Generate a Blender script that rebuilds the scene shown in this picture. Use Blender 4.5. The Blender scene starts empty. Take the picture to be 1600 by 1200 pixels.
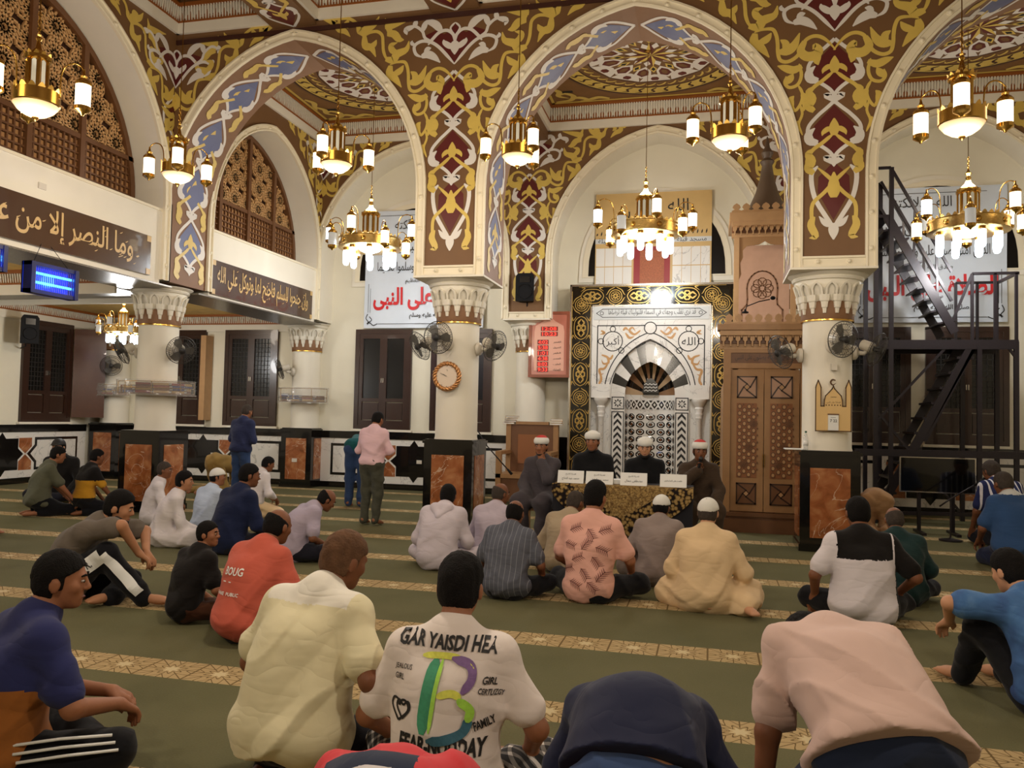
import bpy, math, random
import numpy as np
from mathutils import Vector, Matrix
from mathutils.bvhtree import BVHTree
random.seed(7); np.random.seed(7)
PI = math.pi
S = bpy.context.scene
COL = S.collection

# ------------------------------------------------------------------ camera
F_PX, PITCH, ROLL, YAW, CAM_H = 1260.0, 0.0411676, 0.0224937, 0.2419766, 1.68
def cam_axes():
    fw = Vector((-math.sin(YAW) * math.cos(PITCH), math.cos(YAW) * math.cos(PITCH), math.sin(PITCH)))
    r0 = Vector((math.cos(YAW), math.sin(YAW), 0)); u0 = r0.cross(fw)
    c, s = math.cos(ROLL), math.sin(ROLL)
    return fw, r0 * c + u0 * s, u0 * c - r0 * s
FW, RT, UP = cam_axes()
cd = bpy.data.cameras.new('camera'); cd.sensor_width = 36; cd.lens = F_PX / 1600 * 36; cd.clip_start = .05
cam = bpy.data.objects.new('camera', cd); COL.objects.link(cam)
cam.matrix_world = Matrix(((RT.x, UP.x, -FW.x, 0), (RT.y, UP.y, -FW.y, 0), (RT.z, UP.z, -FW.z, CAM_H), (0, 0, 0, 1)))
S.camera = cam
def ray(px, py): return FW * F_PX + RT * (px - 800) - UP * (py - 600)
def at(px, py, axis, val):
    d = ray(px, py); o = Vector((0, 0, CAM_H)); t = (val - o[axis]) / d[axis]; return o + d * t
def floor_at(px, py): return at(px, py, 2, 0)

# ------------------------------------------------------------------ world, exposure
W = bpy.data.worlds.new('night'); S.world = W; W.use_nodes = True
W.node_tree.nodes['Background'].inputs[0].default_value = (.012, .014, .02, 1)
W.node_tree.nodes['Background'].inputs[1].default_value = 1
S.view_settings.view_transform = 'Standard'; S.view_settings.look = 'None'
S.view_settings.exposure = -0.15; S.view_settings.gamma = 1; S.view_settings.use_curve_mapping = False
S.cycles.max_bounces = 6; S.cycles.diffuse_bounces = 3; S.cycles.glossy_bounces = 3; S.cycles.transmission_bounces = 4; S.cycles.transparent_max_bounces = 8
S.cycles.caustics_reflective = False; S.cycles.caustics_refractive = False
LAMP = 1.0          # overall strength of the lamps of the place

# ------------------------------------------------------------------ materials
def lin(c):
    r = []
    for x in c:
        x /= 255.0
        r.append(x / 12.92 if x <= .04045 else ((x + .055) / 1.055) ** 2.4)
    return (r[0], r[1], r[2], 1)
MATS = {}
def mat(name, col, rough=.6, metal=0, spec=.5, var=0, vscale=8, bump=0, bscale=60, emit=None, es=1, coat=0, trans=0, alpha=1, sheen=0):
    if name in MATS: return MATS[name]
    m = bpy.data.materials.new(name); m.use_nodes = True; nt = m.node_tree
    b = nt.nodes['Principled BSDF']
    c = lin(col); b.inputs['Base Color'].default_value = c
    b.inputs['Roughness'].default_value = rough; b.inputs['Metallic'].default_value = metal
    b.inputs['Specular IOR Level'].default_value = spec
    b.inputs['Coat Weight'].default_value = coat; b.inputs['Transmission Weight'].default_value = trans
    b.inputs['Alpha'].default_value = alpha
    if sheen: b.inputs['Sheen Weight'].default_value = sheen
    if emit: b.inputs['Emission Color'].default_value = lin(emit); b.inputs['Emission Strength'].default_value = es
    if var or bump:
        tc = nt.nodes.new('ShaderNodeTexCoord')
    if var:
        n = nt.nodes.new('ShaderNodeTexNoise'); n.inputs['Scale'].default_value = vscale; n.inputs['Detail'].default_value = 4
        nt.links.new(tc.outputs['Object'], n.inputs['Vector'])
        mx = nt.nodes.new('ShaderNodeMix'); mx.data_type = 'RGBA'
        mx.inputs[6].default_value = tuple(max(0, x * (1 - var)) for x in c[:3]) + (1,)
        mx.inputs[7].default_value = tuple(min(1, x * (1 + var)) for x in c[:3]) + (1,)
        nt.links.new(n.outputs['Fac'], mx.inputs[0]); nt.links.new(mx.outputs[2], b.inputs['Base Color'])
    if bump:
        n2 = nt.nodes.new('ShaderNodeTexNoise'); n2.inputs['Scale'].default_value = bscale; n2.inputs['Detail'].default_value = 3
        nt.links.new(tc.outputs['Object'], n2.inputs['Vector'])
        bp = nt.nodes.new('ShaderNodeBump'); bp.inputs['Strength'].default_value = bump; bp.inputs['Distance'].default_value = .01
        nt.links.new(n2.outputs['Fac'], bp.inputs['Height']); nt.links.new(bp.outputs['Normal'], b.inputs['Normal'])
    MATS[name] = m
    return m
class G:
    """tiny math-node expression builder"""
    def __init__(s, m): s.nt = m.node_tree
    def v(s, op, a, b=0.0, c=None):
        n = s.nt.nodes.new('ShaderNodeMath'); n.operation = op
        for i, x in enumerate((a, b) if c is None else (a, b, c)):
            if isinstance(x, (int, float)): n.inputs[i].default_value = x
            else: s.nt.links.new(x, n.inputs[i])
        return n.outputs[0]
    def mix(s, f, a, b):
        n = s.nt.nodes.new('ShaderNodeMix'); n.data_type = 'RGBA'
        for i, x in ((0, f), (6, a), (7, b)):
            if isinstance(x, (int, float, tuple)): n.inputs[i].default_value = x
            else: s.nt.links.new(x, n.inputs[i])
        return n.outputs[2]
    def obj(s):
        t = s.nt.nodes.new('ShaderNodeTexCoord'); x = s.nt.nodes.new('ShaderNodeSeparateXYZ')
        s.nt.links.new(t.outputs['Object'], x.inputs[0]); return t.outputs['Object'], x.outputs
    def noise(s, vec, scale, detail=3, dist=0):
        n = s.nt.nodes.new('ShaderNodeTexNoise'); n.inputs['Scale'].default_value = scale; n.inputs['Detail'].default_value = detail
        n.inputs['Distortion'].default_value = dist
        if vec is not None: s.nt.links.new(vec, n.inputs['Vector'])
        return n.outputs['Fac']
    def ramp(s, f, stops):
        n = s.nt.nodes.new('ShaderNodeValToRGB'); e = n.color_ramp.elements
        while len(e) < len(stops): e.new(.5)
        for i, (p, c) in enumerate(stops): e[i].position = p; e[i].color = c
        s.nt.links.new(f, n.inputs[0]); return n.outputs[0]
    def base(s, c): s.nt.links.new(c, s.nt.nodes['Principled BSDF'].inputs['Base Color'])
    def rough(s, c): s.nt.links.new(c, s.nt.nodes['Principled BSDF'].inputs['Roughness'])
    def bump(s, h, st=.3, d=.01):
        b = s.nt.nodes.new('ShaderNodeBump'); b.inputs['Strength'].default_value = st; b.inputs['Distance'].default_value = d
        s.nt.links.new(h, b.inputs['Height']); s.nt.links.new(b.outputs[0], s.nt.nodes['Principled BSDF'].inputs['Normal'])

mat('cream', (234, 227, 210), .65, var=.04, vscale=3, bump=.05)
mat('wallcream', (230, 223, 202), .7, var=.05, vscale=2, bump=.06)
mat('trimcream', (236, 225, 198), .5)
mat('brown', (116, 82, 48), .6, var=.08, vscale=5)
mat('brownsoft', (132, 94, 62), .6, var=.08, vscale=5)
mat('gold', (216, 186, 92), .45, var=.1, vscale=6)
mat('paintwhite', (226, 220, 212), .5)
mat('maroon', (92, 26, 22), .5)
mat('purple', (84, 52, 76), .5)
mat('bluegrey', (92, 100, 140), .5)
mat('darkline', (62, 30, 22), .5)
mat('crest', (150, 86, 30), .6)
mat('black', (20, 18, 17), .25, coat=.3)
mat('granite', (16, 14, 13), .14, coat=.4)
mat('whitemarble', (226, 222, 214), .3, var=.08, vscale=4)
mat('darkwood', (54, 33, 24), .28, coat=.25, var=.2, vscale=10)
mat('darkglass', (14, 13, 12), .22)
mat('mesh', (40, 36, 32), .6)
mat('brass', (212, 168, 84), .22, metal=1)
mat('brassdark', (150, 112, 52), .3, metal=1)
mat('chrome', (205, 200, 190), .2, metal=1)
mat('blacksteel', (38, 32, 36), .35, metal=.3)
mat('blackplastic', (18, 18, 20), .7, spec=.2)
mat('greyplastic', (214, 206, 190), .45)
mat('wood', (158, 118, 76), .45, var=.12, vscale=9, bump=.05)
mat('woodlight', (182, 142, 98), .45, var=.12, vscale=9)
mat('woodpink', (176, 138, 112), .45, var=.1, vscale=9)
mat('wooddark', (108, 70, 40), .45, var=.12, vscale=9)
mat('paper', (236, 236, 232), .6)
mat('ink', (28, 26, 26), .6)
mat('red', (206, 30, 36), .5)
def carpet():
    m = mat('carpet', (80, 80, 52), .95, spec=.1); g = G(m); vec, o = g.obj()
    t = g.v('FRACT', g.v('DIVIDE', g.v('SUBTRACT', 16.4114, o[1]), 1.45281))
    ins = g.v('LESS_THAN', t, .22)
    v = g.v('SUBTRACT', g.v('DIVIDE', t, .22), .5)
    u = g.v('SUBTRACT', g.v('FRACT', g.v('DIVIDE', o[0], .355)), .5)
    r = g.v('SQRT', g.v('ADD', g.v('MULTIPLY', u, u), g.v('MULTIPLY', v, v)))
    th = g.v('ARCTAN2', v, u)
    sp = g.v('MULTIPLY', r, g.v('ADD', 1, g.v('MULTIPLY', .28, g.v('COSINE', g.v('MULTIPLY', th, 8)))))
    l1 = g.v('LESS_THAN', g.v('ABSOLUTE', g.v('SUBTRACT', sp, .2)), .018)
    l2 = g.v('LESS_THAN', g.v('ABSOLUTE', g.v('SUBTRACT', sp, .42)), .02)
    l3 = g.v('MULTIPLY', g.v('LESS_THAN', g.v('ABSOLUTE', g.v('SINE', g.v('MULTIPLY', th, 4))), g.v('DIVIDE', .05, g.v('ADD', r, .05))), g.v('GREATER_THAN', r, .19))
    l4 = g.v('GREATER_THAN', g.v('ABSOLUTE', u), .482)
    ln = g.v('MAXIMUM', g.v('MAXIMUM', l1, l2), g.v('MAXIMUM', l3, l4))
    star = g.v('LESS_THAN', sp, .13)
    n1 = g.noise(vec, 1.3, 5); n2 = g.noise(vec, 90, 2)
    green = g.mix(n1, lin((92, 92, 64)), lin((118, 112, 82)))
    green = g.mix(g.v('MULTIPLY', n2, .35), green, lin((72, 70, 48)))
    tan = g.mix(ln, lin((178, 154, 112)), lin((110, 90, 58)))
    tan = g.mix(g.v('MULTIPLY', star, .8), tan, lin((206, 190, 150)))
    g.base(g.mix(ins, green, tan)); g.bump(n2, .5, .006)
    return m
carpet()
def marble():
    m = mat('marble', (150, 74, 38), .22, coat=.3); g = G(m); vec, o = g.obj()
    t = m.node_tree.nodes.new('ShaderNodeObjectInfo'); a = m.node_tree.nodes.new('ShaderNodeVectorMath'); a.operation = 'ADD'
    m.node_tree.links.new(vec, a.inputs[0]); mm = g.v('MULTIPLY', t.outputs['Random'], 37)
    m.node_tree.links.new(mm, a.inputs[1]); vec = a.outputs[0]
    n = g.noise(vec, 5, 6, .6); n2 = g.noise(vec, 1.7, 5, 1.5)
    c = g.ramp(n, [(.25, lin((112, 62, 34))), (.5, lin((158, 94, 54))), (.75, lin((190, 134, 90)))])
    vein = g.v('LESS_THAN', g.v('ABSOLUTE', g.v('SUBTRACT', n2, .5)), .0045)
    g.base(g.mix(g.v('MULTIPLY', vein, .5), c, lin((226, 206, 180))))
    return m
marble()
def whitevein():
    m = MATS['whitemarble']; g = G(m); vec, o = g.obj(); n2 = g.noise(vec, 1.5, 6, 1.2)
    vein = g.v('LESS_THAN', g.v('ABSOLUTE', g.v('SUBTRACT', n2, .5)), .006)
    g.base(g.mix(g.v('MULTIPLY', vein, .5), lin((228, 224, 216)), lin((150, 146, 142))))
whitevein()

# ------------------------------------------------------------------ mesh building
class MB:
    def __init__(s): s.v = []; s.f = []; s.m = []
    def add(s, vs, fs, mi=0):
        o = len(s.v); s.v += [tuple(v) for v in vs]
        s.f += [tuple(i + o for i in f) for f in fs]; s.m += [mi] * len(fs); return s
    def box(s, lo, hi, mi=0, rz=0, c=None):
        vs = [(x, y, z) for z in (lo[2], hi[2]) for y in (lo[1], hi[1]) for x in (lo[0], hi[0])]
        if rz:
            cx, cy = c if c else ((lo[0] + hi[0]) / 2, (lo[1] + hi[1]) / 2); k, q = math.cos(rz), math.sin(rz)
            vs = [(cx + (x - cx) * k - (y - cy) * q, cy + (x - cx) * q + (y - cy) * k, z) for x, y, z in vs]
        return s.add(vs, [(0, 2, 3, 1), (4, 5, 7, 6), (0, 1, 5, 4), (2, 6, 7, 3), (0, 4, 6, 2), (1, 3, 7, 5)], mi)
    def lathe(s, prof, n=24, c=(0, 0, 0), mi=0, a0=0, a1=2 * PI, axis='z'):
        full = abs(a1 - a0 - 2 * PI) < 1e-6; k = n if full else n + 1; vs = []
        for r, z in prof:
            for i in range(k):
                a = a0 + (a1 - a0) * i / n; p = (r * math.cos(a), r * math.sin(a), z)
                if axis == 'y': p = (p[0], p[2], p[1])
                if axis == 'x': p = (p[2], p[0], p[1])
                vs.append((c[0] + p[0], c[1] + p[1], c[2] + p[2]))
        fs = []
        for j in range(len(prof) - 1):
            for i in range(n):
                a, b = j * k + i, j * k + (i + 1) % k
                fs.append((a, b, b + k, a + k))
        if full:
            if prof[0][0] > 1e-6: fs.append(tuple(reversed(range(k))))
            if prof[-1][0] > 1e-6: fs.append(tuple(range((len(prof) - 1) * k, len(prof) * k)))
        return s.add(vs, fs, mi)
    def tube(s, pts, r, n=8, mi=0, closed=False):
        P = [Vector(p) for p in pts]; N = len(P); R = r if isinstance(r, (list, tuple)) else [r] * N
        vs = []; up = None
        for i, p in enumerate(P):
            if closed: d = P[(i + 1) % N] - P[i - 1]
            else: d = P[min(i + 1, N - 1)] - P[max(i - 1, 0)]
            if d.length < 1e-9: d = Vector((0, 0, 1))
            d.normalize()
            if up is None:
                up = Vector((0, 0, 1)) if abs(d.z) < .9 else Vector((1, 0, 0))
            x = up - d * up.dot(d)
            if x.length < 1e-6: x = d.orthogonal()
            x.normalize(); y = d.cross(x); up = x
            for k in range(n):
                a = 2 * PI * k / n; vs.append(p + (x * math.cos(a) + y * math.sin(a)) * R[i])
        fs = []
        for i in range(N if closed else N - 1):
            for k in range(n):
                a, b = i * n + k, i * n + (k + 1) % n; j = ((i + 1) % N) * n
                fs.append((a, b, j + (k + 1) % n, j + k))
        if not closed: fs += [tuple(reversed(range(n))), tuple(range((N - 1) * n, N * n))]
        return s.add(vs, fs, mi)
    def bar(s, a, b, w, h=None, mi=0):
        """square bar from a to b"""
        h = h or w; a, b = Vector(a), Vector(b); d = (b - a).normalized()
        x = d.cross(Vector((0, 0, 1)))
        if x.length < 1e-4: x = Vector((1, 0, 0))
        x.normalize(); y = x.cross(d)
        vs = [p + x * sx * w / 2 + y * sy * h / 2 for p in (a, b) for sx, sy in ((-1, -1), (1, -1), (1, 1), (-1, 1))]
        return s.add(vs, [(3, 2, 1, 0), (4, 5, 6, 7), (0, 1, 5, 4), (1, 2, 6, 5), (2, 3, 7, 6), (3, 0, 4, 7)], mi)
    def prism(s, poly, M, w0, w1, mi=0):
        """polygon (u,v) through map M(u,v,w) between depths w0 (front) and w1"""
        n = len(poly); vs = [M(u, v, w0) for u, v in poly] + [M(u, v, w1) for u, v in poly]
        fs = [tuple(range(n)), tuple(reversed(range(n, 2 * n)))] + [(i, i + n, (i + 1) % n + n, (i + 1) % n) for i in range(n)]
        return s.add(vs, fs, mi)
    def flat(s, poly, M, w, mi=0):
        return s.add([M(u, v, w) for u, v in poly], [tuple(range(len(poly)))], mi)
    def ball(s, c, r, mi=0, n=12, m=8):
        rr = r if isinstance(r, (tuple, list)) else (r, r, r)
        vs = [(c[0], c[1], c[2] - rr[2])]
        for j in range(1, m):
            t = -PI / 2 + PI * j / m
            for i in range(n):
                a = 2 * PI * i / n; vs.append((c[0] + rr[0] * math.cos(t) * math.cos(a), c[1] + rr[1] * math.cos(t) * math.sin(a), c[2] + rr[2] * math.sin(t)))
        vs.append((c[0], c[1], c[2] + rr[2])); fs = []
        for i in range(n): fs.append((0, 1 + (i + 1) % n, 1 + i))
        for j in range(m - 2):
            for i in range(n):
                a = 1 + j * n + i; b = 1 + j * n + (i + 1) % n; fs.append((a, b, b + n, a + n))
        e = len(vs) - 1
        for i in range(n): fs.append((e, e - n + i, e - n + (i + 1) % n))
        return s.add(vs, fs, mi)
    def mesh(s, name, mats, smooth=False, fix=True):
        me = bpy.data.meshes.new(name); me.from_pydata(s.v, [], s.f)
        for m in (mats if isinstance(mats, (list, tuple)) else [mats]): me.materials.append(MATS[m] if isinstance(m, str) else m)
        if any(s.m): me.polygons.foreach_set('material_index', s.m)
        if smooth:
            me.polygons.foreach_set('use_smooth', [True] * len(s.f))
            if smooth is not True: me.set_sharp_from_angle(angle=smooth)
        me.update(); return me
    def build(s, name, mats, parent=None, smooth=False, loc=None, rot=None, scale=None):
        o = bpy.data.objects.new(name, s.mesh(name, mats, smooth)); COL.objects.link(o)
        if parent: o.parent = parent
        if loc: o.location = loc
        if rot: o.rotation_euler = rot
        if scale: o.scale = scale
        return o
SM = .7
def inst(me, name, parent=None, loc=(0, 0, 0), rot=(0, 0, 0), scale=None, M=None):
    o = bpy.data.objects.new(name, me); COL.objects.link(o)
    if parent: o.parent = parent
    if M is not None: o.matrix_local = M
    else:
        o.location = loc; o.rotation_euler = rot
        if scale: o.scale = scale if isinstance(scale, (tuple, list)) else (scale,) * 3
    return o
def tag(o, label, cat, group=None):
    o['label'] = label; o['category'] = cat
    if group: o['group'] = group
    return o
def thing(name, label, cat, loc=(0, 0, 0), rz=0, group=None):
    o = bpy.data.objects.new(name, None); COL.objects.link(o); o.location = loc; o.rotation_euler = (0, 0, rz); o.empty_display_size = .1
    return tag(o, label, cat, group)
def struct(o): o['kind'] = 'structure'; return o
def stuff(o): o['kind'] = 'stuff'; return o
def copy_tree(o, parent=None):
    c = o.copy(); COL.objects.link(c)
    if parent: c.parent = parent
    for ch in list(o.children): copy_tree(ch, c)
    return c
def plight(name, parent, loc, power, col=(255, 241, 222), r=.06):
    l = bpy.data.lights.new(name, 'POINT'); l.energy = power * LAMP; l.color = lin(col)[:3]; l.shadow_soft_size = r
    o = bpy.data.objects.new(name, l); COL.objects.link(o); o.parent = parent; o.location = loc; return o
def catmull(pts, k=6):
    P = [Vector(p) for p in pts]; P = [P[0] * 2 - P[1]] + P + [P[-1] * 2 - P[-2]]; out = []
    for i in range(1, len(P) - 2):
        for j in range(k):
            t = j / k; a, b, c, d = P[i - 1], P[i], P[i + 1], P[i + 2]
            out.append(.5 * ((2 * b) + (c - a) * t + (2 * a - 5 * b + 4 * c - d) * t * t + (3 * b - a - 3 * c + d) * t ** 3))
    out.append(P[-2]); return out
def ribbon(mb, pts, wid, M, w, mi=0, k=5, prof='s'):
    """flat painted stroke"""
    w = w * (1 + .35 * random.random()) if abs(w) < .02 else w
    P = catmull([(a, b, 0) for a, b in pts], k); n = len(P); vs = []
    for i, p in enumerate(P):
        d = P[min(i + 1, n - 1)] - P[max(i - 1, 0)]; d = d.normalized() if d.length > 1e-9 else Vector((1, 0, 0))
        t = i / (n - 1)
        if prof == 's': h = wid * .5 * min(1, .35 + 5 * t, .35 + 5 * (1 - t))
        elif prof == 'l': h = wid * .5 * max(.12, math.sin(PI * min(1, t * .86 + .14)) ** .8)
        else: h = wid * .5
        vs += [M(p.x - d.y * h, p.y + d.x * h, w), M(p.x + d.y * h, p.y - d.x * h, w)]
    mb.add(vs, [(2 * i, 2 * i + 1, 2 * i + 3, 2 * i + 2) for i in range(n - 1)], mi)

# ------------------------------------------------------------------ writing
AR = {}
def _ar():
    cp = 0xFE80
    for ch, n in [('ء', 1), ('آ', 2), ('أ', 2), ('ؤ', 2), ('إ', 2), ('ئ', 4), ('ا', 2), ('ب', 4), ('ة', 2), ('ت', 4), ('ث', 4), ('ج', 4), ('ح', 4), ('خ', 4), ('د', 2), ('ذ', 2), ('ر', 2), ('ز', 2), ('س', 4), ('ش', 4), ('ص', 4), ('ض', 4), ('ط', 4), ('ظ', 4), ('ع', 4), ('غ', 4), ('ف', 4), ('ق', 4), ('ك', 4), ('ل', 4), ('م', 4), ('ن', 4), ('ه', 4), ('و', 2), ('ى', 2), ('ي', 4), ('لآ', 2), ('لأ', 2), ('لإ', 2), ('لا', 2)]:
        AR[ch] = [chr(cp + i) for i in range(n)]; cp += n
_ar()
def arabic(s):
    u = []; i = 0
    while i < len(s):
        if s[i:i + 2] in AR: u.append(s[i:i + 2]); i += 2
        else: u.append(s[i]); i += 1
    out = []
    for i, ch in enumerate(u):
        if ch not in AR: out.append(ch); continue
        f = AR[ch]; pj = i > 0 and len(AR.get(u[i - 1], [0])) == 4; nj = len(f) == 4 and i + 1 < len(u) and len(AR.get(u[i + 1], [0])) > 1
        out.append(f[3] if pj and nj else f[1] if pj and len(f) > 1 else f[2] if nj else f[0])
    return ''.join(reversed(out))
TXT = {}
def text2d(s, bold=0, shear=0):
    """letters as triangles: (verts2d centred, faces, width, height) for height-1 text"""
    key = (s, bold, shear)
    if key in TXT: return TXT[key]
    c = bpy.data.curves.new('letters', 'FONT'); c.body = s; c.resolution_u = 2; c.offset = bold; c.shear = shear
    c.align_x = 'CENTER'; c.space_line = .8
    o = bpy.data.objects.new('letters', c); COL.objects.link(o); bpy.context.view_layer.update()
    me = o.to_mesh(); v = [(q.co.x, q.co.y) for q in me.vertices]; f = [tuple(p.vertices) for p in me.polygons]; o.to_mesh_clear()
    bpy.data.objects.remove(o); bpy.data.curves.remove(c)
    xs = [a for a, b in v]; ys = [b for a, b in v]; cx, cy = (min(xs) + max(xs)) / 2, (min(ys) + max(ys)) / 2
    par = list(range(len(v)))
    def root(i):
        while par[i] != i: par[i] = par[par[i]]; i = par[i]
        return i
    for q in f:
        for i in q[1:]: par[root(i)] = root(q[0])
    isl = {}; lay = [isl.setdefault(root(i), len(isl)) % 7 for i in range(len(v))]   # overlapping letters lie one on the other
    r = ([(a - cx, b - cy) for a, b in v], f, max(xs) - min(xs), max(ys) - min(ys), lay); TXT[key] = r
    return r
def write(mb, s, M, u, v, width=None, height=None, w=0, mi=0, bold=0, shear=0, ar=True, sy=None):
    """lay a line of letters centred on (u,v) of the map M"""
    V, Fc, tw, th, lay = text2d(arabic(s) if ar else s, bold, shear)
    k = width / tw if width else height / th; ky = (height / th if (width and height) else k) if sy is None else k * sy
    mb.add([M(u + a * k, v + b * ky, w - .0004 * q) for (a, b), q in zip(V, lay)], Fc, mi)

# ================================================================== THE HALL
XC = [-9.05, -3.755, 1.54, 6.835]          # column lines
YA, YB, YR, YW = 11.2, 12.27, 16.35, 17.0  # arcade front/back face, face of the back row, back wall
XG, XL, XR, YS = -8.515, -14.6, 7.4, -6.0  # gallery face, left wall, right wall, rear wall
ZT, ZP, ZS = 7.68, 3.74, 5.0               # top of the arcade, underside of the piers, springing
AR_A, AR_E = 2.1125, .435
def Mface(y): return lambda u, v, w: (u, y + w, v)       # wall seen from -Y ; w>0 into the wall
def Mgal(x): return lambda u, v, w: (x - w, u, v)        # wall seen from +X
def arch_path(cu, a, e, zs=ZS, n=18, d=0):
    r = a + e + d; t1 = math.acos(e / r); L = []
    for i in range(n + 1):
        t = t1 * i / n; L.append((cu + e - r * math.cos(t), zs + r * math.sin(t)))
    return L + [(2 * cu - u, v) for u, v in reversed(L[:-1])]
def arcade_mesh(M, arches, u0, u1, D, zb=ZP, zt=ZT, zs=ZS):
    """slab with arch openings; material 0 faces, 1 reveals"""
    mb = MB(); cur = u0
    def rect(a, b, z0, z1):
        for w in (0, D): mb.add([M(a, z0, w), M(b, z0, w), M(b, z1, w), M(a, z1, w)], [(0, 1, 2, 3)], 0)
    for cu, a, e in arches:
        rect(cur, cu - a, zb, zt)
        mb.add([M(cur, zb, 0), M(cu - a, zb, 0), M(cu - a, zb, D), M(cur, zb, D)], [(0, 1, 2, 3)], 1)
        P = arch_path(cu, a, e, zs)
        for (p, q) in zip(P[:-1], P[1:]):
            for w in (0, D): mb.add([M(p[0], p[1], w), M(q[0], q[1], w), M(q[0], zt, w), M(p[0], zt, w)], [(0, 1, 2, 3)], 0)
        Q = [(cu - a, zb)] + P + [(cu + a, zb)]
        for p, q in zip(Q[:-1], Q[1:]):
            mb.add([M(p[0], p[1], 0), M(q[0], q[1], 0), M(q[0], q[1], D), M(p[0], p[1], D)], [(0, 1, 2, 3)], 1)
        cur = cu + a
    rect(cur, u1, zb, zt)
    mb.add([M(cur, zb, 0), M(u1, zb, 0), M(u1, zb, D), M(cur, zb, D)], [(0, 1, 2, 3)], 1)
    for u in (u0, u1): mb.add([M(u, zb, 0), M(u, zb, D), M(u, zt, D), M(u, zt, 0)], [(0, 1, 2, 3)], 1)
    mb.add([M(u0, zt, 0), M(u1, zt, 0), M(u1, zt, D), M(u0, zt, D)], [(0, 1, 2, 3)], 0)
    return mb
BOSS = MB().lathe([(.042, 0), (.042, .012), (.03, .016), (.028, .022), (.018, .034), (0, .038)], 12).mesh('boss', 'trimcream', SM)
NT = [0]
def arch_trim(M, cu, a, e, zlow=ZP, wid=.15, both=(True, True), boss=True, mname='trimcream', foot=True):
    """moulded band around an arch and down its jambs, with round bosses"""
    NT[0] += 1
    prof = [(0, .0), (0, -.05), (.028, -.055), (.036, -.03), (wid - .036, -.03), (wid - .028, -.055), (wid, -.05), (wid, .0)]
    rows = []
    for d, w in prof:
        P = arch_path(cu, a, e, d=d)
        lo = zlow + (0 if not foot else 0)
        Q = [(cu - a - d, lo), (cu - a - d, (lo + ZS) / 2)] + P + [(cu + a + d, (lo + ZS) / 2), (cu + a + d, lo)]
        rows.append([M(u, v, w) for u, v in Q])
    n = len(rows[0]); mb = MB(); mb.add([p for r in rows for p in r], [(j * n + i, j * n + i + 1, (j + 1) * n + i + 1, (j + 1) * n + i) for j in range(len(rows) - 1) for i in range(n - 1)])
    t = struct(mb.build('trim_%d' % NT[0], mname))
    if boss:
        mid = [(cu - a - wid / 2, zlow)] + arch_path(cu, a, e, d=wid / 2) + [(cu + a + wid / 2, zlow)]
        L = [0]
        for p, q in zip(mid[:-1], mid[1:]): L.append(L[-1] + math.dist(p, q))
        tot = L[-1]; k = int(tot / .48); nrm = (Vector(M(0, 0, 0)) - Vector(M(0, 0, 1)))
        R = Vector((0, 0, 1)).rotation_difference(nrm).to_matrix().to_4x4()
        for i in range(k + 1):
            s = tot * (i + .5) / (k + 1); j = max(q for q in range(len(L)) if L[q] <= s); j = min(j, len(mid) - 2)
            f = (s - L[j]) / (L[j + 1] - L[j]); u = mid[j][0] + (mid[j + 1][0] - mid[j][0]) * f; v = mid[j][1] + (mid[j + 1][1] - mid[j][1]) * f
            inst(BOSS, 'boss', t, M=Matrix.Translation(M(u, v, -.028)) @ R)
    return t
def foot_trim(M, u0, u1, parent):
    mb = MB()
    for z0, z1, w in ((ZP, ZP + .028, -.055), (ZP + .028, ZP + .115, -.03), (ZP + .115, ZP + .143, -.055)):
        mb.prism([(u0, z0), (u1, z0), (u1, z1), (u0, z1)], M, w, .01)
    o = mb.build('foot_moulding', 'trimcream', parent)
    nrm = (Vector(M(0, 0, 0)) - Vector(M(0, 0, 1))); R = Vector((0, 0, 1)).rotation_difference(nrm).to_matrix().to_4x4()
    for f in (.25, .75): inst(BOSS, 'boss', parent, M=Matrix.Translation(M(u0 + (u1 - u0) * f, ZP + .07, -.028)) @ R)

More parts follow.
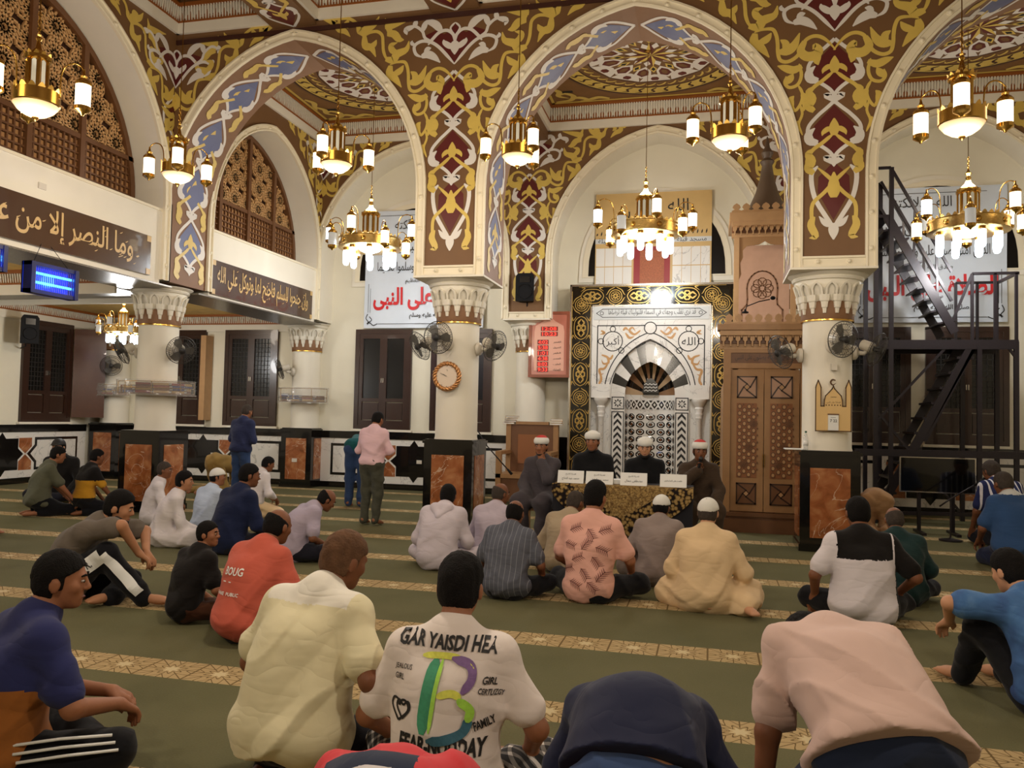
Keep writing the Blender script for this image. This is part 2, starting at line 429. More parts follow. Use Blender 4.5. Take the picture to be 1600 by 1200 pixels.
# ---- painted scrollwork (traced in pier units, right half; mirrored)
K, KV = .00247, .0024
GOLD = [('s', .05, [(585, 512), (620, 465), (660, 432), (700, 425), (738, 445), (755, 490), (785, 535), (830, 558), (868, 545), (880, 500), (882, 450), (890, 400), (910, 365), (960, 362), (1005, 375)]),
 ('l', .13, [(742, 450), (762, 500), (735, 535), (692, 535), (668, 508), (690, 478), (700, 500)]), ('l', .1, [(668, 520), (680, 560), (672, 590)]),
 ('l', .13, [(872, 500), (830, 495), (795, 465), (768, 400)]), ('l', .1, [(842, 500), (840, 455), (868, 430)]),
 ('l', .13, [(1000, 380), (1005, 430), (965, 470), (925, 525)]), ('l', .1, [(985, 440), (940, 420), (915, 385)]),
 ('s', .05, [(985, 372), (1030, 330), (1050, 280), (1055, 230), (1062, 180), (1095, 152), (1140, 152), (1190, 165), (1222, 120), (1240, 80), (1290, 48), (1350, 42), (1420, 40), (1520, 14)]),
 ('l', .13, [(1035, 335), (985, 345), (960, 310), (900, 285), (884, 232)]), ('l', .1, [(950, 305), (990, 285), (1000, 250), (960, 235)]),
 ('l', .12, [(1030, 175), (985, 178), (950, 215), (918, 222)]), ('l', .11, [(1045, 130), (1010, 125), (960, 112), (868, 88)]), ('l', .09, [(1000, 175), (1020, 140), (1045, 70)]),
 ('l', .12, [(1180, 170), (1172, 235), (1130, 255), (1100, 315)]), ('l', .09, [(1150, 250), (1115, 235), (1098, 205)]),
 ('l', .12, [(1225, 110), (1205, 142), (1150, 122), (1110, 98), (1085, 55)]), ('l', .09, [(1170, 130), (1165, 95), (1130, 85)]),
 ('l', .1, [(1350, 50), (1358, 105), (1312, 130), (1275, 168)]), ('l', .08, [(1290, 60), (1310, 90), (1290, 110)]),
 ('l', .08, [(1400, 45), (1380, 80), (1410, 60), (1490, 20)]),
 ('l', .11, [(755, 590), (800, 608), (845, 592), (882, 578)]), ('s', .045, [(770, 575), (758, 640), (776, 692), (818, 706), (842, 680), (836, 640)]),
 ('l', .1, [(838, 680), (815, 655), (800, 630)]), ('s', .04, [(776, 692), (752, 745), (760, 800), (790, 840), (806, 800)]), ('l', .1, [(752, 745), (735, 790), (745, 845)]),
 ('l', .09, [(806, 830), (812, 780), (795, 755)]), ('s', .035, [(765, 800), (752, 860), (770, 920), (750, 980)]), ('l', .08, [(770, 900), (786, 940), (772, 985)])]
WHITE = [('s', .05, [(590, 405), (640, 345), (690, 290), (740, 255), (800, 242), (848, 268), (838, 320), (795, 345)]), ('l', .12, [(800, 340), (760, 330), (720, 350), (680, 388)]), ('l', .09, [(770, 345), (765, 300), (740, 290)]),
 ('s', .05, [(592, 268), (600, 220), (640, 188), (690, 196), (735, 238), (760, 270)]), ('s', .045, [(720, 260), (780, 225), (800, 178), (850, 142), (900, 160)]), ('l', .09, [(855, 142), (905, 160), (898, 192)]), ('l', .09, [(800, 180), (785, 140), (768, 108)]),
 ('l', .12, [(770, 118), (720, 140), (690, 172), (672, 200)]), ('l', .08, [(855, 150), (845, 120), (850, 100)]), ('l', .06, [(850, 262), (866, 248), (862, 232)]),
 ('l', .09, [(590, 290), (620, 290), (655, 265), (662, 245)]), ('l', .11, [(590, 262), (598, 295), (590, 345)]), ('s', .03, [(590, 142), (614, 165), (618, 185), (592, 228)])]
def kk(p): return (p[0] - 590) * K, ZT - (p[1] - 80) * KV
HEART = [(590, 395), (520, 310), (455, 250), (400, 245), (405, 205), (470, 180), (520, 210), (555, 190), (590, 150)]
CHW = [(0, .03), (-.055, .11), (-.17, .2), (-.29, .25), (-.33, .37), (-.31, .48), (-.2, .61), (-.098, .70), (0, .79)]
CHG = [(-.31, -.15), (-.335, 0), (-.27, .14), (-.14, .24), (0, .36)]
FLD = [(0, .06), (-.1, .17), (-.22, .26), (-.285, .37), (-.25, .47), (-.13, .6), (0, .74)]
def chain(mbs, M, cu, v0, n, w, sc=1.0, fields=(2,), U=.84):
    """interlaced white and gold strands with coloured fields, rising from v0"""
    for i in range(n):
        z = v0 + i * U * sc
        T = lambda p: (cu + p[0] * sc, z + p[1] * sc)
        poly = [T(p) for p in FLD] + [T((-p[0], p[1])) for p in reversed(FLD[1:-1])]
        mbs[fields[i % len(fields)]].flat(poly, M, w * .45)
        for sx in (1, -1):
            Q = lambda L: [T((p[0] * sx, p[1])) for p in L]
            ribbon(mbs[1], Q(CHW), .048 * sc, M, w * .8, k=4, prof='c')
            ribbon(mbs[1], Q([(-.2, .24), (-.3, .27), (-.315, .36), (-.24, .44)]), .12 * sc, M, w * .82, k=4, prof='l')
            ribbon(mbs[0], Q(CHG), .05 * sc, M, w, k=4, prof='s')
            ribbon(mbs[0], Q([(-.25, -.17), (-.32, -.1), (-.28, .0), (-.32, .1), (-.22, .17)]), .12 * sc, M, w * 1.02, k=4, prof='l')
            ribbon(mbs[0], Q([(0, .36), (-.06, .42), (-.13, .38), (-.15, .33)]), .07 * sc, M, w * 1.04, k=4, prof='l')
            ribbon(mbs[1], Q([(0, -.05), (-.06, 0), (-.11, .035), (-.02, .06)]), .075 * sc, M, w * 1.06, k=3, prof='l')
        ribbon(mbs[0], [T((0, .33)), T((0, .44)), T((0, .56))], .13 * sc, M, w * 1.05, k=4, prof='l')
        ribbon(mbs[1], [T((0, .05)), T((0, -.02)), T((0, -.09))], .09 * sc, M, w * 1.07, k=3, prof='l')
def clear(pts, arches, cu, a_=.12):
    for u, v in pts:
        for c, a, e in arches:
            d = abs(u - c)
            if (v < ZS and d < a + a_) or (v >= ZS and (d + e) ** 2 + (v - ZS) ** 2 < (a + e + a_) ** 2): return False
    return True
def spandrel(mbs, M, cu, w, left=True, right=True, foot=True, flds=(2, 2, 2, 3), arches=(), gs=0.0):
    for s, on in ((1, right), (-1, left)):
        if not on: continue
        for p, wd, pts in GOLD:
            L = [(cu + s * (kk(q)[0] - gs), kk(q)[1]) for q in pts]
            if clear(L, arches, cu): ribbon(mbs[0], L, wd, M, w, k=4, prof=p)
        for p, wd, pts in WHITE: ribbon(mbs[1], [(cu + s * kk(q)[0], kk(q)[1]) for q in pts], wd, M, w * .9, k=4, prof=p)
        H = [kk(q) for q in HEART]; mbs[2].flat([(cu - s * u, v) for u, v in H], M, w * .4)
    if left and right:
        z = 6.845 - .84 * 2
        chain(mbs, M, cu, z, 2, w, fields=flds)
        for s in (1, -1):     # lower end of the chain
            Q = lambda L: [(cu + s * a, z + b * 1.2) for a, b in L]
            ribbon(mbs[1], Q([(-.2, -.06), (-.28, -.16), (-.24, -.4), (-.1, -.62), (0, -.75)]), .06, M, w * .8, k=4)
            ribbon(mbs[0], Q([(.2, -.08), (.05, -.2), (-.12, -.36), (-.26, -.48), (-.27, -.66), (-.24, -.8)]), .05, M, w, k=4)
            ribbon(mbs[0], Q([(-.25, -.62), (-.28, -.72), (-.22, -.84), (-.3, -.86)]), .1, M, w * 1.02, k=4, prof='l')
            ribbon(mbs[1], Q([(0, -.72), (-.1, -.7), (-.18, -.62)]), .08, M, w * 1.03, k=4, prof='l')
        mbs[2].flat([(cu, z - .02), (cu - .19, z - .22), (cu - .2, z - .42), (cu, z - .8), (cu + .2, z - .42), (cu + .19, z - .22)], M, w * .45)
        ribbon(mbs[0], [(cu, z - .5), (cu, z - .36), (cu, z - .16)], .16, M, w * 1.05, k=4, prof='l')
        ribbon(mbs[1], [(cu, z - .84), (cu, z - .94), (cu, z - 1.06)], .13, M, w * 1.05, k=4, prof='l')
    else:
        s = 1 if right else -1
        for i in range(3):
            z = 6.845 - .84 * (i + 1)
            if not clear([(cu + s * .3, z + .3), (cu + s * .2, z)], arches, cu, .14): continue
            Q = lambda L: [(cu + s * abs(a), z + b) for a, b in L]
            ribbon(mbs[1], Q([(p[0] * .8, p[1]) for p in CHW]), .05, M, w * .8, k=4)
            ribbon(mbs[0], Q([(.2, -.1), (.25, .05), (.16, .2), (0, .36)]), .07, M, w, k=4)
            mbs[2].flat([(cu, z + .06), (cu + s * .12, z + .26), (cu + s * .17, z + .4), (cu + s * .1, z + .58), (cu, z + .72)], M, w * .45)
ORN = ['gold', 'paintwhite', 'maroon', 'purple', 'bluegrey']
ONAME = ['gold_scroll', 'white_scroll', 'red_field', 'purple_field', 'blue_field']
def orn_build(mbs, parent):
    for mb, m, n in zip(mbs, ORN, ONAME):
        if mb.f: stuff(mb.build(n, m, parent))
def soffit_map(y0, cu, a, e, D):
    P = [(cu - a, ZP)] + arch_path(cu, a, e, n=24) + [(cu + a, ZP)]; L = [0]
    for p, q in zip(P[:-1], P[1:]): L.append(L[-1] + math.dist(p, q))
    def M(u, v, w):
        v = min(max(v, 0), L[-1] - 1e-4); j = 0
        while L[j + 1] < v: j += 1
        f = (v - L[j]) / (L[j + 1] - L[j]); p, q = P[j], P[j + 1]; t = Vector((q[0] - p[0], q[1] - p[1])).normalized()
        x = p[0] + (q[0] - p[0]) * f; z = p[1] + (q[1] - p[1]) * f
        return (x - t.y * w, y0 + D / 2 + u, z + t.x * w)
    return M, L[-1]

# ---- floor
fl = MB().box((XL, YS, -.12), (XR, YW, 0)).build('floor', 'carpet'); struct(fl)
# ---- outer walls
wb = struct(MB().box((XL - .2, YW, 0), (XR + .2, YW + .25, 9)).build('wall_back', 'wallcream'))
wl = struct(MB().box((XL - .25, YS, 0), (XL, YW, 9)).build('wall_left', 'wallcream'))
wr = struct(MB().box((XR, YS, 0), (XR + .25, YW, 9)).build('wall_right', 'wallcream'))
ws = struct(MB().box((XL, YS - .25, 0), (XR, YS, 9)).build('wall_rear', 'wallcream'))

# ---- front arcade
BAYS = [(-6.4025, AR_A, AR_E), (-1.1075, AR_A, AR_E), (4.1875, AR_A, AR_E)]
MA = Mface(YA)
wa = struct(arcade_mesh(MA, BAYS, XC[0] - .535, XR, YB - YA).build('wall_arcade', ['brown', 'brownsoft']))
mbs = [MB() for _ in ORN]
spandrel(mbs, MA, XG, -.006, left=False, arches=BAYS, gs=.36)
spandrel(mbs, MA, XC[1], -.006, flds=(2, 2, 3)); spandrel(mbs, MA, XC[2], -.006, flds=(2, 2, 2)); spandrel(mbs, MA, XC[3], -.006)
for cu, a, e in BAYS:
    Ms, L = soffit_map(YA, cu, a, e, YB - YA)
    n = 5; sc_ = (L / 2 - .28) / (n * .84)
    for fl_ in (0, 1):
        for i in range(n):
            if fl_ == 0: chain(mbs, Ms, 0, .28 + i * .84 * sc_, 1, -.006, sc=sc_, fields=(4,))
            else: chain(mbs, lambda u, v, w, Ms=Ms, L=L: Ms(u, L - v, w), 0, .28 + i * .84 * sc_, 1, -.006, sc=sc_, fields=(4,))
orn_build(mbs, wa)
MB().box((XG, YA - .03, ZT - .07), (XR, YA, ZT)).build('fascia_line', 'darkline', wa)
for k, (cu, a, e) in enumerate(BAYS):
    t = arch_trim(MA, cu, a, e)
    if k < 2: foot_trim(MA, cu + a + .15, BAYS[k + 1][0] - BAYS[k + 1][1] - .15, t)
# pier undersides in cream
MB().box((XC[1] - .54, YA - .05, ZP - .03), (XC[1] + .54, YB + .02, ZP)).build('pier_slab', 'cream', wa)
MB().box((XC[2] - .54, YA - .05, ZP - .03), (XC[2] + .54, YB + .02, ZP)).build('pier_slab', 'cream', wa)

# ---- back row of arches in front of the back wall
MR = Mface(YR)
LB = [(-11.8, AR_A, AR_E)]
wr2 = struct(arcade_mesh(MR, BAYS, XG - .2, XR, YW - YR).build('wall_niche', ['brown', 'cream']))
mbs = [MB() for _ in ORN]
spandrel(mbs, MR, XG, -.006, left=False, arches=BAYS, gs=.36)
for x in XC[1:]: spandrel(mbs, MR, x, -.006, flds=(2,))
orn_build(mbs, wr2)
for cu, a, e in BAYS: arch_trim(MR, cu, a, e, wid=.15)
for x in XC[1:3]:
    o = MB().box((x - .5, YR - .05, ZP - .03), (x + .5, YW, ZP)).build('pier_slab', 'cream', wr2)
    foot_trim(MR, x - .38, x + .38, wr2)

# ---- transverse beams between the two rows
for x in XC[1:3]:
    o = struct(MB().box((x - .38, YB, 7.5), (x + .38, YR, 8.3)).build('trim_beam', 'brown'))
    mbs = [MB() for _ in ORN]
    chain(mbs, lambda u, v, w, x=x: (x + u, YB + .2 + v, 7.5 + w), 0, 0, 4, -.006); orn_build(mbs, o)

# ---- gallery on the left
MG = Mgal(XG)
G1, G2 = (8.9, AR_A, AR_E), (14.25, 1.93, .33)
GA = [(3.4, AR_A, AR_E), G1]
wg = struct(arcade_mesh(MG, GA, -1.5, YA + .05, 1.07).build('wall_gallery', ['brown', 'cream']))
wg2 = struct(arcade_mesh(MG, [G2], YB - .05, YR + .05, 1.07).build('wall_gallery', ['brown', 'cream']))
wg3 = struct(MB().box((XG - 1.0, YS, 0), (XG, -1.5, ZT)).build('wall_gallery', 'wallcream'))
mbs = [MB() for _ in ORN]; spandrel(mbs, MG, YA, -.006, right=False, arches=GA, gs=.4); spandrel(mbs, MG, 6.1, -.006, arches=GA); orn_build(mbs, wg)
mbs = [MB() for _ in ORN]; spandrel(mbs, MG, YB - .1, -.006, left=False, arches=[G2], gs=.4); spandrel(mbs, MG, YR, -.006, right=False, arches=[G2], gs=.4); orn_build(mbs, wg2)
arch_trim(MG, *G1); arch_trim(MG, *G2, wid=.13); arch_trim(MG, *GA[0], boss=False)
def band(cu, a):
    o = struct(MB().box((XG - .95, cu - a - .01, 3.68), (XG - .02, cu + a + .01, 4.83)).build('wall_parapet', 'cream'))
    MB().box((XG - .97, cu - a, 4.83), (XG + .0, cu + a, 4.87)).build('sill', 'trimcream', o)
    MB().box((XG - .9, cu - a - .3, 3.655), (XG + .0, cu + a + .3, 3.68)).build('mosaic_edge', 'mosaic', o)
mat('mosaic', (120, 112, 100), .3, var=.9, vscale=45, metal=.2)
for cu, a, e in (GA[0], G1, G2): band(cu, a)
# gallery floor slab, low ceiling under it
mat('gallerysoffit', (214, 178, 104), .6, var=.3, vscale=5)
struct(MB().box((XL, YS, 3.98), (XG - .95, YW, 4.15)).build('ceiling', 'gallerysoffit'))
for y0, y1 in ((YA, YB), (5.6, 6.6)):
    o = struct(MB().box((XL, y0, 3.68), (XG - 1.0, y1, 3.98)).build('trim_beam', 'cream'))
    MB().box((XL, y0 - .02, 3.655), (XG - 1.0, y1 + .02, 3.68)).build('mosaic_edge', 'mosaic', o)
struct(MB().box((XL, YS, 7.6), (XG - .9, YW, 7.7)).build('ceiling', 'wallcream'))

# ---- crest bands
def crest_line(mb, a, b, z0, h, n, inward, t=.012, mi=0):
    a, b = Vector(a), Vector(b); d = (b - a); L = d.length; d.normalize(); q = Vector(inward)
    k = max(1, int(L / n)); st = L / k
    sh = [(-.46, 0), (-.46, .28), (-.3, .34), (-.34, .5), (-.2, .66), (0, 1), (.2, .66), (.34, .5), (.3, .34), (.46, .28), (.46, 0)]
    for i in range(k):
        c = a + d * st * (i + .5)
        M = lambda u, v, w, c=c: tuple(c + d * u * st + Vector((0, 0, z0 + v * h)) + q * w)
        mb.prism(sh, M, t, 0, mi)
def cornice(x0, x1, y0, y1, z0, parent, sides='NSEW', zt=.54, step=.15, tooth=.15):
    """white band, brown crest, ribbed cove, brown line around a ceiling bay"""
    A = {'N': ((x0, y1, 0), (x1, y1, 0), (0, -1, 0)), 'S': ((x0, y0, 0), (x1, y0, 0), (0, 1, 0)), 'W': ((x0, y0, 0), (x0, y1, 0), (1, 0, 0)), 'E': ((x1, y0, 0), (x1, y1, 0), (-1, 0, 0))}
    for sd in sides:
        a, b, q = (Vector(t) for t in A[sd]); d = (b - a).normalized()
        def slab(mb, z_0, z_1, w0, w1, mi=0):
            vs = [p + q * w + Vector((0, 0, z)) for p in (a, b) for w, z in ((w0, z_0), (w1, z_0), (w1, z_1), (w0, z_1))]
            mb.add(vs, [(0, 1, 2, 3), (7, 6, 5, 4), (0, 4, 5, 1), (1, 5, 6, 2), (2, 6, 7, 3), (3, 7, 4, 0)], mi)
        m = MB(); slab(m, z0, z0 + .17, 0, .05); slab(m, z0 + .17, z0 + zt - .06, 0, .015); m.build('cornice_band', 'cream', parent)
        m = MB(); slab(m, z0 + .17, z0 + .2, 0, .06); slab(m, z0 + zt - .06, z0 + zt, 0, .07); m.build('cornice_line', 'crest', parent)
        m = MB(); crest_line(m, a + q * .016, b + q * .016, z0 + .2, .17, tooth, q); stuff(m.build('crest_band', 'crest', parent))
        m = MB(); L = (b - a).length; k = int(L / .05)
        for i in range(k):
            c = a + d * L * (i + .5) / k
            m.bar(c + q * .02 + Vector((0, 0, z0 + .2)), c + q * .05 + Vector((0, 0, z0 + zt - .06)), .022)
        stuff(m.build('rib_band', 'cream', parent))

# ---- painted ceilings of the arcade bays
def medallion(cx, cy, z, parent, R=1.78):
    mb = MB(); T = lambda u, v, w: (cx + u, cy + v, z + w)
    def ring(r0, r1, mi, w, n=60):
        mb.add([T(r * math.cos(2 * PI * i / n), r * math.sin(2 * PI * i / n), w) for r in (r0, r1) for i in range(n)], [(i, (i + 1) % n, n + (i + 1) % n, n + i) for i in range(n)], mi)
    def pol(k, n, pts, mi, w):
        a0 = 2 * PI * k / n
        mb.flat([(r * math.cos(a0 + a), r * math.sin(a0 + a)) for r, a in pts], T, w, mi)
    ring(0, R * 1.03, 1, -.003); ring(R * .8, R, 0, -.005); ring(R * .97, R, 4, -.006); ring(R * .8, R * .82, 4, -.006)
    for k in range(40):
        a = 2 * PI * k / 40
        ribbon(mb, [(R * r * math.cos(a + t), R * r * math.sin(a + t)) for r, t in ((.83, 0), (.88, .06), (.93, .03), (.95, .1))], .05, T, -.007, 4, 3, 'l')
        ribbon(mb, [(R * r * math.cos(a + t), R * r * math.sin(a + t)) for r, t in ((.70, 0), (.74, .05), (.76, .12), (.73, .14))], .045, T, -.007, 0, 3, 'l')
    ring(0, R * .67, 1, -.006); ring(R * .655, R * .67, 4, -.008)
    n = 12
    for k in range(n):
        pol(k, n, [(R * .66, -.26), (R * .66, .26), (R * .52, .2), (R * .47, 0), (R * .52, -.2)], 3, -.008)
        pol(k, n, [(R * .62, -.05), (R * .62, .05), (R * .58, .08), (R * .54, .05), (R * .54, -.05), (R * .58, -.08)], 2, -.010)
        pol(k + .5, n, [(R * .57, 0), (R * .5, .19), (R * .38, .19), (R * .28, 0), (R * .38, -.19), (R * .5, -.19)], 3, -.011)
        pol(k + .5, n, [(R * .53, 0), (R * .48, .13), (R * .39, .13), (R * .33, 0), (R * .39, -.13), (R * .48, -.13)], 2, -.013)
        pol(k + .5, n, [(R * .49, 0), (R * .46, .06), (R * .4, .07), (R * .37, 0), (R * .4, -.07), (R * .46, -.06)], 1, -.015)
        pol(k, n, [(R * .42, 0), (R * .34, .12), (R * .25, 0), (R * .34, -.12)], 0, -.012)
        pol(k, n, [(R * .38, 0), (R * .34, .07), (R * .29, 0), (R * .34, -.07)], 5, -.014)
        pol(k + .5, n, [(R * .27, 0), (R * .2, .2), (R * .14, 0), (R * .2, -.2)], 3, -.014)
    for k in range(8):
        pol(k, 8, [(0, 0), (R * .13, -.3), (R * .28, 0)], 0, -.016); pol(k, 8, [(0, 0), (R * .13, .3), (R * .28, 0)], 2, -.016)
    stuff(mb.build('painted_medallion', ['gold', 'brown', 'maroon', 'paintwhite', 'darkline', 'ink'], parent))
def bay_ceiling(x0, x1, y0, y1, z0=ZT, med=True, sides='NSEW'):
    zc = z0 + .54
    o = struct(MB().box((x0, y0, zc), (x1, y1, zc + .12)).build('ceiling', 'ceilpaint'))
    cornice(x0, x1, y0, y1, z0, o, sides)
    if med:
        medallion((x0 + x1) / 2, (y0 + y1) / 2, zc - .002, o)
        mb = MB(); T = lambda u, v, w: (u, v, zc + w)
        for sx, X in ((1, x0), (-1, x1)):
            for sy, Y in ((1, y0), (-1, y1)):
                for pts in ([(.2, .2), (.5, .25), (.6, .45), (.45, .6), (.3, .5)], [(.2, .9), (.35, .7), (.3, .5), (.5, .35)], [(.9, .2), (.7, .35), (.5, .3)], [(1.3, .2), (1.1, .3), (.9, .22), (.7, .18)], [(.2, 1.3), (.3, 1.1), (.22, .9), (.18, .7)]):
                    ribbon(mb, [(X + sx * a, Y + sy * b) for a, b in pts], .12, T, -.006, 0, 4, 'l')
                mb.flat([(X + sx * .35, Y + sy * .62), (X + sx * .62, Y + sy * .62), (X + sx * .62, Y + sy * .72), (X + sx * .35, Y + sy * .72)], T, -.004, 1)
        for X in (x0 + .1, x1 - .16): mb.flat([(X, y0 + .1), (X + .06, y0 + .1), (X + .06, y1 - .1), (X, y1 - .1)], T, -.004, 0)
        for Y in (y0 + .1, y1 - .16): mb.flat([(x0 + .1, Y), (x1 - .1, Y), (x1 - .1, Y + .06), (x0 + .1, Y + .06)], T, -.004, 0)
        stuff(mb.build('corner_scroll', ['gold', 'ink'], o))
    return o
mat('ceilpaint', (126, 88, 46), .6, var=.2, vscale=4)
bay_ceiling(XG, XC[1] - .38, YB, YR); bay_ceiling(XC[1] + .38, XC[2] - .38, YB, YR); bay_ceiling(XC[2] + .38, XC[3] - .38, YB, YR)
struct(MB().box((XG - 1.1, YA, ZT), (XR, YB, 8.6)).build('wall_clerestory', 'brown')); struct(MB().box((XG - 1.1, YS, ZT), (XG, YW, 8.6)).build('wall_clerestory', 'brown')); struct(MB().box((XG - 1.1, YR, ZT), (XR, YW, 8.6)).build('wall_clerestory', 'brown'))
# hall ceiling: grid of beams with coffers
hc = struct(MB().box((XG - .1, YS, 8.36), (XR, YA, 8.5)).build('ceiling', 'ceilpaint'))
bx = [XC[0], XC[0] + 2.6475, XC[1], XC[1] + 2.6475, XC[2], XC[2] + 2.6475, XC[3]]
by = [YA + .02, 8.5, 5.9, 3.3, .7, -1.9, -4.5]
for x in bx:
    o = struct(MB().box((x - .37, YS, ZT + .04), (x + .37, YA, 8.36)).build('trim_beam', 'brown'))
    mbs = [MB() for _ in ORN]; chain(mbs, lambda u, v, w, x=x: (x + u * .8, 6.2 + v, ZT + .04 + w), 0, 0, 6, -.006, sc=1); orn_build(mbs, o)
for y in by[1:]: struct(MB().box((XG, y - .37, ZT + .05), (XR, y + .37, 8.36)).build('trim_beam', 'brown'))
for i in range(len(bx) - 1):
    x0, x1 = max(bx[i] + .37, XG), bx[i + 1] - .37
    cornice(x0, x1, by[1] + .37, YA, ZT + .1, hc, sides='NEW' if i < 4 else 'N', zt=.5)
    mb = MB(); T = lambda u, v, w: (u, v, 8.36 + w); cx, cy = (x0 + x1) / 2, (by[1] + .37 + YA) / 2
    for k in range(8):
        a = 2 * PI * k / 8; ribbon(mb, [(cx + r * math.cos(a + t), cy + r * math.sin(a + t)) for r, t in ((.1, 0), (.35, .2), (.55, .1), (.7, .35))], .16, T, -.005, 0, 4, 'l')
    stuff(mb.build('painted_medallion', 'gold', hc))
# cornices under the gallery
ug = struct(MB().box((XL, YB, 3.975), (XG - .95, YW, 3.98)).build('ceiling', 'gallerysoffit'))
cornice(XL, XG - .95, YB, YW, 3.56, ug, sides='NWS', zt=.42, tooth=.17)
cornice(XL, XG - .95, 6.6, YA, 3.56, ug, sides='WN', zt=.42, tooth=.17)

# ---- columns
def capital_parts(root, r=.32):
    zc = ZP
    m = MB().lathe([(.40, zc - .14), (.455, zc - .12), (.47, zc - .09), (.455, zc - .075), (.49, zc - .06), (.52, zc - .035), (.52, zc - .03)], 40)
    m.build('abacus', 'cream', root, SM)
    MB().lathe([(r + .02, zc - .42), (r + .04, zc - .3), (r + .085, zc - .2), (.43, zc - .13)], 40).build('capital_bell', 'cream', root, True)
    MB().lathe([(r + .016, zc - .655), (r + .022, zc - .64), (r + .022, zc - .38), (r + .016, zc - .37)], 40).build('brown_band', 'brownsoft', root, SM)
    MB().lathe([(r, zc - .675), (r + .026, zc - .67), (r + .026, zc - .652), (r, zc - .648)], 40).build('gold_ring', 'brass', root, SM)
    n = 14
    for k in range(n):
        a = 2 * PI * k / n
        inst(PEND, 'pendant', root, rot=(0, 0, a), loc=(0, 0, zc)); inst(NICHE, 'niche', root, rot=(0, 0, a + PI / n), loc=(0, 0, zc))
def _pend():
    mb = MB(); r = .34
    for (z0, w0, d0), (z1, w1, d1) in zip([(-.33, .066, .075), (-.41, .06, .062), (-.425, .045, .05), (-.5, .036, .04), (-.51, .026, .03), (-.575, .02, .02)][:-1], [(-.41, .06, .062), (-.425, .045, .05), (-.5, .036, .04), (-.51, .026, .03), (-.575, .02, .02)]):
        vs = [(r + d, s * w, z) for z, w, d in ((z0, w0, d0), (z1, w1, d1)) for s, d in ((-1, d * .8), (-.4, d), (.4, d), (1, d * .8))]
        mb.add(vs, [(0, 1, 5, 4), (1, 2, 6, 5), (2, 3, 7, 6)])
        mb.add([(r - .01, -w0, z0), (r + d0 * .8, -w0, z0), (r + d1 * .8, -w1, z1), (r - .01, -w1, z1)], [(0, 1, 2, 3)])
        mb.add([(r - .01, w0, z0), (r + d0 * .8, w0, z0), (r + d1 * .8, w1, z1), (r - .01, w1, z1)], [(0, 1, 2, 3)])
    mb.add([(r, -.02, -.575), (r + .02, -.02, -.575), (r + .02, .02, -.575), (r, .02, -.575)], [(0, 1, 2, 3)])
    return mb.mesh('pendant', 'cream')
def _niche():
    mb = MB()
    P = [(-.075, -.34), (-.075, -.24), (-.05, -.19), (0, -.155), (.05, -.19), (.075, -.24), (.075, -.34)]
    Q = [(-.05, -.34), (-.05, -.25), (-.03, -.21), (0, -.185), (.03, -.21), (.05, -.25), (.05, -.34)]
    rr = lambda z: .345 + .095 * ((z + .42) / .3) ** 1.2
    vs = [(rr(z) + .03, y, z) for y, z in P] + [(rr(z) + .03, y, z) for y, z in Q] + [(rr(z) + .002, y, z) for y, z in Q] + [(rr(z) - .01, y, z) for y, z in P]
    fs = []
    for i in range(6): fs += [(i, i + 1, i + 8, i + 7), (i + 7, i + 8, i + 15, i + 14), (i, i + 1, i + 22, i + 21)]
    return mb.add(vs, fs).mesh('niche', 'cream')
PEND, NICHE = _pend(), _niche()
def column(x, y, label, group=None, base=True):
    t = thing('column', label, 'column', (x, y, 0), group='round white columns with brown marble bases')
    MB().lathe([(.33, 1.33), (.32, 1.37), (.318, ZP - .67)], 40).build('shaft', 'cream', t, SM)
    capital_parts(t)
    s = .375
    b = MB(); b.box((-s, -s, 0), (s, s, 1.27)); b.box((-s - .02, -s - .02, 1.27), (s + .02, s + .02, 1.31)); b.box((-s + .01, -s + .01, 1.31), (s - .01, s - .01, 1.33)); b.box((-s - .015, -s - .015, 0), (s + .015, s + .015, .09))
    p = b.build('plinth', 'granite', t)
    for k in range(4):
        o = inst(PANEL, 'marble_panel', p, rot=(0, 0, k * PI / 2))
    return t
PANEL = MB().box((-.25, -.384, .18), (.25, -.37, 1.1)).mesh('marble_panel', 'marble')
YC, YK = (YA + YB) / 2, 16.885
column(XC[0], YC, 'white column at the left with books in a plastic-wrapped rack around it')
column(XC[1], YC, 'white column in the middle with a gold-rimmed wall clock')
column(XC[2], YC, 'white column at the right with a wooden mosque-shaped calendar')
column(XC[0], YK, 'white half column against the back wall between two dark shuttered windows')
column(XC[1], YK, 'white half column against the back wall beside the red digital clock')
column(XL + .5, YK - .1, 'white half column in the far left corner beneath the gallery')

# ================================================================== LAMPS
def glow(name, col, es):
    m = mat(name, col, .4, emit=col, es=es); m.cycles.emission_sampling = 'NONE'; return m
glow('lampwarm', (255, 232, 190), 3.2); glow('lampcool', (226, 244, 255), 4.0); glow('bowl', (255, 226, 176), .22); glow('lampoff', (214, 216, 214), .25)
mat('clearglass', (200, 205, 205), .08, alpha=.35, spec=.8)
mat('frost', (222, 222, 210), .35, emit=(255, 238, 205), es=.12)
def _lantern(body):
    mb = MB()
    mb.lathe([(.058, -.12), (.066, -.1), (.066, .1), (.058, .12)], 14, mi=0)
    mb.lathe([(0, -.185), (.012, -.18), (.02, -.165), (.05, -.15), (.072, -.135), (.072, -.1), (.066, -.1)], 14, mi=1)
    mb.lathe([(.066, .1), (.072, .1), (.072, .125), (.05, .15), (.03, .165), (.034, .185), (.018, .2), (.01, .235), (.012, .25), (0, .26)], 14, mi=1)
    return mb.mesh('lantern', [body, 'brass'], SM)
LAN_W, LAN_C, LAN_O = _lantern('lampwarm'), _lantern('lampcool'), _lantern('lampoff')
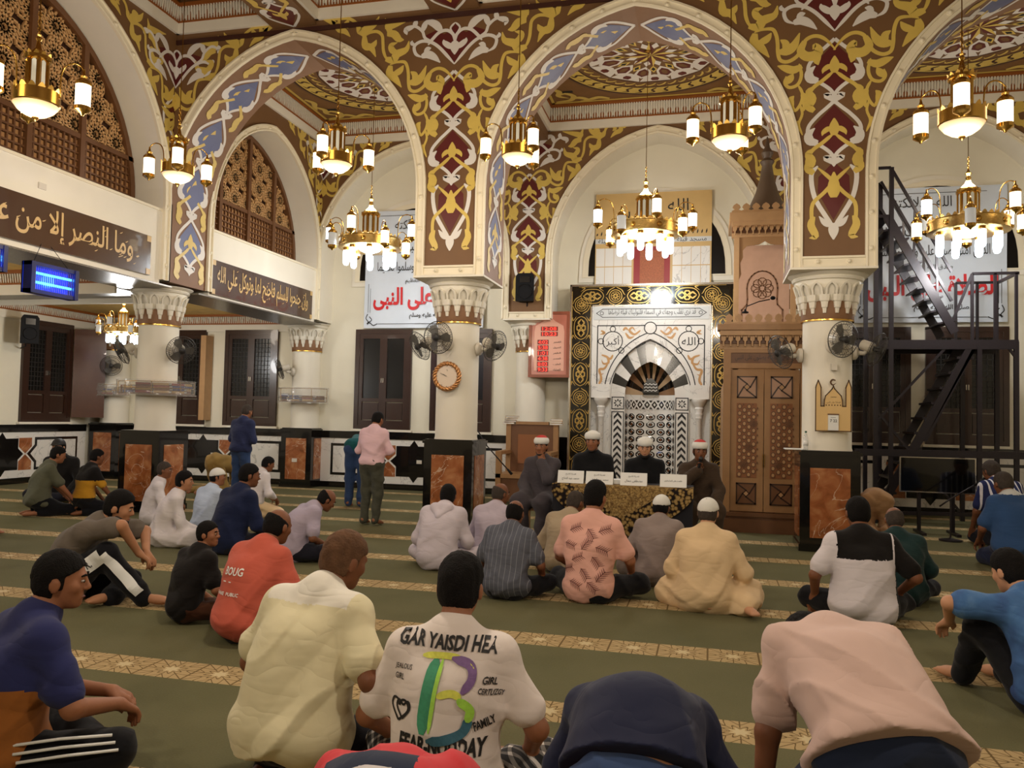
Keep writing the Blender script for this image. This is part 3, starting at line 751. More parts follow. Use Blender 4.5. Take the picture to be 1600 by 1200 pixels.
def arm_mesh(r0, r1, z0, z1):
    pts = [(r0, 0, z0), (r0 + .005, 0, z0 + (z1 - z0) * .6), (r0 + (r1 - r0) * .2, 0, z0 + (z1 - z0) * .9), (r0 + (r1 - r0) * .55, 0, z1), (r0 + (r1 - r0) * .85, 0, z1 - .02), (r1, 0, z1 - .06)]
    return MB().tube(catmull(pts, 4), .008, 6).mesh('arm', 'brass', True)
def crown(mb, r, z, n, h, mi=0):
    for k in range(n):
        a = 2 * PI * (k + .5) / n; d = .8 * PI / n
        p = lambda t, rr, zz: (rr * math.cos(t), rr * math.sin(t), zz)
        mb.add([p(a - d, r, z), p(a + d, r, z), p(a + d * .6, r + .006, z + h * .6), p(a, r + .012, z + h), p(a - d * .6, r + .006, z + h * .6)], [(0, 1, 2, 3, 4)], mi)
RING_S = MB(); RING_S.lathe([(.19, .0), (.2, .01), (.2, .12), (.19, .125), (.17, .12), (.17, .0)], 28); crown(RING_S, .2, .12, 16, .04); RING_S = RING_S.mesh('brass_band', 'brass', SM)
BOWL_S = MB().lathe([(0, -.115), (.04, -.11), (.1, -.085), (.15, -.05), (.19, .0), (.19, .012)], 28).mesh('glass_bowl', 'bowl', True)
KNOB_S = MB().lathe([(0, -.15), (.015, -.14), (.03, -.12), (.03, -.108), (0, -.1)], 12).mesh('bowl_knob', 'brassdark', True)
def cage(r, h, z, n=6):
    g = MB(); b = MB()
    for k in range(n):
        a = 2 * PI * k / n; p = Vector((r * math.cos(a), r * math.sin(a), 0)); q = Vector((r * math.cos(a + 2 * PI / n), r * math.sin(a + 2 * PI / n), 0)); zv = Vector((0, 0, z))
        b.bar(p + zv, p + zv + Vector((0, 0, h)), .022)
        p2, q2 = p * .72 + q * .28, p * .28 + q * .72; m = (p + q) / 2
        top = [p2 + zv + Vector((0, 0, h * .92)), m + zv + Vector((0, 0, h)), q2 + zv + Vector((0, 0, h * .92))]
        g.add([p2 + zv, q2 + zv] + top[::-1], [(0, 1, 2, 3, 4)])
        s1 = (p * .9 + q * .1, p2); s2 = (q2, p * .1 + q * .9)
        for x0, x1 in (s1, s2): b.add([x0 + zv, x1 + zv, x1 + zv + Vector((0, 0, h)), x0 + zv + Vector((0, 0, h))], [(0, 1, 2, 3)])
    b.lathe([(r + .015, z - .015), (r + .02, z), (r + .01, z + .012)], 24); b.lathe([(r + .01, z + h - .01), (r + .028, z + h), (r + .028, z + h + .03), (r + .005, z + h + .035)], 24)
    crown(b, r + .026, z + h + .025, 12, .035)
    return g.mesh('cage_pane', 'frost'), b.mesh('cage_frame', 'brass', SM)
PANE_S, CAGE_S = cage(.09, .28, .14)
DOME_S = MB().lathe([(.1, .45), (.07, .49), (.03, .53), (.015, .6), (.028, .62), (.015, .645), (.02, .66), (.006, .68)], 18).mesh('dome', 'brass', SM)
ARM_S = arm_mesh(.2, .4, .08, .42)
def cable(root, z0, z1, name='cable'):
    mb = MB().tube([(0, 0, z0), (0, 0, z1)], .006, 6)
    mb.lathe([(.02, z1 - .03), (.06, z1 - .012), (.06, z1)], 14)
    mb.build(name, 'brassdark', root)
    ch = MB()
    for k in range(6):
        z = z0 + .035 * k
        ch.tube([(.014 * math.cos(t) if k % 2 else 0, 0 if k % 2 else .014 * math.cos(t), z + .02 * math.sin(t)) for t in [PI * 2 * i / 8 for i in range(8)]], .004, 4, closed=True)
    ch.build('chain', 'brass', root)
def lantern_lamp(loc, rz, label, ztop=7.72, sc=1.0, power=55, lan=(0, 0, 0)):
    t = thing('hanging_lamp', label, 'lamp', loc, rz, 'small brass lantern lamps hanging in the hall'); t.scale = (sc,) * 3
    inst(RING_S, 'brass_band', t); b = inst(BOWL_S, 'glass_bowl', t); inst(KNOB_S, 'bowl_knob', b)
    inst(PANE_S, 'cage_pane', t); inst(CAGE_S, 'cage_frame', t); inst(DOME_S, 'dome', t)
    for k in range(3):
        a = 2 * PI * k / 3
        r = inst(ARM_S, 'arm', t, rot=(0, 0, a)); inst((LAN_W, LAN_C, LAN_O)[lan[k]], 'lantern', r, loc=(.4, 0, .12))
    cable(t, .68, (ztop - loc[2]) / sc)
    plight('bulb_light', t, (0, 0, -.5), power, r=.14)
    return t
LAMPS = [((55, 185, 7.4), .4, 'brass lantern lamp nearest the left edge, in front of the carved gallery screen', (0, 0, 0)),
 ((277, 288, 10.3), 1.15, 'brass lantern lamp hanging in front of the left pier corner', (0, 0, 0)),
 ((525, 272, 10.1), .55, 'brass lantern lamp hanging in the opening of the left arch', (0, 0, 0)),
 ((808, 260, 10.1), 1.25, 'brass lantern lamp hanging just right of the middle pier', (0, 0, 0)),
 ((1140, 236, 8.84), 1.2, 'brass lantern lamp hanging on the right side of the centre arch', (0, 0, 0)),
 ((1503, 215, 7.4), .25, 'brass lantern lamp nearest the right edge, high in the right arch', (0, 0, 0))]
P_S, P_B = 60, 170
for (px, py, zc), rz, lab, lan in LAMPS:
    d = ray(px, py); p = Vector((0, 0, CAM_H)) + d * (zc / d.dot(FW)); p.z += .12
    lantern_lamp(tuple(p), rz, lab, lan=lan, power=P_S)
for x, y, rz, lb in ((-6.5, 2.5, 0, 'left of and above the camera, out of frame'), (2.5, 2.5, .6, 'right of and above the camera, out of frame'), (-2, -.5, .3, 'behind the camera, out of frame'), (-2, 4.5, .9, 'over the middle of the hall, above the frame')):     # unseen lamps added over the rest of the hall to light floor and people
    lantern_lamp((x, y, 4.6), rz, 'added brass lantern lamp ' + lb, power=P_S * 3.5)
RING_B = MB(); RING_B.lathe([(.56, -.02), (.58, -.01), (.58, .17), (.56, .18), (.53, .17), (.53, -.02)], 44); crown(RING_B, .58, .175, 36, .045)
RING_B.lathe([(.59, -.015), (.6, -.008), (.59, 0)], 44); RING_B.lathe([(.59, .155), (.6, .165), (.59, .172)], 44)
RING_B = RING_B.mesh('brass_band', 'brassband', SM) if mat('brassband', (206, 172, 104), .28, metal=1, var=.35, vscale=22, bump=.4, bscale=50) else None
ROSE_B = MB().lathe([(.05, 0), (.045, .012), (.03, .012), (.03, .02), (0, .026)], 14).mesh('rosette', 'brass', SM)
TUBE_B = MB().lathe([(.055, .0), (.06, -.02), (.06, -.22), (.05, -.265), (.03, -.285), (0, -.292)], 14).mesh('tube_bulb', 'lampcool', True)
SOCK_B = MB().lathe([(.03, .06), (.055, .04), (.058, 0), (.05, -.01)], 14).mesh('socket', 'brass', True)
BOWL_B = MB().lathe([(0, -.1), (.08, -.09), (.18, -.05), (.24, 0), (.24, .02), (.55, .03)], 28).mesh('glass_bowl', 'lampcool', True)
PANE_B, CAGE_B = cage(.15, .42, .2, 8)
DOME_B = MB().lathe([(.18, .64), (.165, .68), (.1, .73), (.05, .78), (.03, .84), (.045, .87), (.02, .9), (.05, .94), (.02, .98), (.01, 1.02)], 20).mesh('dome', 'brass', SM)
ARM_B, ARM_C = arm_mesh(.56, .84, .12, .62), arm_mesh(.56, .74, .12, .4)
def chandelier(loc, rz, label, ztop, sc=1.0, power=P_B, lans=(1, 0, 2, 0, 1, 2, 0, 0), off=()):
    t = thing('chandelier', label, 'chandelier', loc, rz, 'large brass ring chandeliers'); t.scale = (sc,) * 3
    b = inst(RING_B, 'brass_band', t)
    for k in range(8): inst(ROSE_B, 'rosette', b, M=Matrix.Rotation(2 * PI * (k + .25) / 8, 4, 'Z') @ Matrix.Translation((.58, 0, .08)) @ Matrix.Rotation(PI / 2, 4, 'Y'))
    inst(BOWL_B, 'glass_bowl', t); inst(PANE_B, 'cage_pane', t); inst(CAGE_B, 'cage_frame', t); inst(DOME_B, 'dome', t)
    for k in range(8):
        a = 2 * PI * (k + .5) / 8
        s = inst(SOCK_B, 'socket', t, loc=(.44 * math.cos(a), .44 * math.sin(a), -.06)); inst(TUBE_B, 'tube_bulb', s)
        a = 2 * PI * k / 8
        if k % 2 == 0: r = inst(ARM_B, 'arm', t, rot=(0, 0, a)); inst((LAN_W, LAN_C, LAN_O)[lans[k]], 'lantern', r, loc=(.84, 0, .3), scale=1.15)
        else: r = inst(ARM_C, 'arm', t, rot=(0, 0, a)); inst((LAN_W, LAN_C, LAN_O)[lans[k]], 'lantern', r, loc=(.74, 0, .08), scale=1.15)
    inst(LAN_C, 'lantern', t, loc=(0, 0, .38))
    cable(t, 1.02, (ztop - loc[2]) / sc)
    plight('bulb_light', t, (0, 0, -.42), power, (250, 248, 246), .22); plight('bulb_light', t, (0, 0, .85), power * .5, (255, 240, 220), .25)
    return t
for px, py, X, lab, rz in ((1008, 368, -1.1, 'brass ring chandelier with white tubes hanging in front of the prayer niche', .3), (578, 388, -6.35, 'brass ring chandelier with white tubes in the left arch before the white banner', .0), (1513, 362, 4.05, 'brass ring chandelier with white tubes in the right arch above the steel stairs', .55)):
    p = at(px, py, 1, 14.15); chandelier(tuple(p), rz, lab, 8.2)
p = at(192, 520, 1, 13.9)
chandelier(tuple(p), .2, 'brass ring chandelier under the gallery behind the left column', 3.97, sc=.62, power=110, lans=(2, 2, 2, 2, 2, 2, 2, 2))
chandelier((-12.2, 8.8, 2.75), .2, 'brass ring chandelier under the gallery beyond the left edge', 3.97, sc=.62, power=110)
chandelier((-11.5, 14.2, 6.3), .2, 'brass ring chandelier inside the upper gallery', 7.6, sc=.6, power=25)

# ================================================================== FANS
def _fan():
    t = thing('wall_fan', 'fan', 'fan')
    m = MB(); m.lathe([(.09, 0), (.1, .01), (.095, .05), (.06, .075), (.0, .08)], 18, axis='x'); m.build('wall_mount', 'greyplastic', t, SM)
    MB().tube([(.06, 0, 0), (.15, 0, -.01), (.2, 0, .05)], [.035, .03, .028], 10).build('arm', 'greyplastic', t, True)
    h = bpy.data.objects.new('fan_head', None); COL.objects.link(h); h.parent = t; h.location = (.2, 0, .08)
    MB().lathe([(.0, -.1), (.06, -.1), (.072, -.08), (.075, .06), (.06, .075)], 18, axis='x').build('motor', 'greyplastic', h, SM)
    c = MB()
    for R0, x in ((.235, .12), (.2, .085), (.2, .165), (.13, .08), (.13, .185), (.06, .19)):
        c.tube([(x, R0 * math.cos(2 * PI * i / 28), R0 * math.sin(2 * PI * i / 28)) for i in range(28)], .006 if R0 > .23 else .003, 4, closed=True)
    for k in range(36):
        a = 2 * PI * k / 36; ca, sa = math.cos(a), math.sin(a)
        c.tube([(.192, .05 * ca, .05 * sa), (.185, .13 * ca, .13 * sa), (.165, .2 * ca, .2 * sa), (.12, .235 * ca, .235 * sa), (.085, .2 * ca, .2 * sa), (.078, .07 * ca, .07 * sa)], .0022, 3)
    c.build('cage', 'fanwire', h)
    MB().lathe([(.035, .08), (.04, .15), (.05, .186), (.04, .196), (0, .2)], 14, axis='x').build('hub', 'fandark', h, SM)
    for k in range(3):
        a = 2 * PI * k / 3; P = []
        for r, da, dx in ((.03, -.5, .0), (.12, -.55, -.015), (.2, -.35, -.02), (.21, .1, 0), (.17, .45, .018), (.1, .5, .015), (.03, .5, .01)):
            P.append((.12 + dx, r * math.cos(a + da), r * math.sin(a + da)))
        mb = MB(); mb.add(P + [(x + .004, y, z) for x, y, z in P], [tuple(range(7)), tuple(reversed(range(7, 14)))] + [(i, (i + 1) % 7, (i + 1) % 7 + 7, i + 7) for i in range(7)]); mb.build('blade', 'fanblade', h)
    return t, h
mat('fanwire', (58, 54, 50), .5); mat('fandark', (34, 32, 32), .5); mat('fanblade', (96, 92, 84), .35, alpha=.75)
fan0, head0 = _fan(); FANS = [0]
def fan(loc, out, turn, tilt, label):
    """out: compass angle of the mount's normal in the floor plane; turn, tilt: how the head is swivelled"""
    t = fan0 if FANS[0] == 0 else copy_tree(fan0); FANS[0] += 1
    t.location = loc; t.rotation_euler = (0, 0, out); tag(t, label, 'fan', 'wall fans on the columns')
    h = [c for c in t.children if c.name.startswith('fan_head')][0]; h.rotation_euler = (0, tilt, turn)
def col_fan(i, y, ang, z, turn, tilt, label, xo=0, r=.32):
    x = XC[i] if isinstance(i, int) else i
    fan((x + r * math.cos(ang) + xo, y + r * math.sin(ang), z), ang, turn, tilt, label)
D = math.radians
col_fan(0, YC, D(-170), 2.62, D(40), .5, 'wall fan tilted down on the left side of the left column')
col_fan(0, YC, D(-14), 2.62, D(-25), .35, 'wall fan facing right on the left column')
col_fan(XL + .5, YK - .1, D(-62), 2.62, D(10), .1, 'wall fan facing out on the corner column under the gallery')
col_fan(0, YK, D(-125), 2.6, D(-30), .3, 'wall fan on the half column between the shuttered windows')
col_fan(1, YC, D(-178), 2.72, D(48), .5, 'wall fan hanging off the left side of the middle column')
col_fan(1, YC, D(-100), 2.75, D(0), .12, 'wall fan facing the hall on the front of the middle column')
col_fan(1, YC, D(-8), 2.7, D(-20), .35, 'wall fan facing right on the middle column')
col_fan(2, YC, D(182), 2.62, D(32), .35, 'wall fan on the left side of the right column, before the pulpit')
col_fan(2, YC, D(-84), 2.72, D(25), .15, 'wall fan facing the hall on the front of the right column')
col_fan(2, YC, D(-4), 2.66, D(-25), .4, 'wall fan tilted right towards the steel stairs')

# ================================================================== WINDOWS
NW = [0]
def window(M, u0, u1, z0=1.34, z1=3.6, open_leaf=False, grille=True):
    NW[0] += 1
    mb = MB()
    for a, b, c, d in ((u0, u0 + .1, z0, z1), (u1 - .1, u1, z0, z1), (u0 + .1, u1 - .1, z0, z0 + .09), (u0 + .1, u1 - .1, z1 - .1, z1)): mb.prism([(a, c), (b, c), (b, d), (a, d)], M, -.07, 0)
    w = struct(mb.build('window_%d' % NW[0], 'darkwood')); um = (u0 + u1) / 2
    for a, b in ((u0 + .1, um), (um, u1 - .1)):
        m = MB()
        for p, q, c, d in ((a, a + .085, z0 + .09, z1 - .1), (b - .085, b, z0 + .09, z1 - .1), (a + .085, b - .085, z0 + .09, z0 + .2), (a + .085, b - .085, z1 - .21, z1 - .1), (a + .085, b - .085, z0 + .62, z0 + .7)): m.prism([(p, c), (q, c), (q, d), (p, d)], M, -.055, 0)
        l = m.build('leaf', 'darkwood', w)
        MB().prism([(a + .085, z0 + .7), (b - .085, z0 + .7), (b - .085, z1 - .21), (a + .085, z1 - .21)], M, -.02, 0).build('pane', 'darkglass', l)
        MB().prism([(a + .1, z0 + .22), (b - .1, z0 + .22), (b - .1, z0 + .6), (a + .1, z0 + .6)], M, -.045, 0).build('lower_panel', 'darkwood', l)
        MB().prism([(um + (-.03 if a < um - .2 else .01), z0 + 1.05), (um + (-.01 if a < um - .2 else .03), z0 + 1.05), (um + (-.01 if a < um - .2 else .03), z0 + 1.15), (um + (-.03 if a < um - .2 else .01), z0 + 1.15)], M, -.09, -.05).build('handle', 'chrome', l)
        if grille:
            g = MB()
            for k in range(1, 5): g.prism([(a + .085 + (b - a - .17) * k / 5 - .006, z0 + .7), (a + .085 + (b - a - .17) * k / 5 + .006, z0 + .7), (a + .085 + (b - a - .17) * k / 5 + .006, z1 - .21), (a + .085 + (b - a - .17) * k / 5 - .006, z1 - .21)], M, -.032, -.02)
            for k in range(1, 13): z = z0 + .7 + (z1 - z0 - .91) * k / 13; g.prism([(a + .085, z - .006), (b - .085, z - .006), (b - .085, z + .006), (a + .085, z + .006)], M, -.032, -.02)
            g.build('grille', 'mesh', l)
    MB().prism([(u0 - .05, z0 - .05), (u1 + .05, z0 - .05), (u1 + .05, z0), (u0 - .05, z0)], M, -.09, 0).build('window_sill', 'cream', w)
    return w
MW = Mface(YW); MLW = lambda u, v, w: (XL - w, u, v)
for a, b in ((-13.15, -11.75), (-11.23, -9.84), (-7.87, -6.51), (-6.05, -4.65), (2.4, 3.75), (4.01, 5.45)): window(MW, a, b, grille=a < -9 or a > 2)
wleft = window(MLW, 14.46, 15.86); window(MLW, 12.2, 13.62)
sh = MB(); sh.box((0, -.03, 1.45), (.68, .01, 3.52)); sh.box((.07, -.045, 1.6), (.61, -.03, 2.1)); sh.box((.07, -.045, 2.25), (.61, -.03, 3.4))
sh.build('shutter', 'shutterwood', wleft, loc=(XL + .07, 15.88, 0), rot=(0, 0, D(38))) if mat('shutterwood', (78, 40, 22), .25, coat=.3, var=.15) else None
MB().prism([(-11.72, 1.45), (-11.58, 1.45), (-11.58, 3.45), (-11.72, 3.45)], MW, -.3, -.02).build('shutter', 'woodlight', bpy.data.objects['window_1'])
# lunette windows high in the niches
def lunette(cx, half, z0, zt):
    NW[0] += 1
    r = lambda s: [(cx - half * s, z0)] + [(cx - half * s * math.cos(PI * i / 24), z0 + (zt - z0) * s * math.sin(PI * i / 24) ** .8) for i in range(1, 24)] + [(cx + half * s, z0)]
    o = struct(MB().prism([(u, v - (.1 if v <= z0 else 0)) for u, v in r(1)], MW, -.05, 0).build('window_%d' % NW[0], 'cream'))
    MB().prism(r(.95), MW, -.075, -.05).build('window_frame', 'trimcream', o)
    MB().prism([(u, v + .03) for u, v in r(.87)], MW, -.085, -.07).build('pane', 'darkglass', o)
for cx in (-6.4, -1.15, 4.19): lunette(cx, 1.62, 4.68, 6.55)

# ================================================================== WAINSCOT
def wainscot(M, u0, u1, uc, name):
    o = struct(MB().prism([(u0, 0), (u1, 0), (u1, 1.12), (u0, 1.12)], M, -.03, 0).build(name, 'whitemarble'))
    MB().prism([(u0, 1.12), (u1, 1.12), (u1, 1.28), (u0, 1.28)], M, -.05, 0).build('cap_rail', 'granite', o)
    MB().prism([(u0, 0), (u1, 0), (u1, .13), (u0, .13)], M, -.045, 0).build('base_rail', 'granite', o)
    s = .62; zc = .64
    star = [(uc - .42, zc - .34), (uc - .1, zc - .34), (uc, zc - .47), (uc + .1, zc - .34), (uc + .42, zc - .34), (uc + .42, zc - .12), (uc + .56, zc), (uc + .42, zc + .12), (uc + .42, zc + .34), (uc + .1, zc + .34), (uc, zc + .47), (uc - .1, zc + .34), (uc - .42, zc + .34), (uc - .42, zc + .12), (uc - .56, zc), (uc - .42, zc - .12)]
    MB().prism(star, M, -.036, 0).build('star_inlay', 'granite', o)
    for sg in (1, -1):
        a = uc + sg * .44
        for q in (1, -1):
            P = [(a, zc + q * .35), (a + sg * .34, zc + q * .35), (a + sg * .34, zc + q * .16), (a + sg * .17, zc + q * .01), (a, zc + q * .16)]
            MB().prism(P, M, -.035, 0).build('brown_tile', 'marble', o)
        lim = (u1 - uc if sg > 0 else uc - u0) - .25
        if lim < 1.2: continue
        C = [(uc + sg * .82, zc + .3), (uc + sg * .95, zc + .38), (uc + sg * lim, zc + .38), (uc + sg * lim, zc - .38), (uc + sg * .95, zc - .38), (uc + sg * .95, zc - .2), (uc + sg * .72, zc), (uc + sg * .95, zc + .2)]
        C = [(uc + sg * .86, zc + .36), (uc + sg * lim, zc + .36), (uc + sg * lim, zc - .36), (uc + sg * .86, zc - .36), (uc + sg * .86, zc - .2), (uc + sg * .66, zc), (uc + sg * .86, zc + .2)]
        MB().prism(C, M, -.034, 0).build('line_inlay', 'granite', o)
        I = [(uc + sg * .92, zc + .3), (uc + sg * (lim - .06), zc + .3), (uc + sg * (lim - .06), zc - .3), (uc + sg * .92, zc - .3), (uc + sg * .92, zc - .17), (uc + sg * .75, zc), (uc + sg * .92, zc + .17)]
        MB().prism(I, M, -.038, 0).build('white_panel', 'whitemarble', o)
    return o
wainscot(MW, -13.7, -9.43, -11.75, 'baseboard_back'); wainscot(MW, -8.67, -4.13, -6.4, 'baseboard_back')
wainscot(MW, 1.2, 6.9, 4.1, 'baseboard_back')
wainscot(MLW, 11.9, 16.4, 14.05, 'baseboard_left'); wainscot(MLW, 6.6, 11.7, 9.2, 'baseboard_left')
b = struct(MB().prism([(-3.38, 0), (1.2, 0), (1.2, 1.28), (-3.38, 1.28)], MW, -.03, 0).build('baseboard_back', 'granite'))

# ================================================================== PRAYER NICHE
def Bu(px, py, y): p = at(px, py, 1, y); return p.x, p.z
MU, MF = -1.203, 16.5
def R4(u0, u1, v0, v1): return [(u0, v0), (u1, v0), (u1, v1), (u0, v1)]
mh = thing('prayer_niche', 'tall marble prayer niche in a black and gold patterned border on the back wall', 'prayer niche', (0, 0, 0))
MM = Mface(MF)
MB().prism(R4(MU - 1.64, MU + 1.64, 0, 4.43), Mface(MF + .42), 0, .075).build('backing', 'granite', mh)
bd = MB()
for r in (R4(MU - 1.64, MU - 1.2, 0, 4.43), R4(MU + 1.2, MU + 1.64, 0, 4.43), R4(MU - 1.2, MU + 1.2, 4.0, 4.43)): bd.prism(r, MM, 0, .45)
bo = bd.build('border', 'borderblack', mh) if mat('borderblack', (26, 22, 14), .12, coat=.5) else None
e = MB()
for a, b, c, d in ((-1.66, -1.62, 0, 4.45), (1.62, 1.66, 0, 4.45), (-1.66, 1.66, 4.42, 4.46), (-1.22, -1.19, 0, 4.03), (1.19, 1.22, 0, 4.03), (-1.22, 1.22, 4.0, 4.03)): e.prism(R4(MU + a, MU + b, c, d), MM, -.03, .4)
e.build('border_edge', 'chrome', mh)
def cartouche(mb, M, cx, cy, w, kind, vert=True):
    X = lambda a, b: (cx + a, cy + b) if vert else (cx + b, cy + a)
    def ring(r, wd, n=14): ribbon(mb, [X(r * math.cos(2 * PI * i / n), r * math.sin(2 * PI * i / n)) for i in range(n + 1)], wd, M, w, 0, 2, 'c')
    if kind == 0:
        ring(.13, .016); ring(.09, .012)
        for k in range(8): a = 2 * PI * k / 8; ribbon(mb, [X(.02 * math.cos(a), .02 * math.sin(a)), X(.05 * math.cos(a + .2), .05 * math.sin(a + .2)), X(.075 * math.cos(a), .075 * math.sin(a))], .025, M, w, 0, 2, 'l')
        for s in (1, -1):
            for q in (1, -1): ribbon(mb, [X(s * .18, q * .02), X(s * .13, q * .12), X(s * .05, q * .17), X(s * .02, q * .2)], .02, M, w, 0, 3, 'l')
    else:
        for s in (1, -1):
            ribbon(mb, [X(0, -.24), X(s * .08, -.2), X(s * .14, -.1), X(s * .14, .1), X(s * .08, .2), X(0, .24)], .016, M, w, 0, 4, 'c')
            for q in (1, -1):
                ribbon(mb, [X(0, 0), X(s * .05, q * .05), X(s * .09, q * .02), X(s * .07, q * -.03)], .03, M, w, 0, 3, 'l')
                ribbon(mb, [X(0, q * .04), X(s * .06, q * .1), X(s * .03, q * .15), X(0, q * .19)], .034, M, w, 0, 3, 'l')
                ribbon(mb, [X(s * .18, q * .22), X(s * .17, q * .15), X(s * .1, q * .24)], .022, M, w, 0, 3, 'l')
    for s in (1, -1): ribbon(mb, [X(s * .195, -.28), X(s * .195, .28)], .01, M, w, 0, 1, 'c')
go = MB()
for sx in (-1, 1):
    for k in range(9): cartouche(go, MM, MU + sx * 1.42, .2 + k * .48, -.004, k % 2)
for k in range(6): cartouche(go, MM, MU - 1.2 + k * .48, 4.215, -.004, (k + 1) % 2, False)
stuff(go.build('gold_inlay', 'goldleaf', bo)) if mat('goldleaf', (178, 146, 78), .3, metal=.6) else None
# white surround with the arch
SU = arcade_mesh(Mface(MF - .03), [(MU, .785, .42)], MU - 1.2, MU + 1.2, .3, zb=2.12, zt=4.0, zs=2.2); su = SU.build('surround', 'whitemarble', mh)
NM = [0]
def line_loop(mb, pts, wd, M, w, mi=0, closed=True):
    P = pts + [pts[0]] if closed else pts
    for p, q in zip(P[:-1], P[1:]):
        d = Vector((q[0] - p[0], q[1] - p[1])); L = d.length
        if L < 1e-6: continue
        d /= L; n = Vector((-d.y, d.x)) * wd / 2; p2 = Vector(p) - d * wd / 2; q2 = Vector(q) + d * wd / 2
        mb.add([M(*(p2 + n), w), M(*(q2 + n), w), M(*(q2 - n), w), M(*(p2 - n), w)], [(0, 1, 2, 3)], mi)
MS = Mface(MF - .03); ln = MB(); W_ = -.004
spd = [(MU + u, v) for u, v in ((-1.07, 2.2), (-1.07, 3.6), (1.07, 3.6), (1.07, 2.2))]
for sx in (-1, 1):
    A = [(MU + sx * (.98 + (a - MU) * sx * 0) if 0 else a, b) for a, b in arch_path(MU, .785, .42, 2.2, 14, .13)]
    half = [p for p in A if (p[0] - MU) * sx >= -.001]
    if sx > 0: half = half[::-1]
    line_loop(ln, [(MU + sx * 1.07, 2.2)] + half + [(MU + sx * .12, 3.6), (MU + sx * 1.07, 3.6)], .02, MS, W_)
line_loop(ln, arch_path(MU, .785, .42, 2.12, 14, .05), .018, MS, W_, closed=False)
circ = lambda cx, cy, r, n=22: [(cx + r * math.cos(2 * PI * i / n), cy + r * math.sin(2 * PI * i / n)) for i in range(n)]
disc = MB(); disc.flat(circ(MU, 3.55, .13), MS, -.005); disc.build('boss_disc', 'whitemarble', su)
line_loop(ln, circ(MU, 3.55, .12), .018, MS, -.007)
for sx in (-1, 1):
    line_loop(ln, circ(MU + sx * .76, 3.28, .2), .018, MS, W_)
    for a, b in ((sx * .76, 3.53), (sx * 1.0, 3.28), (sx * .58, 3.09)): line_loop(ln, circ(MU + a, b, .055), .014, MS, W_)
write(ln, 'الله', MS, MU + .76, 3.28, width=.27, w=-.006); write(ln, 'أكبر', MS, MU - .76, 3.28, width=.27, w=-.006)
ip = MB().prism(R4(MU - 1.16, MU + 1.16, 3.72, 3.985), MS, -.012, 0).build('inscription_panel', 'palegrey', mh) if mat('palegrey', (206, 208, 206), .35) else None
write(ln, 'قد نرى تقلب وجهك في السماء فلنولينك قبلة ترضاها', MS, MU + .02, 3.855, width=1.75, height=.17, w=-.015)
line_loop(ln, [(MU - 1.1, 3.855), (MU - .97, 3.94), (MU + .97, 3.94), (MU + 1.1, 3.855), (MU + .97, 3.77), (MU - .97, 3.77)], .012, MS, -.015)
for sx in (-1, 1): line_loop(ln, circ(MU + sx * .99, 3.855, .035, 8), .01, MS, -.015)
ln.build('black_linework', 'ink', su)
sc = MB()
for sx in (-1, 1):
    for pts in ([(.2, 3.5), (.32, 3.42), (.42, 3.5), (.36, 3.56), (.3, 3.48)], [(.5, 3.45), (.42, 3.35), (.32, 3.38)], [(1.0, 3.5), (.93, 3.45), (1.02, 3.42)], [(.98, 3.0), (.86, 2.95), (.84, 2.84), (.94, 2.82), (.98, 2.9)], [(.84, 2.84), (.92, 2.72), (1.02, 2.7), (1.0, 2.6), (.93, 2.62)], [(1.02, 2.7), (.98, 2.5), (1.02, 2.4), (.97, 2.3)], [(.75, 3.0), (.8, 2.92), (.9, 2.98)], [(.55, 3.5), (.5, 3.55), (.44, 3.5)]):
        ribbon(sc, [(MU + sx * a, b) for a, b in pts], .05, MS, -.005, 0, 4, 'l')
stuff(sc.build('tan_scroll', 'tanscroll', su)) if mat('tanscroll', (196, 148, 92), .4) else None
# voussoirs
AO, AI = arch_path(MU, .785, .42, 2.2, 26), arch_path(MU, .5, .2, 2.2, 26); nv = 13
for k in range(nv):
    i0, i1 = round(k * 52 / nv), round((k + 1) * 52 / nv)
    P = AO[i0:i1 + 1] + AI[i0:i1 + 1][::-1]
    MB().prism(P, MM, .06, .12).build('voussoir', 'granite' if k % 2 else 'whitemarble', mh)
# half dome of radial ribs
nd = 15
mat('ribbrown', (140, 104, 72), .35, var=.15); mat('ribtan', (190, 160, 124), .35, var=.15)
for k in range(nd):
    mb = MB(); n = 7
    def dp(a, t): return (MU + .5 * math.cos(a) * math.cos(t * 1.0), MF + .1 + .34 * math.sin(t), 2.2 + (.84 * math.sin(a)) * math.cos(t))
    vs = []
    for j in range(n + 1):
        t = PI / 2 * j / n
        for a in (PI * k / nd, PI * (k + .5) / nd, PI * (k + 1) / nd): vs.append(dp(a, t))
    mb.add(vs, [(3 * j + i, 3 * j + i + 1, 3 * j + i + 4, 3 * j + i + 3) for j in range(n) for i in (0, 1)])
    mb.build('dome_rib', ['ribbrown', 'granite', 'ribtan', 'granite'][k % 4], mh, True)
pl = MB(); pl.prism([(MU - .17, 2.24), (MU + .17, 2.24), (MU + .14, 2.42), (MU + .06, 2.52), (MU, 2.55), (MU - .06, 2.52), (MU - .14, 2.42)], MM, .3, .4)
pk = pl.build('niche_plaque', 'granite', mh); zz = MB()
for q in range(3): ribbon(zz, [(MU - .13 + i * .037, 2.28 + q * .065 + (.025 if i % 2 else 0)) for i in range(8)], .014, MM, .297, 0, 2, 'c')
zz.build('wave_inlay', 'whitemarble', pk)
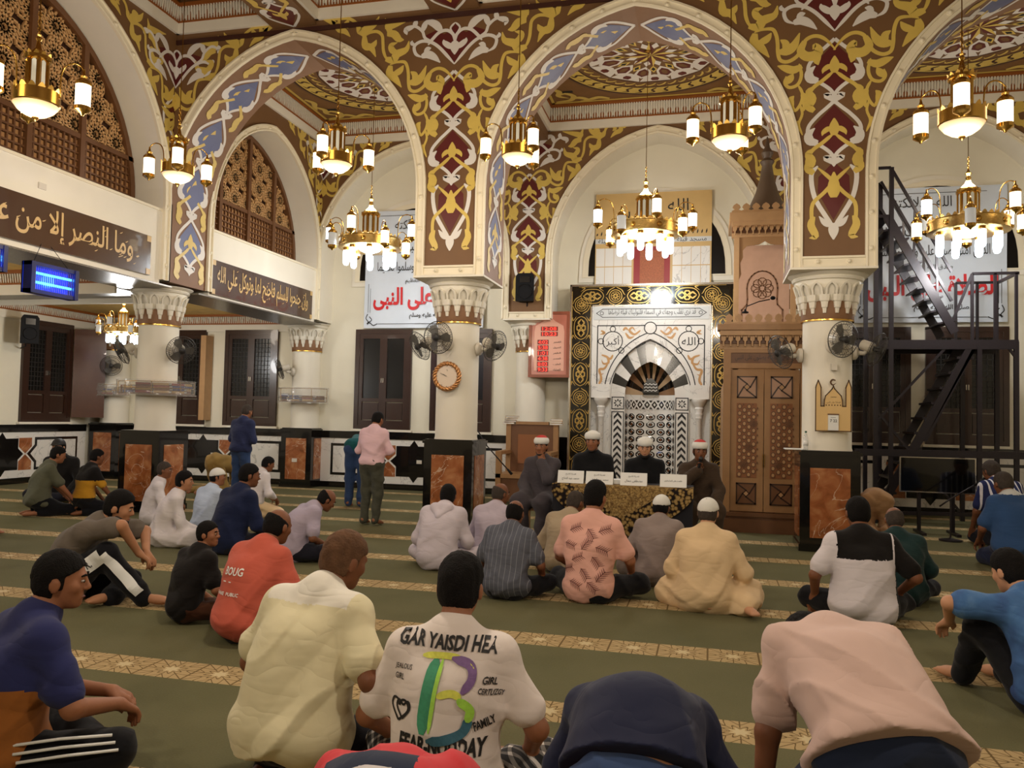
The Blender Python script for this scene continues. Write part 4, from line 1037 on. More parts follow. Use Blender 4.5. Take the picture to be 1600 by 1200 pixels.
# lower niche: curved wall of star tiles, bands, pilasters, columns
def nicheP(s, z, off=0):   # s -1..1 across the curve
    a = PI / 2 * s; return (MU + (.5 - off) * math.sin(a), MF + .1 + (.32 - off) * math.cos(a), z)
cv = MB(); n = 20
cv.add([nicheP(-1 + 2 * i / n, z) for z in (0, 2.2) for i in range(n + 1)], [(i, i + 1, n + 2 + i, n + 1 + i) for i in range(n)]); cv.build('niche_wall', 'whitemarble', mh, True)
tile = 0; oct_ = [(math.cos(PI / 8 + PI / 4 * i), math.sin(PI / 8 + PI / 4 * i)) for i in range(8)]
for r in range(11):
    for c in range(7):
        s0 = -1 + (c + .5) * 2 / 7; z0 = .12 + (r + .5) * .155
        mb = MB()
        for sc_, off, mi in ((.9, .006, 0), (.62, .009, 1), (.42, .012, 0), (.2, .015, 2)):
            mb.add([nicheP(s0 + x * sc_ / 7, z0 + y * sc_ * .0775, off) for x, y in oct_], [tuple(range(8))], mi)
        mb.build('star_tile', ['granite', 'whitemarble', 'marble'], mh)
bnd = MB()
bnd.add([nicheP(-1 + 2 * i / n, z, .008) for z in (1.9, 2.1) for i in range(n + 1)], [(i, i + 1, n + 2 + i, n + 1 + i) for i in range(n)], 1)
for k in range(10):
    s0 = -1 + (k + .5) * .2
    bnd.add([nicheP(s0 + a, z, .014) for a, z in ((-.08, 2.0), (0, 1.92), (.08, 2.0), (0, 2.08))], [(0, 1, 2, 3)], 0)
    bnd.add([nicheP(s0 + a, z, .018) for a, z in ((-.035, 2.0), (0, 1.965), (.035, 2.0), (0, 2.035))], [(0, 1, 2, 3)], 1)
    bnd.add([nicheP(s0 + .1 + a, z, .014) for a, z in ((-.05, 2.09), (.05, 2.09), (0, 2.04))], [(0, 1, 2)], 0); bnd.add([nicheP(s0 + .1 + a, z, .014) for a, z in ((-.05, 1.91), (.05, 1.91), (0, 1.96))], [(0, 1, 2)], 0)
bnd.build('pattern_band', ['granite', 'whitemarble'], mh)
for sx in (-1, 1):
    p = MB().prism(R4(MU + sx * .5, MU + sx * .785, 0, 2.2), MM, .06, .14).build('pilaster', 'whitemarble', mh)
    c = MB(); cx = MU + sx * .643
    line_loop(c, R4(cx - .12, cx + .12, .12, 1.84), .018, MM, .056); line_loop(c, R4(cx - .12, cx + .12, 1.9, 2.14), .018, MM, .056)
    for k in range(12):
        z = .2 + k * .135
        c.flat([(cx - .08, z), (cx, z + .09), (cx + .08, z), (cx + .08, z + .06), (cx, z + .15), (cx - .08, z + .06)], MM, .055)
    for k in range(8):
        a = 2 * PI * k / 8; c.flat([(cx + .03 * math.cos(a), 2.02 + .03 * math.sin(a)), (cx + .06 * math.cos(a - .3), 2.02 + .06 * math.sin(a - .3)), (cx + .09 * math.cos(a), 2.02 + .09 * math.sin(a)), (cx + .06 * math.cos(a + .3), 2.02 + .06 * math.sin(a + .3))], MM, .055)
    c.build('chevron_inlay', 'ink', p)
    MB().prism(R4(MU + sx * .785, MU + sx * 1.2, 0, 2.12), MM, .12, .3).build('side_panel', 'whitemarble', mh)
    MB().prism(R4(MU + sx * .8, MU + sx * 1.17, 2.12, 2.4), MM, -.06, .0).build('impost', 'whitemarble', mh)
    q = MB().lathe([(.1, 0), (.1, .08), (.07, .1), (.07, .14), (.058, .17), (.056, 1.72), (.07, 1.74), (.06, 1.77), (.08, 1.82), (.065, 1.86), (.09, 1.93), (.075, 1.96), (.13, 2.05), (.15, 2.09), (.15, 2.12)], 20, (MU + sx * .98, MF + .02, 0)).build('small_column', 'whitemarble', mh, SM)

# ================================================================== PULPIT
MY = 13.0
mn = thing('pulpit', 'carved wooden pulpit with double doors and a canopied seat beside the prayer niche', 'pulpit', (0, 0, 0))
MP = Mface(MY)
UL, UR = .19, 1.36
MB().box((UL, MY + .12, 0), (UR, 16.45, 2.3)).build('body', 'wood', mn)
b = MB(); b.box((UL - .04, MY - .1, 0), (UR + .04, MY + .3, .2)); b.box((UL - .02, MY - .06, .2), (UR + .02, MY + .3, .24)); b.box((UL - .03, MY - .09, .24), (UR + .03, MY + .3, .3)); b.build('step', 'wooddark', mn)
f = MB()
for r in (R4(UL, .3, .3, 2.82), R4(1.33, UR + .06, .3, 2.82), R4(.301, 1.329, 2.52, 2.6), R4(.3, 1.33, 2.76, 2.82)): f.prism(r, MP, -.02, .12)
f.build('door_frame', 'wood', mn)
ins = MB().prism(R4(.29, 1.34, 2.58, 2.77), MP, .0, .1).build('inscription_panel', 'wooddark', mn)
lt = MB(); write(lt, 'إن الله وملائكته يصلون على النبي', MP, .81, 2.68, width=.9, height=.12, w=-.004); stuff(lt.build('lettering', 'darkwood', ins))
def pin(mb, u0, u1, v0, v1, w):
    cu, cv = (u0 + u1) / 2, (v0 + v1) / 2
    for a, b in (((u0, v1), (cu, cv + .05)), ((u1, v1), (cu + .05, cv)), ((u1, v0), (cu, cv - .05)), ((u0, v0), (cu - .05, cv))):
        a2 = (a[0], a[1])
        line_loop(mb, [a2, b], .022, MP, w, 0, False)
    line_loop(mb, [(cu, cv + .05), (cu + .05, cv), (cu, cv - .05), (cu - .05, cv)], .012, MP, w); line_loop(mb, R4(u0, u1, v0, v1), .018, MP, w)
for sx, (a, b) in ((0, (.305, .795)), (1, (.805, 1.32))):
    d = MB().prism(R4(a, b, .31, 2.5), MP, .03, .1).build('door', 'wood', mn)
    pa, pb = a + .09, b - .1
    for v0, v1, mt in ((2.06, 2.4, 'woodpink'), (.42, .75, 'wooddark')):
        pp = MB().prism(R4(pa, pb, v0, v1), MP, .012, .05).build('square_panel', mt, d)
        l = MB(); pin(l, pa + .01, pb - .01, v0 + .01, v1 - .01, .009); l.build('pinwheel', 'darkwood', pp); MB().prism([( (pa + pb) / 2 - .035, (v0 + v1) / 2), ((pa + pb) / 2, (v0 + v1) / 2 - .035), ((pa + pb) / 2 + .035, (v0 + v1) / 2), ((pa + pb) / 2, (v0 + v1) / 2 + .035)], MP, .006, .02).build('diamond', 'woodlight', pp)
    tp = MB().prism(R4(pa, pb, .83, 1.98), MP, .02, .05).build('carved_panel', 'carved', d) if mat('carved', (140, 86, 46), .5) else None
    k = 0; hexa = MB(); wd = pb - pa
    for r in range(11):
        for c in range(4):
            u = pa + .045 + c * (wd - .09) / 3; v = .88 + r * .105 + (.05 if c % 2 else 0)
            if v > 1.95: continue
            if (r * 4 + c) % 13 in (5,):
                for q in range(10): al = 2 * PI * q / 10; hexa.prism([(u, v), (u + .05 * math.cos(al - .22), v + .05 * math.sin(al - .22)), (u + .064 * math.cos(al), v + .064 * math.sin(al)), (u + .05 * math.cos(al + .22), v + .05 * math.sin(al + .22))], MP, .006, .02, 1)
                continue
            ps = lambda s: [(u, v + .045 * s), (u + .036 * s, v + .015 * s), (u + .03 * s, v - .032 * s), (u, v - .048 * s), (u - .03 * s, v - .032 * s), (u - .036 * s, v + .015 * s)]
            hexa.prism(ps(1), MP, .012, .02, 1); hexa.prism(ps(.6), MP, .004, .014, 0)
            hexa.prism([(u + .055, v + .05), (u + .068, v + .03), (u + .055, v + .01), (u + .042, v + .03)], MP, .01, .02, 1)
    stuff(hexa.build('star_carving', ['woodlight', 'wooddark'], tp))
    MB().prism(R4(.785 if sx == 0 else .81, .79 if sx == 0 else .815, 1.0, 1.2), MP, -.02, .03).build('handle', 'brass', d)
def muqarnas(parent, M, u0, u1, z0, z1, mt='wood'):
    m = MB(); h = z1 - z0
    m.prism(R4(u0, u1, z0 + h * .72, z1), M, -.16, .1, 0); m.prism(R4(u0, u1, z0 + h * .3, z0 + h * .72), M, -.05, .1, 1); m.prism(R4(u0, u1, z0, z0 + h * .3), M, -.02, .1, 0)
    n = max(3, int((u1 - u0) / .1)); st = (u1 - u0) / n
    for k in range(n):
        u = u0 + (k + .5) * st
        m.prism([(u - st * .36, z0 + h * .72), (u + st * .36, z0 + h * .72), (u + st * .3, z0 + h * .45), (u + st * .12, z0 + h * .4), (u + st * .08, z0 + h * .12), (u - st * .08, z0 + h * .12), (u - st * .12, z0 + h * .4), (u - st * .3, z0 + h * .45)], M, -.11, -.04, 0)
        m.prism([(u + st * .35, z0 + h * .72), (u + st * .65, z0 + h * .72), (u + st * .5, z0 + h * .55)], M, -.13, -.04, 0)
    return m.build('muqarnas', ['woodlight', 'wooddark'], parent)
def wood_crest(parent, M, u0, u1, z, h, n, w=-.12):
    st = (u1 - u0) / n
    P = [(-.5, 0), (-.5, .18), (-.2, .3), (-.42, .55), (-.3, .8), (0, 1), (.3, .8), (.42, .55), (.2, .3), (.5, .18), (.5, 0)]
    for k in range(n):
        u = u0 + (k + .5) * st; MB().prism([(u + a * st, z + b * h) for a, b in P], M, w, w + .03).build('cresting', 'woodlight', parent)
muqarnas(mn, MP, UL - .06, UR + .06, 2.82, 3.1); MB().prism(R4(UL - .1, UR + .1, 3.1, 3.19), MP, -.2, .1).build('cornice', 'wood', mn); wood_crest(mn, MP, UL, UR, 3.19, .17, 8)
# canopy over the seat
TY = 14.7; MT = Mface(TY); t0, t1 = .37, 1.42
MB().box((t0 - .05, TY, 2.2), (t1 + .05, 16.0, 3.3)).build('seat_block', 'wood', mn)
for u in (t0, t1 - .09): MB().box((u, TY, 2.2), (u + .09, TY + .09, 4.95)).build('canopy_post', 'woodlight', mn)
MB().box((t0 + .05, TY + .7, 2.9), (t1 - .05, TY + .75, 4.95)).build('back_panel', 'woodpink', mn)
ar = MB(); MQ = Mface(TY + .7); cu = (t0 + t1) / 2
line_loop(ar, [(cu - .36, 3.4), (cu - .36, 3.75), (cu - .27, 3.85), (cu - .26, 3.95)] + [(cu - .27 * math.cos(PI * i / 12), 4.15 + .32 * math.sin(PI * i / 12)) for i in range(13)] + [(cu + .26, 3.95), (cu + .27, 3.85), (cu + .36, 3.75), (cu + .36, 3.4)], .025, MQ, -.006, closed=False)
for k in range(8): line_loop(ar, circ(cu + .12 * math.cos(PI * k / 4), 4.15 + .12 * math.sin(PI * k / 4), .075, 10), .014, MQ, -.006)
ar.build('arch_carving', 'wooddark', mn)
va = MB()
va.prism([(t0 + .09, 4.95), (t0 + .09, 4.2), (t0 + .13, 4.3), (t0 + .11, 4.5), (t0 + .16, 4.6), (t0 + .15, 4.72), (t0 + .22, 4.8), (cu - .1, 4.82), (cu, 4.88), (cu + .1, 4.82), (t1 - .22, 4.8), (t1 - .15, 4.72), (t1 - .16, 4.6), (t1 - .11, 4.5), (t1 - .13, 4.3), (t1 - .09, 4.2), (t1 - .09, 4.95)], MT, .02, .05); va.build('valance', 'wood', mn)
muqarnas(mn, MT, t0 - .04, t1 + .04, 4.95, 5.2); MB().prism(R4(t0 - .08, t1 + .08, 5.2, 5.36), MT, -.18, 1.0).build('cornice', 'woodlight', mn); wood_crest(mn, MT, t0 - .05, t1 + .05, 5.36, .16, 7, -.17)
MB().lathe([(.42, 5.36), (.4, 5.45), (.3, 5.62), (.2, 5.85), (.13, 6.1), (.09, 6.35), (.13, 6.42), (.07, 6.48), (.11, 6.58), (.05, 6.68), (.02, 6.85), (0, 6.9)], 20, (cu + .05, TY + .45, 0)).build('spire', 'spirewood', mn, SM) if mat('spirewood', (96, 78, 62), .5) else None
mc = thing('gooseneck_microphone', 'small black gooseneck microphone on the pulpit cornice', 'microphone', (.5, 12.84, 3.36))
MB().lathe([(.05, 0), (.05, .02), (.02, .03), (.015, .06), (0, .06)], 12).build('base', 'blackplastic', mc, SM); MB().tube([(0, 0, .03), (.02, -.03, .1), (.2, -.05, .17), (.36, -.06, .2)], .008, 6).build('neck', 'blackplastic', mc, True); MB().ball((.4, -.06, .22), (.04, .03, .03)).build('head', 'blackplastic', mc, True)

# ================================================================== GALLERY SCREENS
mat('lattice', (206, 160, 106), .55, var=.12, vscale=6); mat('screenback', (74, 44, 24), .7); mat('lattice2', (186, 138, 88), .55, var=.15, vscale=5)
def screen(cu, a, e, label):
    t = thing('lattice_screen', label, 'screen', group='carved wooden gallery screens'); X = -9.05; M = Mgal(X)
    P = arch_path(cu, a - .02, e, n=14); zb = 4.87
    MB().prism([(cu - a + .02, zb)] + P + [(cu + a - .02, zb)], M, .12, .14).build('backing', 'screenback', t)
    fr = MB(); outer = [(cu - a + .02, zb)] + P + [(cu + a - .02, zb)]; c0 = Vector((cu, 5.3)); inner = [tuple(c0 + (Vector(p) - c0) * .955) for p in outer]; inner[0] = (inner[0][0], zb); inner[-1] = (inner[-1][0], zb)
    for i in range(len(outer) - 1): fr.prism([outer[i], outer[i + 1], inner[i + 1], inner[i]], M, -.03, .1)
    fr.build('arch_frame', 'wooddark', t)
    zr = 5.62; r = MB(); r.prism(R4(cu - a, cu + a, zr, zr + .07), M, -.03, .1); r.build('rail', 'wooddark', t)
    def zmax(u):
        d = abs(u - cu); rr = a - .1 + e
        return ZS + math.sqrt(max(0, rr * rr - (d + e) ** 2)) if d < a - .1 else 0
    for k in (-1, 0, 1):
        u = cu + k * .95
        MB().prism(R4(u - .045, u + .045, zb, zmax(u)), M, -.04, .1).build('post', 'wooddark', t)
    # upper lattice of rosettes
    L = MB(); g = .42; R0 = g * .5
    def seg(p, q, wd=.036):
        if min(zmax(p[0]), zmax(q[0])) < max(p[1], q[1]) or min(p[1], q[1]) < zr + .05: return
        d = Vector((q[0] - p[0], q[1] - p[1])); n = Vector((-d.y, d.x)).normalized() * wd / 2
        L.prism([(p[0] + n.x, p[1] + n.y), (q[0] + n.x, q[1] + n.y), (q[0] - n.x, q[1] - n.y), (p[0] - n.x, p[1] - n.y)], M, .02, .06)
    iu = int(a / g) + 1
    for i in range(-iu, iu + 1):
        for j in range(0, 6):
            cx, cy = cu + i * g, zr + .2 + j * g; n = 10
            pt = lambda r, al: (cx + r * math.cos(al), cy + r * math.sin(al))
            for k in range(n):
                al = 2 * PI * k / n; da = PI / n
                seg(pt(.045, al), pt(.085, al + da)); seg(pt(.045, al), pt(.085, al - da))
                seg(pt(.085, al + da), pt(.135, al)); seg(pt(.085, al + da), pt(.135, al + 2 * da))
                seg(pt(.135, al), pt(.2, al + da)); seg(pt(.135, al), pt(.2, al - da)); seg(pt(.2, al + da), pt(.25, al), .03)
    stuff(L.build('rosette_lattice', 'lattice', t))
    # lower grid of turned bars
    B = MB(); n = int(2 * a / .105)
    for k in range(1, n):
        u = cu - a + 2 * a * k / n
        B.prism(R4(u - .012, u + .012, zb, zr), M, .0, .03)
    for k in range(1, 7): z = zb + (zr - zb) * k / 7; B.prism(R4(cu - a + .03, cu + a - .03, z - .012, z + .012), M, -.005, .025)
    B.build('bar_grid', 'wooddark', t)
    q = MB()
    for k in range(n):
        u = cu - a + 2 * a * (k + .5) / n
        for j in range(7):
            z = zb + (zr - zb) * (j + .5) / 7; q.prism(R4(u - .036, u + .036, z - .034, z + .034), M, .03, .06)
    stuff(q.build('grid_blocks', 'lattice2', t))
screen(G1[0], G1[1], G1[2], 'carved wooden lattice screen in the near gallery arch at the left edge'); screen(G2[0], G2[1], G2[2], 'carved wooden lattice screen in the farther gallery arch')

# ================================================================== BOARDS, BANNERS, CLOCKS
mat('boardbrown', (74, 50, 34), .2, coat=.4); mat('boardgold', (206, 172, 112), .4); mat('bannerwhite', (214, 222, 232), .4, var=.03); mat('bannerline', (40, 50, 70), .5)
def board(u0, u1, z0, z1, txt, label, uw, uc):
    t = thing('calligraphy_board', label, 'sign', group='gilded calligraphy boards on the gallery front'); M = Mgal(XG - .02)
    MB().prism(R4(u0, u1, z0, z1), M, -.04, 0).build('panel', 'boardbrown', t)
    l = MB(); write(l, txt, M, uc, (z0 + z1) / 2, width=uw, height=(z1 - z0) * .74, w=-.044, bold=.012); l.build('gilt_lettering', 'boardgold', t)
    c = MB()
    for u in (u0 + .05, u1 - .05):
        for z in (z0 + .05, z1 - .05): c.prism(R4(u - .045, u + .045, z - .045, z + .045), M, -.046, -.04)
    for k in range(26):
        u = u0 + .3 + (u1 - u0 - .6) * random.random(); z = z0 + .1 + (z1 - z0 - .2) * random.random()
        ribbon(c, [(u, z), (u + .03, z + .01), (u + .06, z + .03)], .014, M, -.0445, 0, 2, 'l')
    stuff(c.build('gilt_marks', 'boardgold', t))
board(6.85, 10.75, 3.76, 4.37, 'وما النصر إلا من عند الله', 'large dark board with gold calligraphy at the left edge, below the near screen', 3.2, 8.75)
board(12.35, 16.0, 3.72, 4.33, 'وإن جنحوا للسلم فاجنح لها وتوكل على الله', 'dark board with gold calligraphy between the left column and the back wall', 3.3, 14.15)
def banner(x0, x1, z0, z1, label):
    t = thing('banner', label, 'banner', group='white banners with red writing'); M = Mface(YW - .12); cx = (x0 + x1) / 2; w = x1 - x0
    n = 24; mb = MB(); vs = []
    for i in range(n + 1):
        u = x0 + w * i / n
        for j in range(13):
            v = z0 + (z1 - z0) * j / 12; vs.append(M(u, v, .008 * math.sin(u * 9 + v * 2) + .01 * math.sin(v * 3.1 + u)))
    mb.add(vs, [(i * 13 + j, (i + 1) * 13 + j, (i + 1) * 13 + j + 1, i * 13 + j + 1) for i in range(n) for j in range(12)]); mb.build('sheet', 'bannerwhite', t, True)
    k = MB(); r = MB(); W = -.026
    write(r, 'الصلاة على النبى', M, cx + .03, z0 + .66, width=w * .86, height=.52, w=W, bold=.03); r.build('red_lettering', 'red', t)
    write(k, 'صلى الله عليه وسلم', M, cx + .2, z0 + .27, width=w * .36, w=W, bold=.015)
    write(k, 'صدق الله العظيم', M, cx, z0 + 1.05, width=w * .3, w=W)
    write(k, 'الذين آمنوا صلوا عليه وسلموا تسليما', M, cx, z0 + 1.38, width=w * .78, height=.3, w=W)
    write(k, 'يصلون على النبى يا أيها', M, cx, z0 + 1.85, width=w * .72, height=.36, w=W); write(k, 'إن الله وملائكته', M, cx, z0 + 2.3, width=w * .5, height=.3, w=W)
    for a, b, c, d in ((x0 + .35, x1 - .35, z0 + .09, z0 + .1), (x0 + .35, x1 - .35, z1 - .12, z1 - .11), (x0 + .1, x0 + .11, z0 + .35, z0 + 1.0), (x1 - .11, x1 - .1, z0 + .35, z0 + 1.0), (x0 + .15, x0 + .158, z0 + .35, z0 + .9), (x1 - .158, x1 - .15, z0 + .35, z0 + .9)): k.flat(R4(a, b, c, d), M, W)
    for sx, ux in ((1, x0), (-1, x1)):
        for P in ([(.1, .32), (.06, .22), (.12, .14), (.1, .08)], [(.34, .1), (.24, .06), (.16, .12), (.08, .1)], [(.1, .12), (.2, .18), (.14, .26)]): ribbon(k, [(ux + sx * a, z0 + b) for a, b in P], .018, M, W, 0, 3, 'c')
    stuff(k.build('black_lettering', 'ink', t))
banner(-7.66, -4.85, 3.62, 6.28, 'white banner with red Arabic writing in the left arch, half behind the middle pier')
banner(2.72, 5.4, 3.68, 6.3, 'white banner with red Arabic writing behind the steel stairs')
# poster over the niche
t = thing('mosque_poster', 'tan printed poster with marble tiles and a red carpet, hung above the prayer niche', 'poster'); M = Mface(YW - .14)
p0, p1, q0, q1 = -2.41, -.02, 4.5, 6.44
MB().prism(R4(p0, p1, q0, q1), M, 0, .02).build('sheet', 'postertan', t) if mat('postertan', (206, 172, 112), .4, var=.12, vscale=3) else None
g = MB()
for i in range(4):
    for j in range(2):
        for s in (0, 1):
            a = (p0 + .02 + i * .19) if s == 0 else (p1 - .02 - (i + 1) * .19); g.flat(R4(a, a + .18, q0 + .0 + j * .4, q0 + .38 + j * .4), M, -.003, 0)
g.flat(R4(p0, -1.62, q0 + .88, q0 + .98), M, -.003, 5); g.flat(R4(-.9, p1, q0 + .88, q0 + .98), M, -.003, 5); g.flat(R4(-.92, -.8, q0 + .87, q0 + .99), M, -.004, 6)
g.flat(R4(-1.62, -.83, q0, q0 + 1.0), M, -.004, 1); g.flat(R4(-1.6, -.85, q0, q0 + .8), M, -.005, 2); g.flat(R4(-1.47, -.97, q0, q0 + .72), M, -.006, 3)
g.flat([(-1.22 + .3 * math.cos(PI * i / 10), q0 + 1.0 + .42 * math.sin(PI * i / 10)) for i in range(11)], M, -.006, 2)
for i in range(26): ribbon(g, [(p0 + .03 + i * .09, q0 + 1.05), (p0 + .05 + i * .09, q0 + 1.1 + .05 * random.random())], .03, M, -.004, 4, 2, 'l')
write(g, 'لا', M, -1.75, q1 - .5, height=.22, w=-.006, mi=4); write(g, 'الله', M, -.7, q1 - .28, width=.42, w=-.006, mi=4)
write(g, 'مسجد قبلة', M, -.42, q0 + .93, width=.6, w=-.006, mi=4); write(g, 'مسجد قبلة', M, -2.05, q0 + .93, width=.6, w=-.006, mi=4)
stuff(g.build('print', ['whitemarble', 'postertan', 'red2', 'carpetred', 'ink', 'palegrey', 'green'], t)) if mat('red2', (150, 26, 30), .5) and mat('carpetred', (170, 96, 60), .6, var=.6, vscale=40) and mat('green', (40, 140, 96), .5) else None
# digital prayer clock
t = thing('digital_clock', 'wooden digital prayer clock with red figures on the half column', 'clock'); M = Mface(16.44)
a0, z1 = Bu(827, 487, 16.44); a1, z0 = Bu(889, 590, 16.44)
f = MB()
for r in (R4(a0, a0 + .06, z0, z1), R4(a1 - .06, a1, z0, z1), R4(a0 + .06, a1 - .06, z0, z0 + .06), R4(a0 + .06, a1 - .06, z1 - .06, z1)): f.prism(r, M, 0, .1)
f.build('frame', 'clockwood', t) if mat('clockwood', (140, 72, 48), .3, coat=.4) else None
MB().prism(R4(a0 + .05, a1 - .05, z0 + .05, z1 - .05), M, .02, .08).build('face', 'clockface', t) if mat('clockface', (186, 112, 92), .2, coat=.5) else None
cx = (a0 + a1) / 2; P = [(a0 + .12, z0 + .14), (a1 - .12, z0 + .14), (a1 - .12, z1 - .42), (a1 - .14, z1 - .3), (cx + .12, z1 - .2), (cx, z1 - .1), (cx - .12, z1 - .2), (a0 + .14, z1 - .3), (a0 + .12, z1 - .42)]
MB().flat(P, M, .017).build('arch_print', 'clockpale', t) if mat('clockpale', (222, 164, 140), .25) else None
led = glow('led', (255, 60, 44), 1.8); dg = MB(); lb = MB(); bk = MB()
for k, (s, z, h, w) in enumerate((('12:08', z1 - .36, .07, .3), ('10:23', z1 - .47, .07, .3))): write(dg, s, M, cx, z, width=w, height=h, w=.01, ar=False, bold=.0); bk.flat(R4(cx - .18, cx + .18, z - .045, z + .045), M, .014)
for k, (s, n) in enumerate((('4:02', 'الفجر'), ('5:38', 'الشروق'), ('1:01', 'الظهر'), ('4:38', 'العصر'), ('8:02', 'المغرب'), ('9:33', 'العشاء'))):
    z = z1 - .64 - k * .115; write(dg, s, M, cx - .13, z, width=.2, height=.075, w=.01, ar=False, bold=.0); bk.flat(R4(cx - .25, cx - .01, z - .05, z + .05), M, .014); write(lb, n, M, cx + .17, z, width=.16, height=.05, w=.012)
bk.build('display_window', 'carpetred2', t) if mat('carpetred2', (120, 20, 20), .3) else None
stuff(dg.build('digits', led, t)); stuff(lb.build('lettering', 'ink', t))
# round wall clock on the middle column
c = Vector(at(699, 588, 1, YC - .36)); t = thing('wall_clock', 'round wall clock with a braided gold rim on the middle column', 'clock', tuple(c))
for k in range(3):
    MB().tube([((.19 + .018 * math.cos(8 * a + k * 2.1)) * math.cos(a), .02 * math.sin(8 * a + k * 2.1) - .02, (.19 + .018 * math.cos(8 * a + k * 2.1)) * math.sin(a)) for a in [2 * PI * i / 96 for i in range(96)]], .019, 7, closed=True).build('rim_strand', 'rosegold', t, True) if mat('rosegold', (202, 148, 96), .3, metal=.7) else None
MB().lathe([(0, -.03), (.165, -.03), (.175, -.02), (.175, .03), (0, .03)], 36, axis='y').build('face', 'clockwhite', t, SM) if mat('clockwhite', (228, 208, 186), .4) else None
hd = MB(); 
MB().bar((0, -.036, 0), (-.055, -.036, .03), .01, .004).build('hour_hand', 'ink', t); MB().bar((0, -.039, 0), (-.1, -.039, .045), .007, .004).build('minute_hand', 'ink', t); MB().bar((.0, -.033, .1), (.012, -.033, .075), .006, .003).build('maker_mark', 'ink', t)
for k in range(12): MB().bar((.145 * math.cos(k * PI / 6), -.033, .145 * math.sin(k * PI / 6)), (.158 * math.cos(k * PI / 6), -.033, .158 * math.sin(k * PI / 6)), .007, .003).build('hour_mark', 'ink', t)
# mosque-shaped calendar
u0, z0 = Bu(1274, 673, YC - .36); u1, zt = Bu(1330, 593, YC - .36); w = u1 - u0; h = zt - z0
t = thing('mosque_calendar', 'light wooden plaque cut as a mosque with a tear-off calendar, on the right column', 'calendar'); M = Mface(YC - .37)
sil = [(0, 0), (1, 0), (1, .84), (.985, .88), (.93, .98), (.87, .88), (.85, .84), (.85, .48), (.76, .48), (.75, .6), (.72, .68), (.62, .75), (.53, .82), (.5, .87), (.47, .82), (.38, .75), (.28, .68), (.25, .6), (.24, .48), (.15, .48), (.15, .84), (.13, .88), (.07, .98), (.015, .88), (0, .84)]
S_ = [(u0 + a * w, z0 + b * h) for a, b in sil]
MB().prism(S_, M, 0, .03).build('plaque', 'plywood', t) if mat('plywood', (222, 186, 124), .5, var=.06) else None
o = MB(); line_loop(o, S_, .014, M, -.002); ribbon(o, [(u0 + w * .56, z0 + h * .98), (u0 + w * .47, z0 + h * .99), (u0 + w * .42, z0 + h * .94), (u0 + w * .48, z0 + h * .89), (u0 + w * .58, z0 + h * .93)], .024, M, -.002, 0, 4, 'l')
for k in range(6): o.flat(circ(u0 + w * (.3 + k * .08), z0 + h * .5, .009, 8), M, -.002)
write(o, 'محمد', M, u0 + w * .5, z0 + h * .66, width=w * .17, w=-.002); write(o, 'الصلاة على النبي', M, u0 + w * .5, z0 + h * .55, width=w * .4, w=-.002)
stuff(o.build('burnt_outline', 'burnt', t)) if mat('burnt', (92, 62, 30), .6) else None
pd = MB().prism(R4(u0 + w * .35, u0 + w * .64, z0 + .01, z0 + h * .31), M, -.03, 0).build('calendar_pad', 'paper', t); MB().prism(R4(u0 + w * .34, u0 + w * .65, z0 + h * .31, z0 + h * .335), M, -.034, 0).build('pad_clip', 'wooddark', pd)
o = MB(); write(o, '7 22', M, u0 + w * .5, z0 + h * .2, width=w * .2, w=-.032, ar=False, bold=.01); o.flat(R4(u0 + w * .42, u0 + w * .56, z0 + h * .26, z0 + h * .265), M, -.032); stuff(o.build('print', 'ink', pd))
b_ = MB().prism(R4(u0 + w * .44, u0 + w * .6, zt + .05 + .07, zt + .05 + .16), M, -.02, .04); tag(b_.build('wall_socket', 'greyplastic'), 'white socket box below the fan on the right column', 'socket')

# ================================================================== SMALL FIXTURES
def box_thing(name, label, cat, lo, hi, m, group=None): return tag(MB().box(lo, hi).build(name, m), label, cat, group)
def speaker(x0, x1, y0, y1, z0, z1, label, rz=0, brk=.03):
    c = ((x0 + x1) / 2, (y0 + y1) / 2); t = thing('loudspeaker', label, 'speaker', (c[0], c[1], z0), rz, 'black wall loudspeakers'); a, b, h = (x1 - x0) / 2, (y1 - y0) / 2, z1 - z0
    mb = MB(); mb.add([(sx * a * (1 if y < 0 else .7), y * b, z) for z in (0, h * .9) for y in (-1, 1) for sx in (-1, 1)] + [(-a * .75, -b, h), (a * .75, -b, h), (-a * .5, b, h), (a * .5, b, h)], [(0, 2, 3, 1), (0, 1, 5, 4), (1, 3, 7, 5), (3, 2, 6, 7), (2, 0, 4, 6), (4, 5, 9, 8), (5, 7, 11, 9), (7, 6, 10, 11), (6, 4, 8, 10), (8, 9, 11, 10)]); mb.build('cabinet', 'blackplastic', t)
    MB().lathe([(.0, .01), (a * .72, .0), (a * .78, -.02), (a * .78, .01)], 24, (0, -b, h * .34), axis='y').build('woofer', 'fandark', t, SM); MB().box((-a * .55, -b - .012, h * .66), (a * .55, -b, h * .88)).build('horn', 'black', t); MB().tube([(0, b, h * .2), (0, b + .02, -.05), (0, b + brk, -.08)], .015, 8).build('bracket', 'blackplastic', t)
    return t
u0, z1 = Bu(806, 427, 16.1); u1, z0 = Bu(834, 470, 16.1); speaker(u0, u1, 16.1, 16.33, z0, z1, 'black loudspeaker on the half pier above the digital clock')
speaker(-14.32, -13.98, 14.05, 14.3, 3.02, 3.62, 'black loudspeaker bracketed to the left wall beside a window', rz=D(60), brk=.36)
